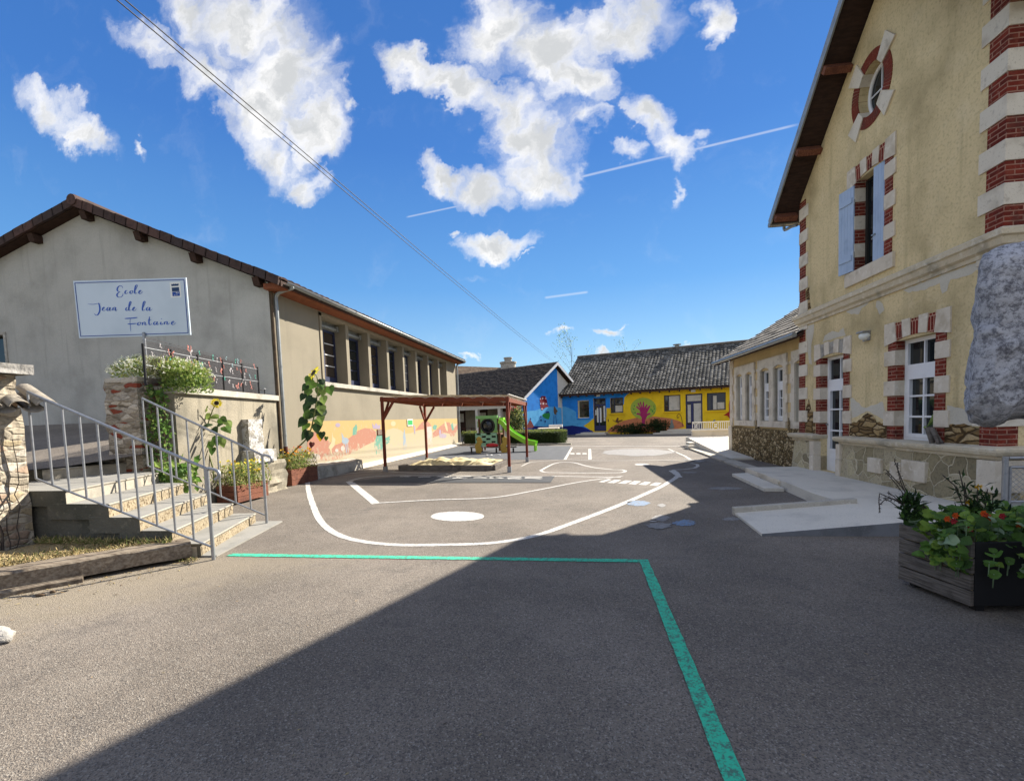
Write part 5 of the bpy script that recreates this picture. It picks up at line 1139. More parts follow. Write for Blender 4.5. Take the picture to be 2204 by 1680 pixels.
w = MB(); w.add([(3.93, 12.0, -.02), (4.34, 12.0, -.02), (4.36, 20.0, -.02), (4.08, 20.0, -.02), (3.93, 12.0, .05), (4.34, 12.0, .05), (4.36, 20.0, .06), (4.08, 20, .06)], [(4, 5, 6, 7), (3, 0, 4, 7), (0, 1, 5, 4)], 0); struct(w, 'path_kerb', ['concrete_old'])
w = MB(); w.box(4.05, 4.62, 19.9, 20.6, 0, .16, 0); w.box(4.15, 4.6, 20.2, 20.9, .16, .26, 0); o = w.build('stone_block', ['concrete'], None, bev=.03); tag(o, 'small pale concrete block at the foot of the far ramp', 'block')
rl = thing('ramp_railing', 'white metal railing with crossed panels on the low far ramp wall', 'railing', (5.5, 22.3, .66))
w = MB(); zt_, zb_ = 1.05, .70
for z in (zt_, zb_): w.bar((4.73, 22.34, z), (6.5, 22.34, z), .035, .035)
w.build('rail', ['white_enamel'], rl)
def bal(x): w = MB(); w.bar((x, 22.34, zb_ + .02), (x, 22.34, zt_ - .02), .022, .022, up=(0, 1, 0)); w.build('baluster', ['white_enamel'], rl)
xs_ = [4.745, 5.03, 5.05 + .08, 5.21, 5.29, 5.37, 5.45, 5.53, 5.61, 5.88, 5.96, 6.04, 6.12, 6.2, 6.28, 6.36]
for x in xs_: bal(x)
for xa in (4.76, 5.62):
    w = MB(); w.bar((xa, 22.34, zb_), (xa + .26, 22.34, zt_), .018, .018, up=(0, 1, 0)); w.bar((xa, 22.34, zt_), (xa + .26, 22.34, zb_), .018, .018, up=(0, 1, 0)); w.tube([(xa + .13 + .06 * math.cos(a), 22.34, .875 + .08 * math.sin(a)) for a in [2 * math.pi * k / 16 for k in range(17)]], .01, 5); w.build('cross_panel', ['white_enamel'], rl)
w = MB(); w.box(4.72, 6.5, 22.3, 22.5, -.05, .64, 0); w.box(4.69, 6.5, 22.27, 22.53, .64, .68, 1); o = w.build('ramp_wall', ['concrete', 'limestone_white']); tag(o, 'low sunlit rendered wall carrying the white railing', 'wall')
# ================================================================ terrace, stairs, retaining wall on the left
W0, W1 = V((-7.30, 7.2, 0)), V((-7.96, 11.0, 0)); wd_ = (W1 - W0).normalized(); wn_ = V((wd_.y, -wd_.x, 0))
tz = lambda y: 1.02 + .165 * max(0, y - 6.2)
t = MB(); ys = [3.0, 4.8, 6.2, 7.2, 8.2, 9.2, 10.2, 11.02]
def tx(y): return -8.0 if y < 6.9 else (W0 + wd_ * ((y - W0.y) / wd_.y)).x - .1
for a, b in zip(ys[:-1], ys[1:]):
    xa, xb = (-8.3 if a < 6.5 else tx(a)), (-8.3 if b < 6.5 else tx(b)); t.add([(xa, a, tz(a)), (xb, b, tz(b)), (-24, b, tz(b)), (-24, a, tz(a))], [(0, 1, 2, 3)], 0)
struct(t, 'terrace_ground', ['asphalt'])
tw_ = thing('terrace_wall', 'rendered terrace wall with projecting coping beside the steps', 'wall', (W0 + W1) / 2)
CZ = 2.33
w = MB(); a, b = W0 + wd_ * .12, W1; w.prism([a, b, b - wn_ * .3, a - wn_ * .3], (0, 0, CZ - .13), 0); w.build('wall', ['terrace_render'], tw_)
w = MB(); a, b = W0 + wd_ * .1 + wn_ * .07, W1 + wn_ * .07; w.prism([a + UP * (CZ - .13), b + UP * (CZ - .13), b - wn_ * .42 + UP * (CZ - .13), a - wn_ * .42 + UP * (CZ - .13)], (0, 0, .13), 0); w.build('coping', ['concrete_old'], tw_, bev=.01)
# stairs: six skewed steps
RS = .167
LX = [-4.64, -4.98, -5.40, -5.83, -6.47, -8.35]; RX = [-5.30, -5.66, -6.10, -6.57, -7.18, -7.98]; LY = [4.84, 4.80, 4.78, 4.78, 4.80, 5.9]; RY = [6.62, 6.58, 6.58, 6.6, 6.75, 7.05]
st_ = thing('stone_stairs', 'wide concrete steps with rough risers climbing to the terrace', 'stairs', (-5.5, 5.8, 0))
for k in range(6):
    lx, rx = LX[k], RX[k]; nl, nr_ = (LX[k + 1], RX[k + 1]) if k < 5 else (-9.2, -8.6); ly, ry = LY[k], RY[k]
    z0, z1 = (0 if k == 0 else RS * k), RS * (k + 1); z0 -= .03
    w = MB(); back = .3
    yl2 = LY[min(k + 1, 5)] if k < 4 else 4.8; yr2 = RY[min(k + 1, 5)]
    A, B, C, D = V((lx, ly, 0)), V((rx, ry, 0)), V((nr_ - back, yr2 + .02 * k, 0)), V((nl - back if k < 4 else -9.4, yl2 if k < 4 else 4.8, 0))
    if k == 4: A = V((lx, ly, 0))
    n = 10; 
    fr = [A.lerp(B, i / n) + V((.012 * noise.noise(V((i * 1.3, k * 5, 0))), 0, 0)) for i in range(n + 1)]
    tn = .035; e = (B - A).normalized(); ou = V((e.y, -e.x, 0))
    for i in range(n):
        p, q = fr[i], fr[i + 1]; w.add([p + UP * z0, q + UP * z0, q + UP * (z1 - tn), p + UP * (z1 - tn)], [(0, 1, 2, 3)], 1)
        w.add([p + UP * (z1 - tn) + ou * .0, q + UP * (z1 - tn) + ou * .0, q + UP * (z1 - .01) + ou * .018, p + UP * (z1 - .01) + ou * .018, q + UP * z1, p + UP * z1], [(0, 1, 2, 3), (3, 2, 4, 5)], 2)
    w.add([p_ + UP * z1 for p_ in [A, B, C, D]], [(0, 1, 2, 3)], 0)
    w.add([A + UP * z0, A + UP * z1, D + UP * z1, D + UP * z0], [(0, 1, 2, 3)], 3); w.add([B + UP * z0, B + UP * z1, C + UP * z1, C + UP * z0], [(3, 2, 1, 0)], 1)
    w.build('step', ['step_tread', 'step_riser' if k < 4 else 'stair_nose', 'stair_nose', 'stair_side_shade'], st_)
w = MB(); w.prism([(-8, 4.85, -.05), (-4.99, 4.85, -.05), (-4.99, 4.85, .15), (-5.42, 4.85, .15), (-5.42, 4.85, .32), (-5.85, 4.85, .32), (-5.85, 4.85, .48), (-6.5, 4.85, .48), (-6.5, 4.85, .64), (-8, 4.85, .64)], (0, .08, 0), 0); w.build('side_wall', ['stair_side_shade'], st_)
w = MB(); w.prism([(-4.45, 4.86, .002), (-4.90, 6.72, .002), (-5.35, 6.68, .002), (-4.66, 4.84, .002)][::-1], (0, 0, .02), 0); w.build('foot_slab', ['step_tread'], st_)
w = MB(); w.prism([(-4.64, 4.86, -.02), (-4.95, 4.72, -.02), (-5.0, 4.84, -.02)], (0, 0, .15), 0); w.build('end_block', ['stair_nose'], st_)
def railing(lab, y, x0, x1, z1, zt, n, yk=0., b0=.09):
    """raked handrail from the foot post (x0) to the top (x1)"""
    rl = thing('stair_railing', lab, 'railing', (x0, y, 0)); 
    f = lambda x: (x0 - x) / (x0 - x1)
    top = lambda x: V((x, y + yk * f(x), zt + (z1) * f(x))); bot = lambda x: V((x, y + yk * f(x), b0 + (z1 - b0) * f(x)))
    w = MB(); hook = [top(x0) + V((.10, 0, -.13)), top(x0) + V((.155, 0, -.09)), top(x0) + V((.14, 0, -.03)), top(x0) + V((.05, 0, 0)), top(x0)]
    w.tube(smooth_path(hook, 4) + [top(x1)], .019, 8); w.build('handrail', ['galvanised'], rl)
    w = MB(); w.tube([bot(x0), bot(x1)], .013, 6); w.build('bottom_rail', ['galvanised'], rl)
    w = MB(); w.tube([V((x0, y, 0)), top(x0)], .021, 8); w.build('post', ['galvanised'], rl)
    for k in range(1, n + 1):
        x = x0 + (x1 - x0) * k / n; w = MB(); w.tube([bot(x), top(x)], .0135, 6); w.build('baluster', ['galvanised'], rl)
    return rl
railing('front galvanised stair railing nearest the timber kerb', 4.76, -4.40, -6.84, .996, 1.08, 10, b0=.15)
railing('rear galvanised stair railing beside the terrace wall', 6.55, -5.05, -7.15, .973, 1.10, 8, b0=.14)
# stone pier with the white flowering cushion plant
pr = thing('stone_pier', 'square rubble stone pier at the top of the steps carrying a bushy plant', 'pier', (-8.0, 7.3, 1))
def rough_box(x0, x1, y0, y1, z0, z1, amp=.02, sd=0, nn=8, nzz=14):
    """masonry block with uneven faces"""
    w = MB()
    def P3(u, v, face):
        if face == 0: p = V((x0 + (x1 - x0) * u, y0, z0 + (z1 - z0) * v)); n_ = V((0, -1, 0))
        elif face == 1: p = V((x1, y0 + (y1 - y0) * u, z0 + (z1 - z0) * v)); n_ = V((1, 0, 0))
        elif face == 2: p = V((x1 - (x1 - x0) * u, y1, z0 + (z1 - z0) * v)); n_ = V((0, 1, 0))
        else: p = V((x0, y1 - (y1 - y0) * u, z0 + (z1 - z0) * v)); n_ = V((-1, 0, 0))
        k = min(1, 4 * u, 4 * (1 - u)); q = amp * noise.fractal(V((p.x * 3, p.y * 3, p.z * 7)) + V((sd, 0, 0)), .8, 2, 4)
        cx, cy = (x0 + x1) / 2, (y0 + y1) / 2; rad = V((p.x - cx, p.y - cy, 0)).normalized()
        return p + rad * q * 1.4
    for f in range(4):
        vs = [P3(i / nn, j / nzz, f) for j in range(nzz + 1) for i in range(nn + 1)]
        w.add(vs, [(j * (nn + 1) + i, j * (nn + 1) + i + 1, (j + 1) * (nn + 1) + i + 1, (j + 1) * (nn + 1) + i) for j in range(nzz) for i in range(nn)], 0, False)
    tp = [P3(i / nn, 1, f) for f in range(4) for i in range(nn)]
    w.add(tp + [V(((x0 + x1) / 2, (y0 + y1) / 2, z1 + amp * .3))], [(i, (i + 1) % len(tp), len(tp)) for i in range(len(tp))], 0); return w
rough_box(-8.36, -7.68, 6.95, 7.65, .8, 2.44, .035, 4).build('shaft', ['pier_rubble'], pr)
w = rough_box(-8.30, -7.64, 6.93, 7.68, 2.40, 2.48, .02, 9, 8, 2); w.build('cap', ['concrete_old'], pr)
bu = thing('cushion_plant', 'pale flowering cushion plant spilling over the stone pier', 'plant', (-7.6, 7.3, 2.45))
f = MB(); rn = random.Random(5)
def sprigs(f, c, r, n, L, W, mats, seed, up=.6):
    rn = random.Random(seed)
    for i in range(n):
        d = rndv(rn); 
        if d.z < -.35: d.z *= -.5
        q = rn.uniform(.55, 1.0); p = V(c) + V((d.x * r[0], d.y * r[1], d.z * r[2])) * q
        leaf(f, p, d + V((0, 0, up)) + rndv(rn) * .5, rndv(rn), L * rn.uniform(.6, 1.4), W * rn.uniform(.6, 1.3), rn.choice(mats))
for (c, r, n, ms) in [((-7.95, 7.35, 2.58), (.50, .42, .30), 1500, (0, 0, 1, 2, 3)), ((-7.55, 7.45, 2.60), (.46, .42, .26), 1400, (0, 1, 1, 2)), ((-7.22, 7.5, 2.50), (.42, .4, .30), 1300, (0, 1, 1, 4)), ((-7.08, 7.45, 2.28), (.36, .3, .32), 900, (1, 4, 4, 5)), ((-7.3, 7.4, 2.28), (.28, .25, .25), 500, (1, 4, 5))]:
    sprigs(f, c, r, n, .055, .028, ms, int(n + c[0] * 10))
f.build('foliage', ['leaf_yellow', 'leaf_light', 'leaf_yellow', 'leaf_pale', 'leaf_light', 'leaf_mid'], bu)
f = MB()
for (c, r, n) in [((-7.95, 7.33, 2.60), (.53, .45, .33), 300), ((-7.5, 7.43, 2.63), (.45, .45, .27), 90), ((-7.15, 7.45, 2.52), (.44, .42, .3), 60)]:
    rn = random.Random(n)
    for i in range(n):
        d = rndv(rn); d.z = abs(d.z) * 1.0 - .1; q = rn.uniform(.92, 1.1); p = V(c) + V((d.x * r[0], d.y * r[1], d.z * r[2])) * q
        for k in range(3): leaf(f, p + rndv(rn) * .012, rndv(rn) + V((0, 0, .5)), rndv(rn), .03, .022, 0)
f.build('blossom', ['petal_cream'], bu)
vn = thing('climbing_plant', 'leafy climber hanging beside the stone pier down to the steps', 'plant', (-7.2, 7.1, 1)); s_ = MB(); f = MB(); rn = random.Random(8)
for k in range(4):
    x, y = -7.62 + .08 * k * .9, 7.12 + .02 * k; pts = smooth_path([(x, y, 2.3), (x + .05, y - .04, 1.8), (x + rn.uniform(-.05, .1), y - .06, 1.35), (x + .08 + rn.uniform(0, .12), y - .08, .72)], 5); s_.tube(pts, .008, 5)
    for p in pts:
        for q in range(4):
            d = (rndv(rn) + V((.6, -.6, -.5))).normalized(); leaf(f, p + rndv(rn) * .08, d, rndv(rn) + V((.5, -.8, .4)), rn.uniform(.07, .13), rn.uniform(.05, .085), rn.choice((0, 0, 1, 2, 3)))
for k in range(120): d = (rndv(rn) + V((.5, -.5, .2))).normalized(); leaf(f, V((-6.98 + rn.uniform(-.28, .3), 7.0 + rn.uniform(-.15, .15), .72 + rn.uniform(-.15, .25))), d, rndv(rn) + V((.5, -.8, .6)), rn.uniform(.12, .2), rn.uniform(.08, .13), rn.choice((0, 1, 1, 2)))
s_.build('stem', ['stem_brown'], vn); f.build('foliage', ['leaf_green', 'leaf_light', 'leaf_nast', 'leaf_mid'], vn)
# fence on the coping: posts, two rails, mesh; coloured ribbons tied to it
fe_ = thing('mesh_fence', 'black post fence with rusty wire mesh standing on the terrace coping', 'fence', W0 + UP * CZ)
fo = -.16; fpt = lambda y, z: W0 + wd_ * ((y - W0.y) / wd_.y) + wn_ * fo + UP * z
PYs = [6.9, 7.55, 8.27, 9.07, 9.8, 10.48]
for y in PYs:
    w = MB(); w.tube([fpt(y, CZ - .02), fpt(y, 3.02)], .022, 8); w.build('post', ['black_iron'], fe_)
for z in (2.66, 2.96): w = MB(); w.tube([fpt(6.9, z), fpt(10.48, z)], .008, 6); w.build('rail', ['galvanised'], fe_)
w = MB(); w.tube([fpt(6.95, 3.13), fpt(10.42, 3.06), fpt(10.48, 2.95)], .004, 5)
n = 120
for k in range(n):
    y = 6.92 + 3.5 * k / n; s = .55
    for sg in (1, -1):
        y0, y1 = (y, y + s * sg); z0, z1 = CZ + .01, 3.1 - .02 * (y - 6.9)
        if y1 > 10.45: q = (10.45 - y0) / (y1 - y0); z1 = z0 + (z1 - z0) * q; y1 = 10.45
        if y1 < 6.9: q = (6.9 - y0) / (y1 - y0); z1 = z0 + (z1 - z0) * q; y1 = 6.9
        w.bar(fpt(y0, z0), fpt(y1, z1), .0035, .0035)
w.build('mesh', ['fence_wire'], fe_)
w = MB(); w.tube(smooth_path([fpt(10.48, CZ + .14), fpt(10.62, CZ + .13), fpt(10.7, CZ + .13)], 3), .014, 6); w.tube([fpt(10.74, CZ), fpt(10.74, CZ + .17)], .012, 6); w.tube([fpt(10.71, CZ + .17), fpt(10.8, CZ + .17)], .014, 6, 1); w.build('tap_pipe', ['black_iron', 'galvanised'], fe_)
RB = [('coral', (.40, .14, .11)), ('teal', (.02, .26, .19)), ('white', (.38, .35, .35)), ('pale blue', (.22, .33, .35))]
for n_, c_ in RB: M('ribbon_' + n_.replace(' ', '_'), c_, rough=.6)
fzz = zoom(480, 1080, 4.5917); Pf0 = fpt(8, 0); pts_ = [(185, 200, 2), (310, 285, 0), (390, 315, 0), (235, 385, 2), (335, 420, 1), (445, 470, 2), (60, 325, 2), (600, 230, 0), (645, 240, 0), (660, 292, 2), (770, 310, 1), (620, 390, 2), (590, 400, 2), (655, 470, 0), (690, 495, 0), (770, 465, 3), (815, 480, 1), (830, 530, 1), (545, 550, 3), (800, 600, 0), (715, 690, 3), (760, 720, 1), (785, 745, 3), (665, 730, 0), (640, 700, 0), (860, 740, 3), (980, 370, 1), (1040, 410, 2), (1085, 410, 0), (915, 470, 0), (1015, 555, 2), (1105, 570, 0), (1135, 525, 0), (1180, 395, 3), (1010, 690, 0), (1040, 730, 2), (1150, 705, 1), (1225, 740, 2), (1320, 435, 1), (1345, 430, 3), (1395, 440, 0), (1265, 500, 3), (1335, 555, 0), (1270, 600, 2), (1385, 590, 0), (1245, 560, 2), (1470, 580, 0), (1455, 640, 2), (1525, 660, 3), (1590, 505, 0), (1610, 670, 1), (1430, 740, 2), (1465, 770, 2), (1325, 820, 0), (1360, 790, 0), (1405, 790, 0), (1275, 805, 2), (1535, 765, 0), (1555, 835, 0), (590, 690, 1), (560, 640, 3)]
protos = []
for v in range(4):
    w = MB(); rn = random.Random(v + 40)
    for q in range(2):
        a = V((0, rn.uniform(-.01, .01), 0)); d = V((.0, rn.uniform(-.55, .55), -1)).normalized(); L = rn.uniform(.08, .13); sd = V((.2, 1, .0)).normalized() * .011
        pr_ = [a + d * L * t_ + V((.012 * math.sin(t_ * 5 + q) + .006, .014 * math.sin(t_ * 6 + v), 0)) for t_ in (0, .33, .66, 1)]
        for i in range(3): w.add([pr_[i] - sd, pr_[i] + sd, pr_[i + 1] + sd, pr_[i + 1] - sd], [(0, 1, 2, 3)], 0)
    w.blob((.004, 0, 0), (.012, .018, .014), 6, 4, 0); me = w.build('ribbon', ['ribbon_coral']); protos.append(me)
used = set()
for i, (x, y, c) in enumerate(pts_):
    p = PP(*fzz(x, y - 18), Pf0 + wn_ * .02, wn_); pk = protos[(i * 7 + c) % 4]
    key = (id(pk), c)
    if id(pk) not in used and False: o = pk
    o = pk.copy(); o.data = pk.data.copy() if key not in used else [q for q in COL.objects if q.get('rk') == str(key)][0].data
    COL.objects.link(o); o.name = 'ribbon'; o.location = p; o.rotation_euler = (0, 0, math.atan2(wn_.y, wn_.x)); o.scale = (.7, random.uniform(.55, .9), random.uniform(.6, 1.05)); o.rotation_euler.x = random.uniform(-.5, .5)
    if key not in used: o['rk'] = str(key); o.data.materials.clear(); o.data.materials.append(MATS['ribbon_' + RB[c][0].replace(' ', '_')]); used.add(key)
    tag(o, 'short %s ribbon tied to the rusty mesh fence' % RB[c][0], 'ribbon', '%s ribbons on the mesh fence' % RB[c][0])
for q in list(COL.objects):
    if 'rk' in q.keys(): del q['rk']
for q in protos: bpy.data.objects.remove(q)
# school sign on its pole
SY = 7.75; szz = zoom(200, 880, 5.009)
sg = thing('school_sign', 'large white school sign with blue border and script lettering on a pole', 'sign', (-8.25, SY, 1.3))
sp = lambda x, y, d=0: PY(*szz(x, y), SY) + V((0, -d, 0))
w = MB(); w.prism([sp(190, 175), sp(2030, 120), sp(2108, 1055), sp(290, 1112)], (0, .02, 0), 0); M('sign_board', (.52, .60, .66), [(1, (.46, .54, .60), .4, .7)], rough=.35, spec=.4); w.build('board', ['sign_board'], sg)
M('sign_blue', (.012, .05, .26), rough=.5); M('ink_blue', (.02, .09, .42), rough=.5)
w = MB(); cs = [(222, 210), (2003, 155), (2072, 1024), (318, 1080)]
for i in range(4):
    a, b = sp(*cs[i], .004), sp(*cs[(i + 1) % 4], .004); w.bar(a, b, .004, .012, 0, up=(0, 0, 1) if abs((b - a).z) < .3 else (1, 0, 0))
w.build('border', ['sign_blue'], sg)
def stroke(mb, pts, wmax=23, wmin=7, mi=0, d=.003, thick=None):
    P2 = smooth_path([V((x, y, 0)) for x, y in pts], 7); L = []; Rr = []; n = len(P2)
    for i in range(n):
        dr = P2[min(i + 1, n - 1)] - P2[max(i - 1, 0)]; dr.normalize()
        k = abs(dr.y) ** 1.5 if dr.y > 0 else abs(dr.y) * .25
        wd = thick or (wmin + (wmax - wmin) * k); wd *= min(1, .45 + 3 * min(i, n - 1 - i) / n)
        nx = V((-dr.y, dr.x, 0)) * wd / 2; L.append(P2[i] + nx); Rr.append(P2[i] - nx)
    for i in range(n - 1):
        mb.add([sp(q.x, q.y, d) for q in (L[i], Rr[i], Rr[i + 1], L[i + 1])], [(0, 1, 2, 3)], mi)
T = MB()
for s in [[(1003, 293), (990, 265), (958, 256), (925, 280), (912, 320), (930, 348), (962, 352)], [(962, 352), (928, 372), (908, 405), (925, 438), (970, 440), (1000, 415), (1006, 380)],
          [(1078, 338), (1062, 333), (1042, 355), (1044, 380), (1064, 384), (1095, 362)], [(1152, 335), (1128, 345), (1122, 370), (1140, 384), (1160, 368), (1163, 345), (1150, 334), (1180, 348)],
          [(1180, 372), (1215, 315), (1240, 262), (1235, 244), (1216, 254), (1203, 300), (1198, 355), (1210, 384), (1240, 366)], [(1262, 368), (1298, 345), (1298, 330), (1276, 342), (1268, 372), (1290, 386), (1330, 352)],
          [(660, 650), (702, 618), (698, 605), (680, 618), (673, 650), (698, 661), (735, 636)], [(792, 612), (765, 610), (745, 640), (760, 661), (785, 637), (797, 610), (790, 650), (806, 661), (830, 640)],
          [(845, 612), (843, 658)], [(845, 630), (868, 606), (885, 618), (880, 650), (893, 661), (915, 645)], [(915, 612), (912, 655)] if False else [(880, 640), (885, 655)],
          [(1098, 612), (1070, 610), (1053, 640), (1070, 661), (1095, 637), (1130, 560), (1142, 522), (1126, 514), (1110, 560), (1104, 640), (1120, 661), (1150, 642)], [(1160, 650), (1198, 618), (1194, 605), (1174, 622), (1170, 652), (1195, 661), (1230, 632)],
          [(1315, 650), (1350, 580), (1370, 525), (1362, 508), (1342, 530), (1330, 590), (1325, 645), (1342, 661), (1372, 638)], [(1440, 610), (1410, 608), (1390, 637), (1405, 660), (1430, 637), (1444, 610), (1440, 650), (1456, 661), (1488, 635)],
          [(1288, 852), (1262, 856), (1246, 880), (1263, 900), (1288, 884), (1292, 860), (1282, 850), (1316, 862)], [(1330, 852), (1324, 896)], [(1328, 872), (1352, 848), (1370, 862), (1366, 886), (1382, 894), (1402, 878)], [(1442, 758), (1432, 830), (1434, 878), (1454, 892), (1480, 870)],
          [(1562, 846), (1530, 845), (1508, 870), (1525, 892), (1552, 870), (1566, 845), (1560, 880), (1576, 890), (1600, 868)], [(1630, 842), (1622, 878), (1640, 888), (1662, 868)], [(1688, 842), (1680, 886)], [(1684, 862), (1712, 838), (1730, 852), (1725, 878), (1744, 886), (1770, 862)], [(1795, 876), (1836, 850), (1832, 834), (1808, 848), (1802, 878), (1830, 890), (1875, 854)]]: stroke(T, s)
stroke(T, [(430, 553), (520, 558), (590, 546), (640, 549)], thick=7); stroke(T, [(608, 535), (626, 590), (628, 660), (604, 718), (572, 736), (538, 712)], 26, 10); stroke(T, [(1035, 790), (1110, 786), (1180, 782), (1245, 772)], thick=17); stroke(T, [(1128, 795), (1122, 850), (1130, 920), (1134, 1000)], thick=8); stroke(T, [(1082, 880), (1140, 878), (1228, 868)], thick=15); stroke(T, [(1410, 818), (1472, 810)], thick=7); stroke(T, [(1632, 792), (1642, 797)], thick=13)
T.build('lettering', ['ink_blue'], sg)
E_ = MB(); M('crest_dark', (.02, .05, .12)); M('crest_blue', (.03, .08, .30))
qd = lambda pts, mi, d: E_.poly([sp(x, y, d) for x, y in pts], mi, (0, -1, 0))
qd([(1768, 200), (1942, 193), (1962, 440), (1787, 450)], 0, .002); qd([(1800, 262), (1793, 225), (1815, 235), (1830, 218), (1845, 235), (1860, 216), (1876, 232), (1892, 215), (1905, 230), (1922, 218), (1912, 255)], 1, .004); qd([(1803, 285), (1922, 278), (1928, 345), (1809, 351)], 1, .004); qd([(1810, 357), (1932, 350), (1940, 420), (1818, 427)], 2, .004)
for a in [(1875, 362, 1888, 376), (1900, 368, 1918, 378), (1880, 395, 1900, 402), (1850, 405, 1862, 418)]: qd([(a[0], a[1]), (a[2], a[1]), (a[2], a[3]), (a[0], a[3])], 3, .006)
E_.build('crest', ['sign_white', 'crest_dark', 'crest_blue', 'sign_white'], sg)
w = MB(); pb = sp(1370, 1040, .03); w.tube([V((pb.x, SY - .03, 1.2)), V((pb.x, SY - .03, pb.z))], .025, 8); w.tube([V((pb.x, SY - .03, pb.z)), V((pb.x - .01, SY - .03, pb.z + .02))], .025, 8); w.build('pole', ['galvanised'], sg)
# near-left masonry pillar with tile cap
pl = thing('rubble_pillar', 'pale rubble stone wall end with clay tile cap and a taller capped block', 'pillar', (-7, 4.4, 0))
rough_box(-9.5, -7.0, 4.35, 4.79, -.05, 1.89, .016, 14, 22, 16).build('wall', ['pillar_rubble'], pl)
rough_box(-9.5, -7.02, 4.45, 4.77, 1.84, 2.29, .025, 22, 16, 5).build('upper_block', ['pillar_rubble'], pl)
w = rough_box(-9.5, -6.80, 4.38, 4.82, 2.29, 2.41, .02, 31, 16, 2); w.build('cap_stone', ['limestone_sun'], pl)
w = MB()
ct = V((.72, -.30, -.62)).normalized() if False else V((.86, -.34, -.30)).normalized(); sd = V((.34, .86, 0)).normalized(); nn_ = ct.cross(sd); nn_ = nn_ if nn_.z > 0 else -nn_
for i in range(-1, 3):
    for conv in (0, 1):
        ps = []; o_ = V((-6.74, 4.60, 1.89)) + V((-.14, -.19, -.01)) * i * 1.0 + (V((-.07, -.095, -.03)) if conv else V((0, 0, 0)))
        for q in (0, .5, 1):
            c = o_ - ct * .85 * (1 - q); r_ = .10 - .012 * (1 - q)
            for k in range(9):
                a = math.pi * k / 8; ps.append(c + sd * math.cos(a) * r_ + nn_ * math.sin(a) * (r_ * .75 if not conv else -r_ * .55))
        for q in (0, .5, 1):
            c = o_ - ct * .85 * (1 - q); r_ = .085 - .012 * (1 - q)
            for k in range(9):
                a = math.pi * k / 8; ps.append(c + sd * math.cos(a) * r_ + nn_ * math.sin(a) * (r_ * .75 if not conv else -r_ * .55))
        fs_ = []
        for q in range(2):
            for k in range(8): a = q * 9 + k; fs_.append((a, a + 1, a + 10, a + 9)); a += 27; fs_.append((a, a + 9, a + 10, a + 1))
        for k in range(8): fs_.append((18 + k, 18 + k + 1, 45 + k + 1, 45 + k))
        w.add(ps, fs_, 0, True)
w.build('roof_tile', ['canal_tile'], pl)
w = MB(); rn = random.Random(3)
for (x, z0, z1, th) in [(4.46, 1.85, .0, .013), (4.55, 1.6, .1, .006), (4.64, 1.5, .15, .007), (4.42, .9, .0, .006)]:
    n = 10; w.tube([V((-6.96 + rn.uniform(0, .02), x + rn.uniform(-.03, .03) - .05 * (k / n), z0 + (z1 - z0) * k / n)) for k in range(n + 1)], [th * (.6 + .4 * k / n) for k in range(n + 1)], 6)
o = w.build('vine_stem', ['twig']); tag(o, 'bare brown vine stems climbing the pale stone pillar', 'vine')
# timber kerb and grass bed
k0, k1 = V((-4.66, 4.73, 0)), V((-5.68, 3.56, 0)); kd = (k1 - k0).normalized(); ks = V((kd.y, -kd.x, 0)); ks = ks if ks.x < 0 else -ks
def sleeper(p, L, wd, z0, z1, lab, sd):
    w = MB(); n = 26; rn = random.Random(sd); sec = lambda k: [(0, z0), (wd, z0), (wd, z1), (0.015, z1), (0, z1 - .015)]
    vs = []
    for k in range(n + 1):
        c = p + kd * L * k / n
        for (s, z) in sec(k):
            q = .014 * noise.fractal(V((k * .35, s * 9, z * 14 + sd)), .8, 2, 3); vs.append(c + ks * (s + q) + UP * (z + q * .7))
    fs_ = []
    for k in range(n):
        for j in range(5): fs_.append((k * 5 + j, k * 5 + (j + 1) % 5, (k + 1) * 5 + (j + 1) % 5, (k + 1) * 5 + j))
    fs_ += [(4, 3, 2, 1, 0), tuple(n * 5 + j for j in range(5))]; w.add(vs, fs_, 0); o = w.build('timber_sleeper', ['sleeper_wood']); tag(o, lab, 'sleeper'); return o
sleeper(k0, 4.2, .33, .045, .215, 'upper weathered timber sleeper edging the dry grass bed', 1)
sleeper(k0 + kd * .95 - ks * .10, 3.4, .24, -.03, .055, 'lower timber sleeper half sunk in the ground under the other', 2)
w = MB(); rn = random.Random(2)
bd = [k0 + ks * .2, k0 + ks * .2 + kd * 4.2, V((-11, 1.6, 0)), V((-11, 4.4, 0)), V((-6.85, 4.4, 0)), V((-6.85, 4.84, 0)), V((-4.9, 4.84, 0))]
w.poly([V((p.x, p.y, .185)) for p in bd], 0, (0, 0, 1)); M('bed_soil', (.30, .22, .11), [(6, (.18, .14, .07), .4, .7), (40, (.42, .34, .19), .5, .75)], bmp=(30, .9, .03)); struct(w, 'bed_ground', ['bed_soil'])
w = MB(); rn = random.Random(9)
def blade(p, h, mi): 
    d = V((rn.uniform(-1, 1), rn.uniform(-1, 1), rn.uniform(.25, 1.1))).normalized(); leaf(w, p, d, rndv(rn), h, .011, mi, .3)
for i in range(5200):
    q = rn.uniform(0, 2.9); s = abs(rn.gauss(0, .35)) + .28; p = k0 + kd * q + ks * min(s, 1.3) + UP * .18
    if p.y > 4.3 and p.x < -6.85: continue
    if p.y > 4.76: continue
    blade(p, rn.uniform(.03, .075), rn.choice((0, 0, 0, 1, 1, 2 if s > .5 else 0)))
for i in range(1500):
    x = rn.uniform(-6.85, -4.95); p = V((x, 4.76 - abs(rn.gauss(0, .04)), .19)); blade(p, rn.uniform(.04, .12), rn.choice((2, 2, 0, 1)))
for i in range(180):
    a = rn.uniform(0, 1); p = V((-4.55 - .4 * a, 4.66 + .1 * a + rn.uniform(-.08, .08), .005)); blade(p, rn.uniform(.02, .05), rn.choice((0, 1, 2)))
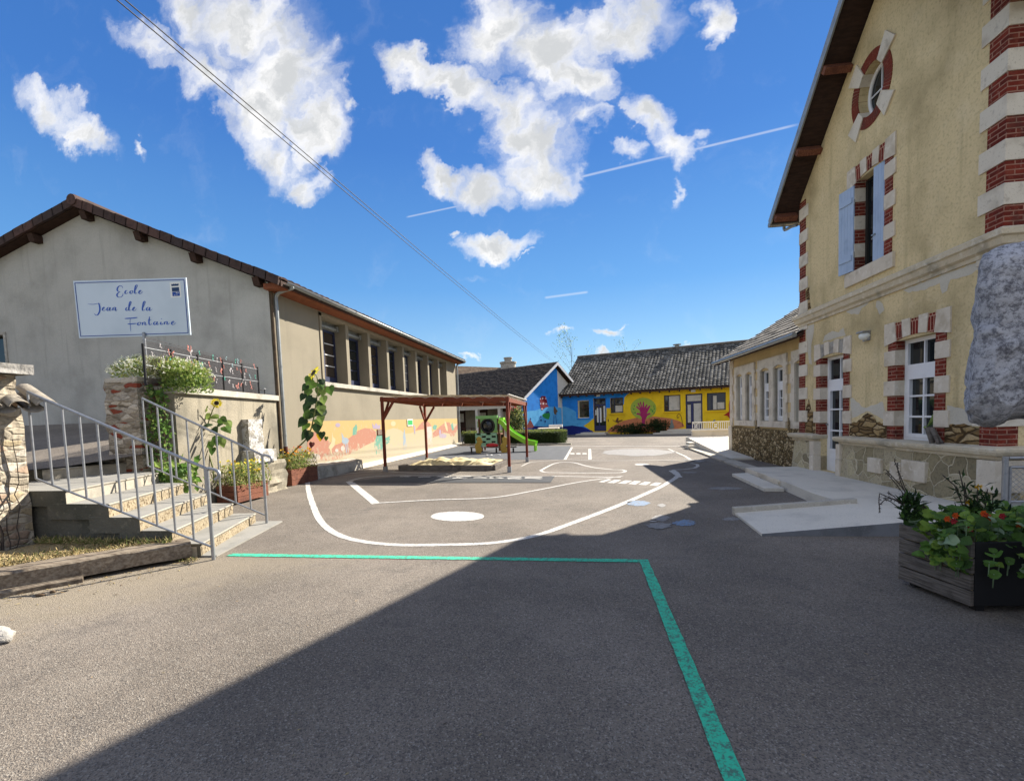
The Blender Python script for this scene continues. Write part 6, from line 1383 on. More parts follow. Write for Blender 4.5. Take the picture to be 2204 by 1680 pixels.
o = w.build('dry_grass', ['straw', 'straw_b', 'grass_green']); o['kind'] = 'stuff'; o['label'] = 'dry straw coloured grass on the bed behind the timber sleeper'
w = MB(); rn = random.Random(12)
for i in range(330):
    q = rn.uniform(0, 3.4); p = k0 + kd * q - ks * abs(rn.gauss(.12, .25)) + UP * .006; leaf(w, p, V((rn.uniform(-1, 1), rn.uniform(-1, 1), .05)), V((0, 0, 1)), rn.uniform(.015, .06), rn.uniform(.006, .016), rn.randrange(3), .05)
for i in range(150):
    p = V((rn.uniform(-5, 3), rn.uniform(1.2, 5), .008)); leaf(w, p, V((rn.uniform(-1, 1), rn.uniform(-1, 1), .05)), V((0, 0, 1)), rn.uniform(.008, .035), rn.uniform(.004, .010), rn.randrange(3), .05)
o = w.build('leaf_litter', ['dry_leaf', 'straw_b', 'stem_brown']); o['kind'] = 'stuff'; o['label'] = 'dry bits of leaf and straw scattered along the kerb and over the asphalt'
for i, (x, y, s, lab) in enumerate([(290, 640, .05, 'larger brown dried dropping on the ground by the sleeper'), (378, 618, .03, 'smaller brown dried dropping on the ground by the sleeper')]):
    p = G(*zoom(0, 1650, 2.204)(x, y)); w = MB(); w.blob(p + UP * .01, (s, s * .6, .015), 10, 6, 0, .3, 4, i); o = w.build('dried_leaf', ['stem_brown']); tag(o, lab.replace('dropping', 'leaf'), 'leaf')
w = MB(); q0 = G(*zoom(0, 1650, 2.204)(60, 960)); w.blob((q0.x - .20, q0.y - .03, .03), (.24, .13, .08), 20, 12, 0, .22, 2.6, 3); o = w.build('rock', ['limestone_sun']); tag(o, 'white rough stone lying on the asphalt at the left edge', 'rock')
# ================================================================ planters, flowers, basin
def planter(name_lab, base, x0, x1, y0, y1, z0, z1, mat, inner='bed_soil', feet=True, group=None, front=None):
    t = thing('wooden_planter', name_lab, 'planter', base, 0, group); h = (z1 - z0)
    for (a, b, c, d, nm, m_) in [(x0, x1, y0, y0 + .03, 'front_panel', front or mat), (x1 - .03, x1, y0 + .031, y1 - .031, 'side_panel', mat), (x0, x1, y1 - .03, y1, 'rear_panel', mat), (x0, x0 + .03, y0 + .031, y1 - .031, 'side_panel', mat)]:
        w = MB()
        for k in range(3): w.box(a, b, c, d, z0 + h * k / 3 + .004, z0 + h * (k + 1) / 3 - .003, 0)
        w.build(nm, [m_], t)
    w = MB(); w.box(x0 + .03, x1 - .03, y0 + .03, y1 - .03, z0 + .02, z1 - .05, 0); w.build('soil', [inner], t)
    return t
planter('reddish brown wooden planter with yellow flowers beside the stair foot', (-7.2, 8.6, 0), -7.42, -6.94, 8.22, 9.12, .04, .38, 'planter_wood')
planter('reddish brown wooden planter with the tall sunflower at the hall corner', (-7.6, 11.2, 0), -7.83, -7.50, 10.76, 11.92, .0, .42, 'planter_wood')
def flowerbed(nm, lab, c, r, n, nf, seed, fcol, tall=.0):
    t = thing(nm, lab, 'plant', (c[0], c[1], c[2] - r[2])); f = MB(); rn = random.Random(seed); fl = MB(); st = MB()
    for i in range(n):
        p = V((c[0] + rn.uniform(-1, 1) * r[0], c[1] + rn.uniform(-1, 1) * r[1], c[2] - r[2] + abs(rn.uniform(0, 1)) * 1.7 * r[2])); d = (rndv(rn) + V((0, 0, .9))).normalized(); leaf(f, p, d, rndv(rn), rn.uniform(.05, .11), rn.uniform(.014, .03), rn.choice((0, 1, 1, 2, 3)))
    for i in range(nf):
        p = V((c[0] + rn.uniform(-1, 1) * r[0], c[1] + rn.uniform(-1, 1) * r[1], c[2] + r[2] * rn.uniform(.1, 1.15) + tall * rn.random())); nn = (V((.3, -.5, .6)) + rndv(rn) * .6).normalized(); a = nn.cross(V((0, 0, 1))).normalized(); b = nn.cross(a); s = rn.uniform(.016, .028)
        disc(fl, p, a * s, b * s, 7, rn.choice((0, 0, 1)), .25, i); st.tube([p - V((0, 0, .15)), p], .003, 4)
    f.build('foliage', ['leaf_green', 'leaf_yellow', 'leaf_light', 'straw_b'], t); build_split(fl, 'flower', fcol, t); st.build('stem', ['stem_green'], t)
flowerbed('yellow_flowers', 'bushy small yellow flowers in the planter by the stair foot', (-7.16, 8.72, .57), (.30, .44, .29), 1500, 70, 3, ['petal_lemon', 'petal_yellow'])
flowerbed('orange_flowers', 'bushy orange yellow flowers in the planter at the hall corner', (-7.66, 11.3, .62), (.24, .55, .24), 1400, 92, 4, ['petal_yellow', 'petal_orange'], .12)
def heart(mb, p, d, nrm, L, mi):
    d = V(d).normalized(); sd = d.cross(V(nrm)); sd = sd.normalized() if sd.length > 1e-3 else V((1, 0, 0)); up = sd.cross(d)
    prof = [(-.08, .0), (-.14, .22), (-.02, .42), (.25, .46), (.55, .32), (.8, .14), (1.0, 0)]
    ct = [p + d * L * q - up * L * .22 * q * q for q in (0, .25, .55, .8, 1.0)]
    vs = [p]; 
    for (a, b) in prof[1:-1]: vs.append(p + d * L * a + sd * L * b * .95 - up * (L * .22 * a * a + L * .18 * b))
    vs.append(p + d * L - up * L * .22)
    for (a, b) in prof[1:-1][::-1]: vs.append(p + d * L * a - sd * L * b * .95 - up * (L * .22 * a * a + L * .18 * b))
    m_ = p + d * L * .4 - up * L * .02; vs.append(m_); k = len(vs) - 1
    mb.add(vs, [(i, (i + 1) % k, k) for i in range(k)], mi)
def sunflower(lab, stem, heads, leaves, seed, th=.014, ls=1.0):
    t = thing('sunflower', lab, 'sunflower', stem[0]); rn = random.Random(seed); w = MB(); pts = smooth_path(stem, 6); w.tube(pts, [th * (1 - .45 * i / len(pts)) for i in range(len(pts))], 7)
    L_ = MB()
    for (p, d, s, mi) in leaves:
        p = V(p); q = min(pts, key=lambda k: (k - p).length); w.tube([q, q.lerp(p, .6) + V((0, 0, .02)), p], .004, 4); heart(L_, p, V(d) + V((0, -.3, 0)), (rndv(rn) * .4 + V((.4, -.9, .6))), s * ls, mi)
    w.build('stem', ['stem_green'], t); L_.build('leaf', ['leaf_green', 'leaf_dark', 'leaf_light', 'petal_yellow', 'dry_red', 'leaf_mid'], t)
    for (c, nrm, r_) in heads:
        h = MB(); nrm = V(nrm).normalized(); a = nrm.cross(V((0, 0, 1))).normalized(); b = nrm.cross(a); c = V(c)
        disc(h, c + nrm * .012, a * r_ * .42, b * r_ * .42, 16, 1); disc(h, c - nrm * .01, b * r_ * .45, a * r_ * .45, 12, 2)
        for k in range(22):
            an = 2 * math.pi * k / 22 + rn.uniform(-.1, .1); dr = a * math.cos(an) + b * math.sin(an); leaf(h, c + dr * r_ * .36, dr + nrm * rn.uniform(-.1, .35), nrm, r_ * rn.uniform(.6, .78), r_ * .26, 0, .1)
        h.build('flower_head', ['petal_lemon', 'seed_brown', 'leaf_green'], t)
zc2 = zoom(400, 1250, 3.7327); s1 = lambda x, y, Y=8.17: PY(*zc2(x, y), Y)
sunflower('smaller sunflower by the stairs with one yellow head', [s1(1105, 1200), s1(1100, 1050), s1(1055, 880), s1(1015, 740), s1(1010, 600), s1(1045, 460), s1(1090, 330), s1(1120, 265)],
    [(s1(1135, 235), (-.35, -.75, .1), .135)][:1] and [(V(s1(1140, 235)), (.55, -.6, -.05), .10)], [(s1(1020, 300), (-1, 0, .0), .13, 2), (s1(1060, 390), (-.9, -.2, -.1), .12, 2), (s1(1090, 385), (1, -.1, -.2), .15, 2), (s1(960, 480), (-.9, -.2, -.3), .18, 1), (s1(1040, 480), (.3, -.8, -.3), .16, 1), (s1(880, 520), (-.7, -.1, -.7), .16, 1), (s1(1090, 540), (.9, -.2, -.3), .15, 1), (s1(1180, 420), (.9, 0, -.4), .16, 0), (s1(1240, 520), (.8, 0, -.5), .16, 0), (s1(1150, 640), (.3, -.3, -1), .17, 0), (s1(1060, 700), (.5, -.3, -1), .15, 0), (s1(1200, 680), (.5, 0, -1), .13, 2), (s1(1000, 770), (-.5, -.2, -.9), .11, 4), (s1(1090, 780), (.2, -.3, -1), .12, 5), (s1(1160, 480), (.8, 0, .1), .14, 1), (s1(1260, 450), (.9, 0, -.6), .14, 2), (s1(850, 580), (-.2, -.2, -1), .13, 1)], 3, .016, 1.35)
h4 = zoom(900, 1150, 3.7327); s2 = lambda x, y, Y=11.15: PY(*h4(x, y), Y)
lv = [(420, 290, -.1, -1, .2, 0), (440, 350, -.6, -.8, .22, 0), (480, 420, .2, -1, .2, 0), (410, 440, -.3, -1, .2, 0), (560, 320, .5, -1, .17, 1), (600, 400, .5, -.9, .24, 0), (545, 430, .3, -1, .2, 2), (600, 530, .4, -1, .2, 2), (375, 500, -.3, -1, .17, 1), (480, 540, -.4, -.7, .27, 1), (500, 590, -.2, -1, .2, 1), (350, 620, -.2, -1, .2, 1), (580, 640, .4, -1, .22, 2), (440, 700, -.6, -.7, .24, 1), (500, 680, .4, -.8, .27, 1), (400, 720, -.6, -.8, .24, 0), (360, 800, -.5, -.9, .22, 1), (490, 850, .3, -.8, .27, 1), (540, 800, .8, -.6, .22, 0), (580, 760, .5, -1, .2, 2), (330, 850, -.5, -1, .2, 0), (360, 940, -.4, -.9, .24, 1), (400, 960, .1, -1, .22, 1), (500, 970, .2, -1, .2, 3), (560, 960, .3, -1, .17, 1), (575, 1020, .2, -1, .1, 0), (405, 1090, .1, -1, .13, 4), (575, 700, .5, -.6, .17, 1), (560, 370, .7, -.8, .18, 0), (390, 390, -.5, -1, .16, 1)]
sunflower('tall leaning sunflower with drooping leaves against the hall wall', [s2(70, 1370), s2(150, 1270), s2(260, 1150), s2(360, 1050), s2(415, 950), s2(455, 790), s2(480, 640), s2(500, 500), s2(505, 380), s2(495, 290), s2(465, 250)],
    [(V(s2(455, 240)), (-.35, -.62, .42), .21)], [(V(s2(x, y)) + V((0, random.uniform(-.18, .18), 0)), (a, -.35, b), s * 1.25, m_) for (x, y, a, b, s, m_) in lv], 9, .022)
bs = thing('stone_basin', 'old white stone wash basin and niche built against the terrace wall', 'basin', (-7.55, 9.7, 0))
rough_box(-7.9, -7.36, 9.28, 10.38, -.03, .74, .05, 44, 10, 10).build('base', ['terrace_render'], bs)
M('peeling_white', (.46, .45, .43), [(7, (.27, .25, .21), .50, .60), (20, (.18, .16, .13), .56, .64)], bmp=(20, .8, .02))
rough_box(-7.85, -7.30, 9.22, 9.95, .74, 1.02, .02, 46, 8, 4).build('trough', ['peeling_white'], bs); rough_box(-7.9, -7.50, 9.34, 9.80, 1.02, 1.72, .02, 48, 8, 8).build('back_block', ['peeling_white'], bs)
# ================================================================ pergola and sandpit
pg = thing('pergola', 'reddish timber pergola with stretched canvas over the sandpit', 'pergola', (-4.2, 14.8, 0))
FL, FR, RR_, RL = V((-6.285, 13.67, 2.36)), V((-2.225, 12.99, 2.17)), V((-2.10, 15.99, 2.10)), V((-6.0, 16.7, 2.24))
lean = {0: V((-.0, 0, 0))}
for p in (FL, FR, RR_, RL):
    w = MB(); w.bar((p.x, p.y, .1), (p.x, p.y, p.z - .02), .08, .08, 0, up=(0, 1, 0)); po = w.build('post', ['pergola_wood'], pg, bev=.006); w = MB(); w.box(p.x - .055, p.x + .055, p.y - .055, p.y + .055, 0, .17, 0); w.build('foot_bracket', ['galvanised'], po)
for a, b in ((FL, FR), (FR, RR_), (RL, RR_), (FL, RL)):
    d = (b - a).normalized(); w = MB(); w.bar(a - d * .06 - UP * .1, b + d * .06 - UP * .09, .05, .13, 0); w.build('beam', ['beam_wood'], pg, bev=.005)
    for p, q in ((a, b), (b, a)):
        e = (q - p).normalized()
        if abs(e.x) > .9 and p in (FR, RR_): continue
        w = MB(); w.bar(p + e * .02 - UP * .72, p + e * .40 - UP * .17, .05, .07, 0); w.build('brace', ['pergola_wood'], pg)
for k in range(1, 5):
    a, b = FL.lerp(FR, k / 5), RL.lerp(RR_, k / 5); w = MB(); w.bar(a - UP * .1, b - UP * .1, .045, .12, 0); w.build('rafter', ['beam_wood'], pg)
M('canvas', (.60, .57, .50), [(4, (.5, .47, .4), .45, .7)], rough=.9)
w = MB(); nu, nv = 28, 16; vs = []
for j in range(nv + 1):
    for i in range(nu + 1):
        a = FL.lerp(FR, i / nu); b = RL.lerp(RR_, i / nu); p = a.lerp(b, j / nv); u, v = i / nu, j / nv
        sag = .0 if 0 < i < nu and 0 < j < nv else .006 * math.sin(i * 2.4 + j * 2.4); vs.append(p + UP * (.03 + sag - .03 * math.sin(math.pi * u) * math.sin(math.pi * v)))
w.add(vs, [(j * (nu + 1) + i, j * (nu + 1) + i + 1, (j + 1) * (nu + 1) + i + 1, (j + 1) * (nu + 1) + i) for j in range(nv) for i in range(nu)], 0, True)
w.build('canvas', ['canvas'], pg)
w = MB()
for a, b, n in ((FL, FR, 16), (FR, RR_, 22)):
    d = (b - a).normalized(); o_ = V((d.y, -d.x, 0)) * .032
    if n == 22:
        for k in range(11): c = a.lerp(b, (k + .5) / 11) + UP * .035 + o_; w.blob(c, (.05, .09, .028), 8, 5, 0)
    for k in range(n):
        p, q = a.lerp(b, k / n), a.lerp(b, (k + 1) / n); w.tube([p + o_ + UP * (.03 if k % 2 else -.07), q + o_ + UP * (-.07 if k % 2 else .03)], .0035, 4)
e_ = FL + V((.35, -.03, -.05)); w.build('lacing', ['canvas'], pg)
sb = thing('sandpit', 'square timber edged sandpit heaped with pale sand', 'sandpit', (-4.3, 14.7, 0))
sc = [V((-5.90, 13.94, 0)), V((-2.82, 13.52, 0)), V((-2.73, 15.5, 0)), V((-5.75, 15.95, 0))]
for i in range(4):
    a, b = sc[i], sc[(i + 1) % 4]; w = MB(); w.bar(a + UP * .08, b + UP * .08, .16, .16, 0); w.build('edge_beam', ['grey_wood'], sb, bev=.012)
M('sand', (.58, .49, .29), [(3, (.5, .42, .24), .45, .7), (60, (.5, .42, .25), .55, .8)], bmp=(50, .5, .01))
w = MB(); n = 40; vs = []
for j in range(n + 1):
    for i in range(n + 1):
        p = sc[0].lerp(sc[1], i / n).lerp(sc[3].lerp(sc[2], i / n), j / n); e = min(i, n - i, j, n - j) / n; h = .10 + .12 * min(1, e * 5) + .09 * noise.fractal(p * 1.7, .8, 2, 4) + .03 * noise.noise(p * 7); vs.append(p + UP * max(.02, h))
w.add(vs, [(j * (n + 1) + i, j * (n + 1) + i + 1, (j + 1) * (n + 1) + i + 1, (j + 1) * (n + 1) + i) for j in range(n) for i in range(n)], 0, True); w.build('sand', ['sand'], sb)
# ================================================================ play tower with slide, seesaw bench, hedge
YT = 21.4; tp_ = lambda x, y, Y=YT: PY(*zpg(x, y), Y)
pt2 = thing('play_tower', 'green plastic play tower with round porthole and lime green slide', 'play tower', (-4.8, YT, 0))
M('plastic_green', (.19, .40, .13), [(3, (.16, .34, .11), .45, .7)], rough=.45, spec=.4); M('plastic_mint', (.27, .50, .33), [(3, (.23, .43, .28), .45, .7)], rough=.45, spec=.4); M('plastic_lime', (.22, .50, .03), rough=.4, spec=.4); M('duck_yellow', (.42, .28, .05), [(14, (.3, .2, .03), .5, .65)], rough=.5); M('seat_red', (.45, .02, .02), rough=.45); M('tower_post', (.14, .06, .03))
a, b = tp_(368, 915), tp_(725, 680); w = MB(); hol = []
W_, H_ = b.x - a.x, b.z - a.z; u_ = lambda x, y: tp_(x, y)
for (x, y) in [(418, 703), (586, 699), (505, 748), (676, 745), (405, 793), (583, 787), (505, 837), (672, 835), (575, 878)]:
    p = tp_(x, y); hol.append([(p.x - .10, p.z - .045), (p.x + .10, p.z - .045), (p.x + .10, p.z + .045), (p.x - .10, p.z + .045)])
w.plate([(a.x, a.z), (b.x, a.z), (b.x, b.z), (a.x, b.z)], hol, lambda u, z, d: V((u, YT + d, z)), .05, 0); w.build('lower_panel', ['plastic_mint'], pt2)
w = MB(); w.box(a.x + .03, b.x - .03, YT + .3, YT + .34, .25, b.z, 0); w.build('back_panel', ['interior_shade'], pt2)
a2, b2 = tp_(455, 672), tp_(722, 400); pc = tp_(573, 563); r_ = .30
w = MB(); w.plate([(a2.x, a2.z), (b2.x, a2.z), (b2.x, b2.z), (a2.x, b2.z)], [[(pc.x + r_ * math.cos(q), pc.z + r_ * math.sin(q)) for q in [2 * math.pi * k / 28 for k in range(28)]]], lambda u, z, d: V((u, YT + d, z)), .06, 0)
w.box(tp_(370, 400).x, b2.x + .04, YT - .06, YT + .12, tp_(0 + 400, 445).z, tp_(400, 392).z, 0); w.build('upper_panel', ['plastic_green'], pt2, bev=.008)
w = MB(); w.tube([V((pc.x + r_ * 1.03 * math.cos(q), YT - .01, pc.z + r_ * 1.03 * math.sin(q))) for q in [2 * math.pi * k / 28 for k in range(29)]], .045, 8); w.build('porthole_ring', ['interior_shade'], pt2)
w = MB(); w.blob((pc.x, YT + .1, pc.z), (r_, .16, r_), 20, 12, 0); w.build('porthole_dome', ['dark_glass'], pt2)
w = MB()
for (x, y0) in [(410, 445), (445, 445), (745, 400), (400, 690), (770, 690)]:
    p = tp_(x, y0); w.tube([(p.x, YT + .15, .0), (p.x, YT + .15, p.z)], .045, 8)
for x in (430, 770): p = tp_(x, 445); w.tube([(p.x, YT + 1.0, 0), (p.x, YT + 1.0, p.z)], .045, 8)
w.box(tp_(400, 690).x, tp_(775, 690).x, YT + .1, YT + 1.05, b.z - .1, b.z - .04, 0); w.build('frame', ['tower_post'], pt2)
w = MB(); p = tp_(400, 640); w.tube([(p.x, YT + .05, b.z - .02), (p.x, YT + .05, b.z + .28)], .04, 8); p = tp_(770, 450); w.tube([(p.x, YT + .05, b2.z - .35), (p.x, YT + .05, b2.z + .0)], .04, 8); p = tp_(880, 780); w.tube([(p.x, YT - .1, .2), (p.x, YT - .1, 1.0)], .03, 8); p = tp_(905, 780); w.tube([(p.x, YT - .1, .2), (p.x, YT - .1, 1.0)], .03, 8); w.build('white_cap', ['white_enamel'], pt2)
w = MB(); w.plate([(tp_(385, 670).x, a2.z), (tp_(450, 670).x, a2.z), (tp_(450, 670).x, b2.z - .2), (tp_(385, 670).x, b2.z - .2)], [], lambda u, z, d: V((u, YT + .2 + d, z)), .04, 0); w.build('side_panel', ['plastic_green'], pt2)
sa, sm_, se = tp_(800, 520, 21.3), tp_(1230, 850, 21.0), tp_(1400, 885, 20.9)
pts = smooth_path([tp_(775, 500, 21.35), tp_(830, 530, 21.3), tp_(960, 680, 21.2), tp_(1100, 775, 21.1), tp_(1240, 850, 21.0), tp_(1330, 868, 20.95), tp_(1400, 882, 20.9)], 5); w = MB(); n = len(pts); prof = [(-.26, .16), (-.24, .17), (-.22, .02), (0, -.03), (.22, .02), (.24, .17), (.26, .16), (.25, -.04), (0, -.07), (-.25, -.04)]
vs = []
for i in range(n):
    d = (pts[min(i + 1, n - 1)] - pts[max(i - 1, 0)]).normalized(); sd = V((.12, .99, 0)); up = sd.cross(d); up = up if up.z > 0 else -up
    for (s, z) in prof: vs.append(pts[i] + sd * s + up * z)
m_ = len(prof); w.add(vs, [(i * m_ + k, i * m_ + (k + 1) % m_, (i + 1) * m_ + (k + 1) % m_, (i + 1) * m_ + k) for i in range(n - 1) for k in range(m_)], 0, False)
for s in (-.2, .2): p = tp_(1390, 890, 20.9); w.tube([(p.x, p.y + s, p.z), (p.x, p.y + s, .02)], .05, 8)
w.box(tp_(770, 480).x, tp_(840, 480).x, YT + .0, YT + .5, tp_(780, 520).z - .02, tp_(780, 420).z, 0); w.build('slide', ['plastic_lime'], pt2)
bn_ = thing('seesaw_bench', 'low seesaw plank with yellow animal figures and a red middle', 'seesaw', (-4.3, 20.6, 0)); bp = lambda x, y, Y=20.6: PY(*zpg(x, y), Y)
w = MB(); a, b = bp(278, 928), bp(1062, 922); w.bar(a, b, .22, .05, 0); w.build('plank', ['grey_wood'], bn_, bev=.008)
for x in (295, 720, 1010): p = bp(x, 940); w = MB(); w.tube([(p.x, p.y, p.z), (p.x, p.y, 0.0)], .04, 6); w.build('leg', ['interior_shade'], bn_)
for x in (432, 866):
    p = bp(x, 930); w = MB()
    w.prism([V((p.x + dx_ * .8, p.y - .15, p.z + dz * .85)) for dx_, dz in [(-.17, -.28), (.1, -.3), (.22, -.1), (.1, .05), (.18, .22), (.26, .3), (.2, .38), (.16, .52), (.02, .6), (-.12, .5), (-.08, .3), (-.22, .12)]], (0, .05, 0), 0); o = w.build('animal_figure', ['duck_yellow'], bn_, bev=.006)
p = bp(650, 905); w = MB(); w.blob(p + V((0, 0, .02)), (.29, .13, .11), 16, 8, 0); w.build('seat', ['seat_red'], bn_)
w = MB(); p = G(*zpg(600, 1072)); w.tube([p + V((.12 * math.cos(q), .12 * math.sin(q), .03)) for q in [2 * math.pi * k / 16 for k in range(17)]], .02, 6); w.tube([p + V((.42 + .05 * math.cos(q), .05 * math.sin(q), .03)) for q in [2 * math.pi * k / 12 for k in range(13)]], .015, 6); o = w.build('play_ring', ['white_enamel']); tag(o, 'small white toy rings lying on the grey play surface', 'toy')
hd = thing('hedge', 'clipped low green hedge behind the play tower', 'hedge', (-4.4, 26.7, 0)); A, B = V((-7.4, 28.0, 0)), V((-1.35, 25.95, 0)); hdv = (B - A).normalized(); hn = V((hdv.y, -hdv.x, 0)); LH = (B - A).length
f = MB(); rn = random.Random(77); f.obox((A + B) / 2 + UP * .35 - hn * -.0, hdv * (LH / 2 - .1), hn * .45, UP * .33, 1)
for i in range(6500):
    u = rn.uniform(0, LH); fc = rn.random(); bumpy = .05 * noise.noise(V((u * 2, 0, 3)))
    if fc < .5: p = A + hdv * u + hn * (.52 + bumpy) + UP * rn.uniform(.03, .74); d = hn
    elif fc < .85: p = A + hdv * u + hn * rn.uniform(-.5, .5) + UP * (.74 + bumpy); d = UP
    else: p = (B if rn.random() < .7 else A) + hn * rn.uniform(-.5, .5) + UP * rn.uniform(.05, .75); d = hdv
    p += rndv(rn) * .05; leaf(f, p, d + rndv(rn) * .9, rndv(rn), rn.uniform(.05, .1), rn.uniform(.03, .05), rn.choice((2, 2, 0)) if (fc >= .5 and fc < .85) or p.z > .68 else rn.choice((0, 1, 1)))
f.build('foliage', ['hedge_a', 'hedge_b', 'hedge_top'], hd); w = MB()
for k in range(8): p = A + hdv * (.4 + k * .75); w.tube([p, p + UP * .4], .02, 5)
w.build('stem', ['stem_brown'], hd)
w = MB(); w.bar(A - hdv * .2 + hn * .75 + UP * .04, B + hdv * .75 + hn * .75 + UP * .04, .14, .09); o = w.build('kerb', ['concrete_old']); tag(o, 'low concrete edging along the foot of the hedge', 'kerb')
tb = thing('table', 'pale concrete table with a thin top behind the hedge', 'table', (-3.2, 30, 0)); q = lambda x, y, Y=30: PY(*zpg(x, y), Y)
a, b = q(1440, 600), q(1900, 582); w = MB(); w.box(a.x, b.x - .4, 29.4, 30.6, a.z - .05, a.z, 0); w.build('top', ['limestone_white'], tb); c = q(1560, 640); d = q(1715, 640); w = MB(); w.box(c.x, d.x, 29.7, 30.3, 0, a.z - .052, 0); w.build('pedestal', ['concrete_old'], tb)
t_ = thing('bench', 'pale low bench with dark sides beside the concrete table', 'bench', (-2.4, 31, 0)); c, d = q(1622, 573, 31.2), q(1850, 545, 31.2); w = MB(); w.box(c.x, d.x, 31.0, 31.5, d.z - .14, d.z + .02, 0); w.build('backrest', ['white_enamel'], t_); w = MB(); w.box(c.x + .3, d.x + .3, 30.7, 31.3, 0, .62, 0); w.build('seat', ['interior_shade'], t_)
fb_ = thing('flowering_bush', 'tall pink flowering bush at the corner of the shelter wing', 'bush', (-5.6, 31.5, 0)); c = PY(*zpg(1060, 440), 31.5); f = MB(); foliage(f, c + UP * -.2, (.62, .6, 1.35), 1300, .16, .09, 3, 6, lumps=14, lump=.5); f.build('foliage', ['leaf_yellow', 'leaf_mid', 'leaf_dark'], fb_); f = MB(); foliage(f, c + UP * .85, (.55, .5, .45), 160, .13, .10, 2, 9, lumps=8, lump=.4); f.build('blossom', ['petal_pink', 'dry_leaf'], fb_); w = MB()
for k in range(4): w.tube([(c.x + .1 * k - .2, 31.5, 0), (c.x + .2 * k - .3, 31.5, 1.5)], .03, 5)
w.build('stem', ['stem_brown'], fb_)
# ================================================================ right foreground: planter, gate, boulder pillar
pl2 = thing('wooden_planter', 'weathered grey board planter overflowing with nasturtiums in the right foreground', 'planter', (3.1, 4.1, 0))
PL, PR_ = V((2.62, 4.42, 0)), V((2.745, 3.83, 0)); ZT = .53
Cn = [PR_, PR_ + V((1.0, .08, 0)), PL + V((1.0, .08, 0)), PL]
def wallp(a, b, nm, mat, nb=4, cap=0):
    d = (b - a).normalized(); nn = V((d.y, -d.x, 0)); 
    w = MB()
    for k in range(nb):
        z0, z1 = .045 + (ZT - .045) * k / nb + .004, .045 + (ZT - .045) * (k + 1) / nb - .007; dd = random.uniform(-.004, .006)
        w.obox((a + b) / 2 + nn * (-.015 + dd) + UP * (z0 + z1) / 2, (b - a) / 2 - d * cap, nn * .014, UP * (z1 - z0) / 2, 0)
    w.build(nm, [mat], pl2, bev=.004)
wallp(Cn[3], Cn[0], 'side_panel', 'grey_wood'); wallp(Cn[0], Cn[1], 'front_panel', 'black_iron', 1, .032); wallp(Cn[1], Cn[2], 'side_panel', 'grey_wood'); wallp(Cn[2], Cn[3], 'rear_panel', 'grey_wood', 4, .032)  # front boards coloured black for the deep shade on that face
w = MB(); w.prism([c + UP * .1 + (V((3.18, 4.16, 0)) - V((c.x, c.y, 0))) * .06 for c in Cn], (0, 0, ZT - .17), 0); w.build('soil', ['bed_soil'], pl2)
for c in Cn: w = MB(); i_ = (V((3.18, 4.16, 0)) - c).normalized() * .12; w.obox(c + i_ + UP * .03, (.03, 0, 0), (0, .03, 0), UP * .03, 0); w.build('foot', ['black_iron'], pl2)
na = thing('nasturtium', 'trailing nasturtiums with round leaves and orange red flowers in the grey planter', 'plant', (3.1, 4.1, .5)); f = MB(); fl = MB(); st = MB(); rn = random.Random(15)
def round_leaf(mb, p, nrm, r_, mi):
    nrm = nrm.normalized(); a = nrm.cross(V((.2, .3, 1))).normalized(); b = nrm.cross(a); n = 12; cu = rn.uniform(.0, .34); ph = rn.uniform(0, 6); vs = [p + (a * math.cos(2 * math.pi * k / n) + b * math.sin(2 * math.pi * k / n)) * r_ * rn.uniform(.86, 1.08) * (.72 if k == 0 else 1) + nrm * r_ * (rn.uniform(-.05, .12) + cu * math.cos(4 * math.pi * k / n + ph)) for k in range(n)] + [p - nrm * r_ * .12]
    mb.add(vs, [(k, (k + 1) % n, n) for k in range(n)], mi)
for i in range(620):
    u, v = rn.uniform(-.02, 1.05), rn.uniform(-.12, 1.0); p = Cn[0].lerp(Cn[1], u).lerp(Cn[3].lerp(Cn[2], u), v); z = ZT + rn.uniform(-.03, .16) * (1 if v > .02 else .2)
    if v < .05: z = ZT - rn.uniform(-.06, .24); p = p + V((0, -rn.uniform(.0, .09), 0))
    if u < .25 and rn.random() < .5: z = ZT - rn.uniform(-.06, .22); p = Cn[3].lerp(Cn[0], rn.uniform(.45, 1.02)) + V((-rn.uniform(.0, .09), 0, 0))
    p = V((p.x, p.y, z)); round_leaf(f, p, V((-.25, -.5, .8)) + rndv(rn) * .65, rn.uniform(.02, .052), rn.choice((0, 0, 0, 1, 1, 1, 2, 2, 3)))
    if i % 3 == 0: st.tube([V((p.x + .04, p.y + .06, p.z - .12)), p], .0035, 4)
zk = zoom(2700, 1500, 2.8006)
for (x, y, c) in [(1150, 500, 0), (1075, 530, 0), (1135, 550, 1), (1405, 480, 0), (1450, 520, 0), (1430, 505, 1), (1290, 620, 1), (1575, 505, 1), (1725, 580, 0), (1290, 600, 1)]:
    p = PY(*zk(x, y), 3.98); fl = MB()
    for k in range(6): an = k * 1.05; leaf(fl, p, V((math.cos(an), -.6, math.sin(an))), V((0, -1, 0)), .03, .022, c, .1)
    fl.build('flower', ['petal_orange', 'petal_red'], na)
f.build('foliage', ['leaf_nast', 'leaf_bright', 'leaf_mid', 'leaf_pale'], na); st.build('stem', ['leaf_pale'], na)
ds = thing('daisy_plant', 'tall dark leaved plant with yellow daisies behind the nasturtiums', 'plant', (3.3, 4.3, .5)); f = MB(); fl = MB(); st = MB()
qk = lambda x, y, Y=4.3: PY(*zk(x, y), Y)
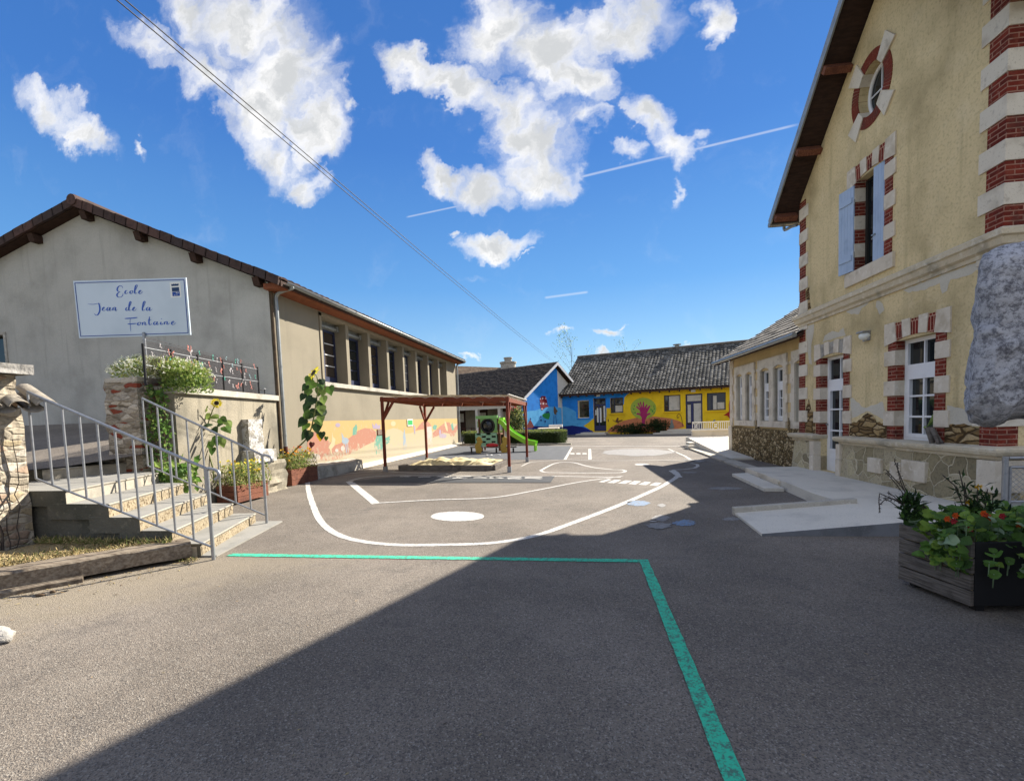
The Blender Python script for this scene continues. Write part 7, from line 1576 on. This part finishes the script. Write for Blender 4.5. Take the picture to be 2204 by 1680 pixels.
for (x0, y0, x1, y1) in [(1250, 470, 1240, 200), (1330, 480, 1360, 240), (1400, 480, 1450, 260), (1470, 470, 1500, 300), (1260, 460, 1190, 90), (1240, 330, 1040, 130), (1560, 460, 1660, 520), (1330, 470, 1290, 385)]:
    a, b = qk(x0, y0), qk(x1, y1); st.tube([a - UP * .1, a.lerp(b, .5) + V((.01, 0, 0)), b], .0045, 4)
    for k in range(34): p = a.lerp(b, rn.uniform(0, 1)) + rndv(rn) * .03; leaf(f, p, rndv(rn) + V((0, 0, .5)), rndv(rn), rn.uniform(.04, .10), rn.uniform(.012, .026), rn.choice((0, 0, 1))) if x0 > 1300 or k < 9 else None
for (x, y) in [(1365, 235), (1280, 378)]:
    p = qk(x, y); 
    for k in range(11): an = k * .571; leaf(fl, p, V((math.cos(an), -.25, math.sin(an) * .35)), V((0, -.4, 1)), .034, .012, 0, .05)
    disc(fl, p + V((0, -.004, .004)), (.011, 0, 0), (0, .008, .006), 8, 1)
f.build('foliage', ['leaf_dark', 'leaf_mid'], ds); fl.build('flower', ['petal_yellow', 'seed_brown'], ds); st.build('stem', ['twig'], ds)
tw = thing('dry_stalk_plant', 'dark leafy clump with thin dry stalks at the left end of the grey planter', 'plant', (2.75, 4.4, .5)); f = MB(); st = MB()
for k in range(190): p = qk(rn.uniform(660, 830), rn.uniform(330, 560), 4.35 + rn.uniform(-.1, .1)); leaf(f, p, V((rn.uniform(-.8, .6), -.3, rn.uniform(.2, 1))), rndv(rn), rn.uniform(.05, .11), rn.uniform(.014, .028), rn.choice((0, 0, 1)))
for (x0, y0, xs, ys, x1, y1) in [(760, 480, 640, 380, 470, 300), (740, 470, 620, 360, 500, 340), (750, 450, 680, 300, 530, 110), (760, 430, 680, 260, 520, 80), (760, 430, 690, 230, 600, 0), (770, 420, 660, 200, 625, 20), (750, 460, 600, 330, 540, 290), (800, 470, 880, 420, 930, 520), (790, 460, 870, 390, 860, 430), (700, 480, 540, 360, 470, 400), (465, 300, 460, 380, 470, 470)]:
    pts = smooth_path([qk(x0, y0, 4.35), qk(xs, ys, 4.35), qk(x1, y1, 4.35)], 6); st.tube(pts, .0036, 4)
    for p in pts[3:]:
        for q_ in range(2): leaf(st, p, rndv(rn), rndv(rn), .022, .007, 0)
f.build('foliage', ['leaf_dark', 'leaf_mid'], tw); st.build('stem', ['twig'], tw)
gt = thing('mesh_gate', 'grey metal gate with wire mesh beside the house plinth', 'gate', (5.2, 6.5, 0)); Yg = 6.45; gq_ = lambda x, y: PY(*zoom(3000, 700, 1.6795)(x, y), Yg)
a, b = gq_(455, 1330), gq_(490, 1380); zt_ = a.z; x0 = a.x
w = MB(); w.tube([(x0 + .02, Yg, 0), (x0 + .02, Yg, zt_ + .02)], .03, 8); w.tube([(x0 + .05, Yg, zt_), (6.3, Yg, zt_)], .02, 8); w.tube([(6.3, Yg, 0), (6.3, Yg, zt_)], .025, 8); w.build('post', ['galvanised'], gt)
w = MB(); fx, fz0 = b.x, .28
for (p, q) in [((fx, Yg, .05), (fx, Yg, b.z)), ((fx, Yg, b.z), (6.2, Yg, b.z)), ((fx, Yg, .33), (6.2, Yg, .33)), ((fx, Yg, .06), (6.2, Yg, .06)), ((6.2, Yg, .05), (6.2, Yg, b.z))]: w.tube([p, q], .017, 8)
w.build('frame', ['galvanised'], gt); w = MB()
for k in range(26):
    xx = fx - .4 + k * .065
    for sg in (1, -1):
        p, q = V((xx, Yg, .34)), V((xx + .42 * sg, Yg, b.z - .01))
        if sg < 0: p.x += .42; q.x += .42
        if p.x < fx: t_ = (fx - p.x) / (q.x - p.x) if q.x > fx else None; p = p.lerp(q, t_) if t_ is not None else None
        if p is None: continue
        if q.x < fx: q = p.lerp(q, (p.x - fx) / (p.x - q.x))
        if max(p.x, q.x) > 6.2: continue
        w.tube([p, q], .0025, 4)
w.build('mesh', ['galvanised'], gt)
w = MB(); w.box(fx + .02, 6.18, Yg - .006, Yg + .006, .07, .32, 0); w.build('kick_plate', ['zinc'], gt)
# piece of driftwood on the ledge
dw = thing('driftwood', 'weathered driftwood piece standing on the window ledge of the house', 'driftwood', hO + hx * 1.2 + hy * .08 + UP * .965, HR); zw = zoom(2840, 960, 3.0)
hp = lambda x, y, o=.10: PP(*zw(x, y), hO + hy * o, hy)
w = MB(); w.tube(smooth_path([hp(560, 1300), hp(580, 1380), hp(590, 1440), hp(580, 1495)], 4), [.05 - .002 * k for k in range(13)], 7); w.tube(smooth_path([hp(590, 1310), hp(640, 1380), hp(715, 1485)], 4), [.035, .034, .033, .03, .028, .026, .024, .02, .018], 7); w.tube(smooth_path([hp(600, 1330, .14), hp(640, 1420, .15), hp(665, 1495, .14)], 4), [.028 - .001 * k for k in range(9)], 7); w.build('log', ['grey_wood'], dw)
f = MB(); leaf(f, hp(540, 1290, .03), hp(620, 1160, .0) - hp(540, 1290, .03), hy, .36, .09, 0, .05); leaf(f, hp(540, 1300, .03), hp(480, 1290, .0) - hp(540, 1300, .03), hy, .12, .06, 0, .05); leaf(f, hp(545, 1290, .02), hp(600, 1230, .0) - hp(545, 1290, .02), hy, .28, .10, 1, .05); f.build('leaf', ['leaf_light', 'leaf_green'], dw)
# rough lichen covered capstone on the near right pillar
bp_ = thing('stone_gate_pillar', 'near gate pillar whose rough grey lichened boulder juts into the right edge', 'pillar', (2.9, 3.0, 0))
Yb = 3.0; out = [PY(*vp(x - 26, y), Yb) for x, y in [(2204, 500), (2165, 512), (2135, 528), (2112, 545), (2100, 580), (2095, 640), (2091, 700), (2092, 735), (2084, 760), (2080, 800), (2076, 850), (2077, 885), (2088, 902), (2112, 916), (2140, 921), (2165, 912), (2204, 905)]]
w = MB(); n = len(out); lay_ = 9; vs = []; cx = out[0].x + .30; zc = (out[0].z + out[-1].z) / 2; full = out + [V((cx + .55, Yb, out[-1].z)), V((cx + .6, Yb, zc)), V((cx + .55, Yb, out[0].z))]
m_ = len(full); D = .62
dense = smooth_path(full + [full[0]], 5)[:-1]; m_ = len(dense)
for k in range(lay_ + 1):
    t_ = k / lay_; sc_ = 1 - .16 * (abs(2 * t_ - 1) ** 3) - (.10 if k in (0, lay_) else 0)
    for p in dense:
        c = V((cx, Yb, zc)); q = c + (p - c) * sc_; q.y = Yb - .06 + D * t_; q.x += .80 * D * t_; q += (p - c).normalized() * .035 * noise.fractal(V((p.x * 5, q.y * 5, p.z * 5)), .8, 2, 5); vs.append(q)
fs_ = [(k * m_ + i, k * m_ + (i + 1) % m_, (k + 1) * m_ + (i + 1) % m_, (k + 1) * m_ + i) for k in range(lay_) for i in range(m_)]
vs2 = len(vs); vs += [V((cx, Yb - .10, zc)), V((cx + .8 * D, Yb + D, zc))]
# front face as inner rings so that it can be rough
fs_ += [(lay_ * m_ + i, lay_ * m_ + (i + 1) % m_, vs2 + 1) for i in range(m_)]
w.add(vs, fs_, 0, True); rings = []
base = vs[:m_]
for r_i in range(1, 9):
    t_ = r_i / 9; rings.append([b_.lerp(vs[vs2], t_) + V((0, -.05 * math.sin(t_ * 1.57) + .03 * noise.fractal(V((b_.lerp(vs[vs2], t_).x * 9, r_i, b_.lerp(vs[vs2], t_).z * 9)), .8, 2, 4), 0)) for b_ in base])
allr = [base] + rings; vv = [p for r_ in allr for p in r_] + [vs[vs2]]; w.add(vv, [(k * m_ + (i + 1) % m_, k * m_ + i, (k + 1) * m_ + i, (k + 1) * m_ + (i + 1) % m_) for k in range(8) for i in range(m_)] + [(8 * m_ + (i + 1) % m_, 8 * m_ + i, len(vv) - 1) for i in range(m_)], 0, True)
w.build('boulder_cap', ['lichen_stone'], bp_)
rough_box(2.98, 3.6, 3.02, 3.5, -.05, 1.62, .03, 61, 10, 16).build('shaft', ['pier_rubble'], bp_)
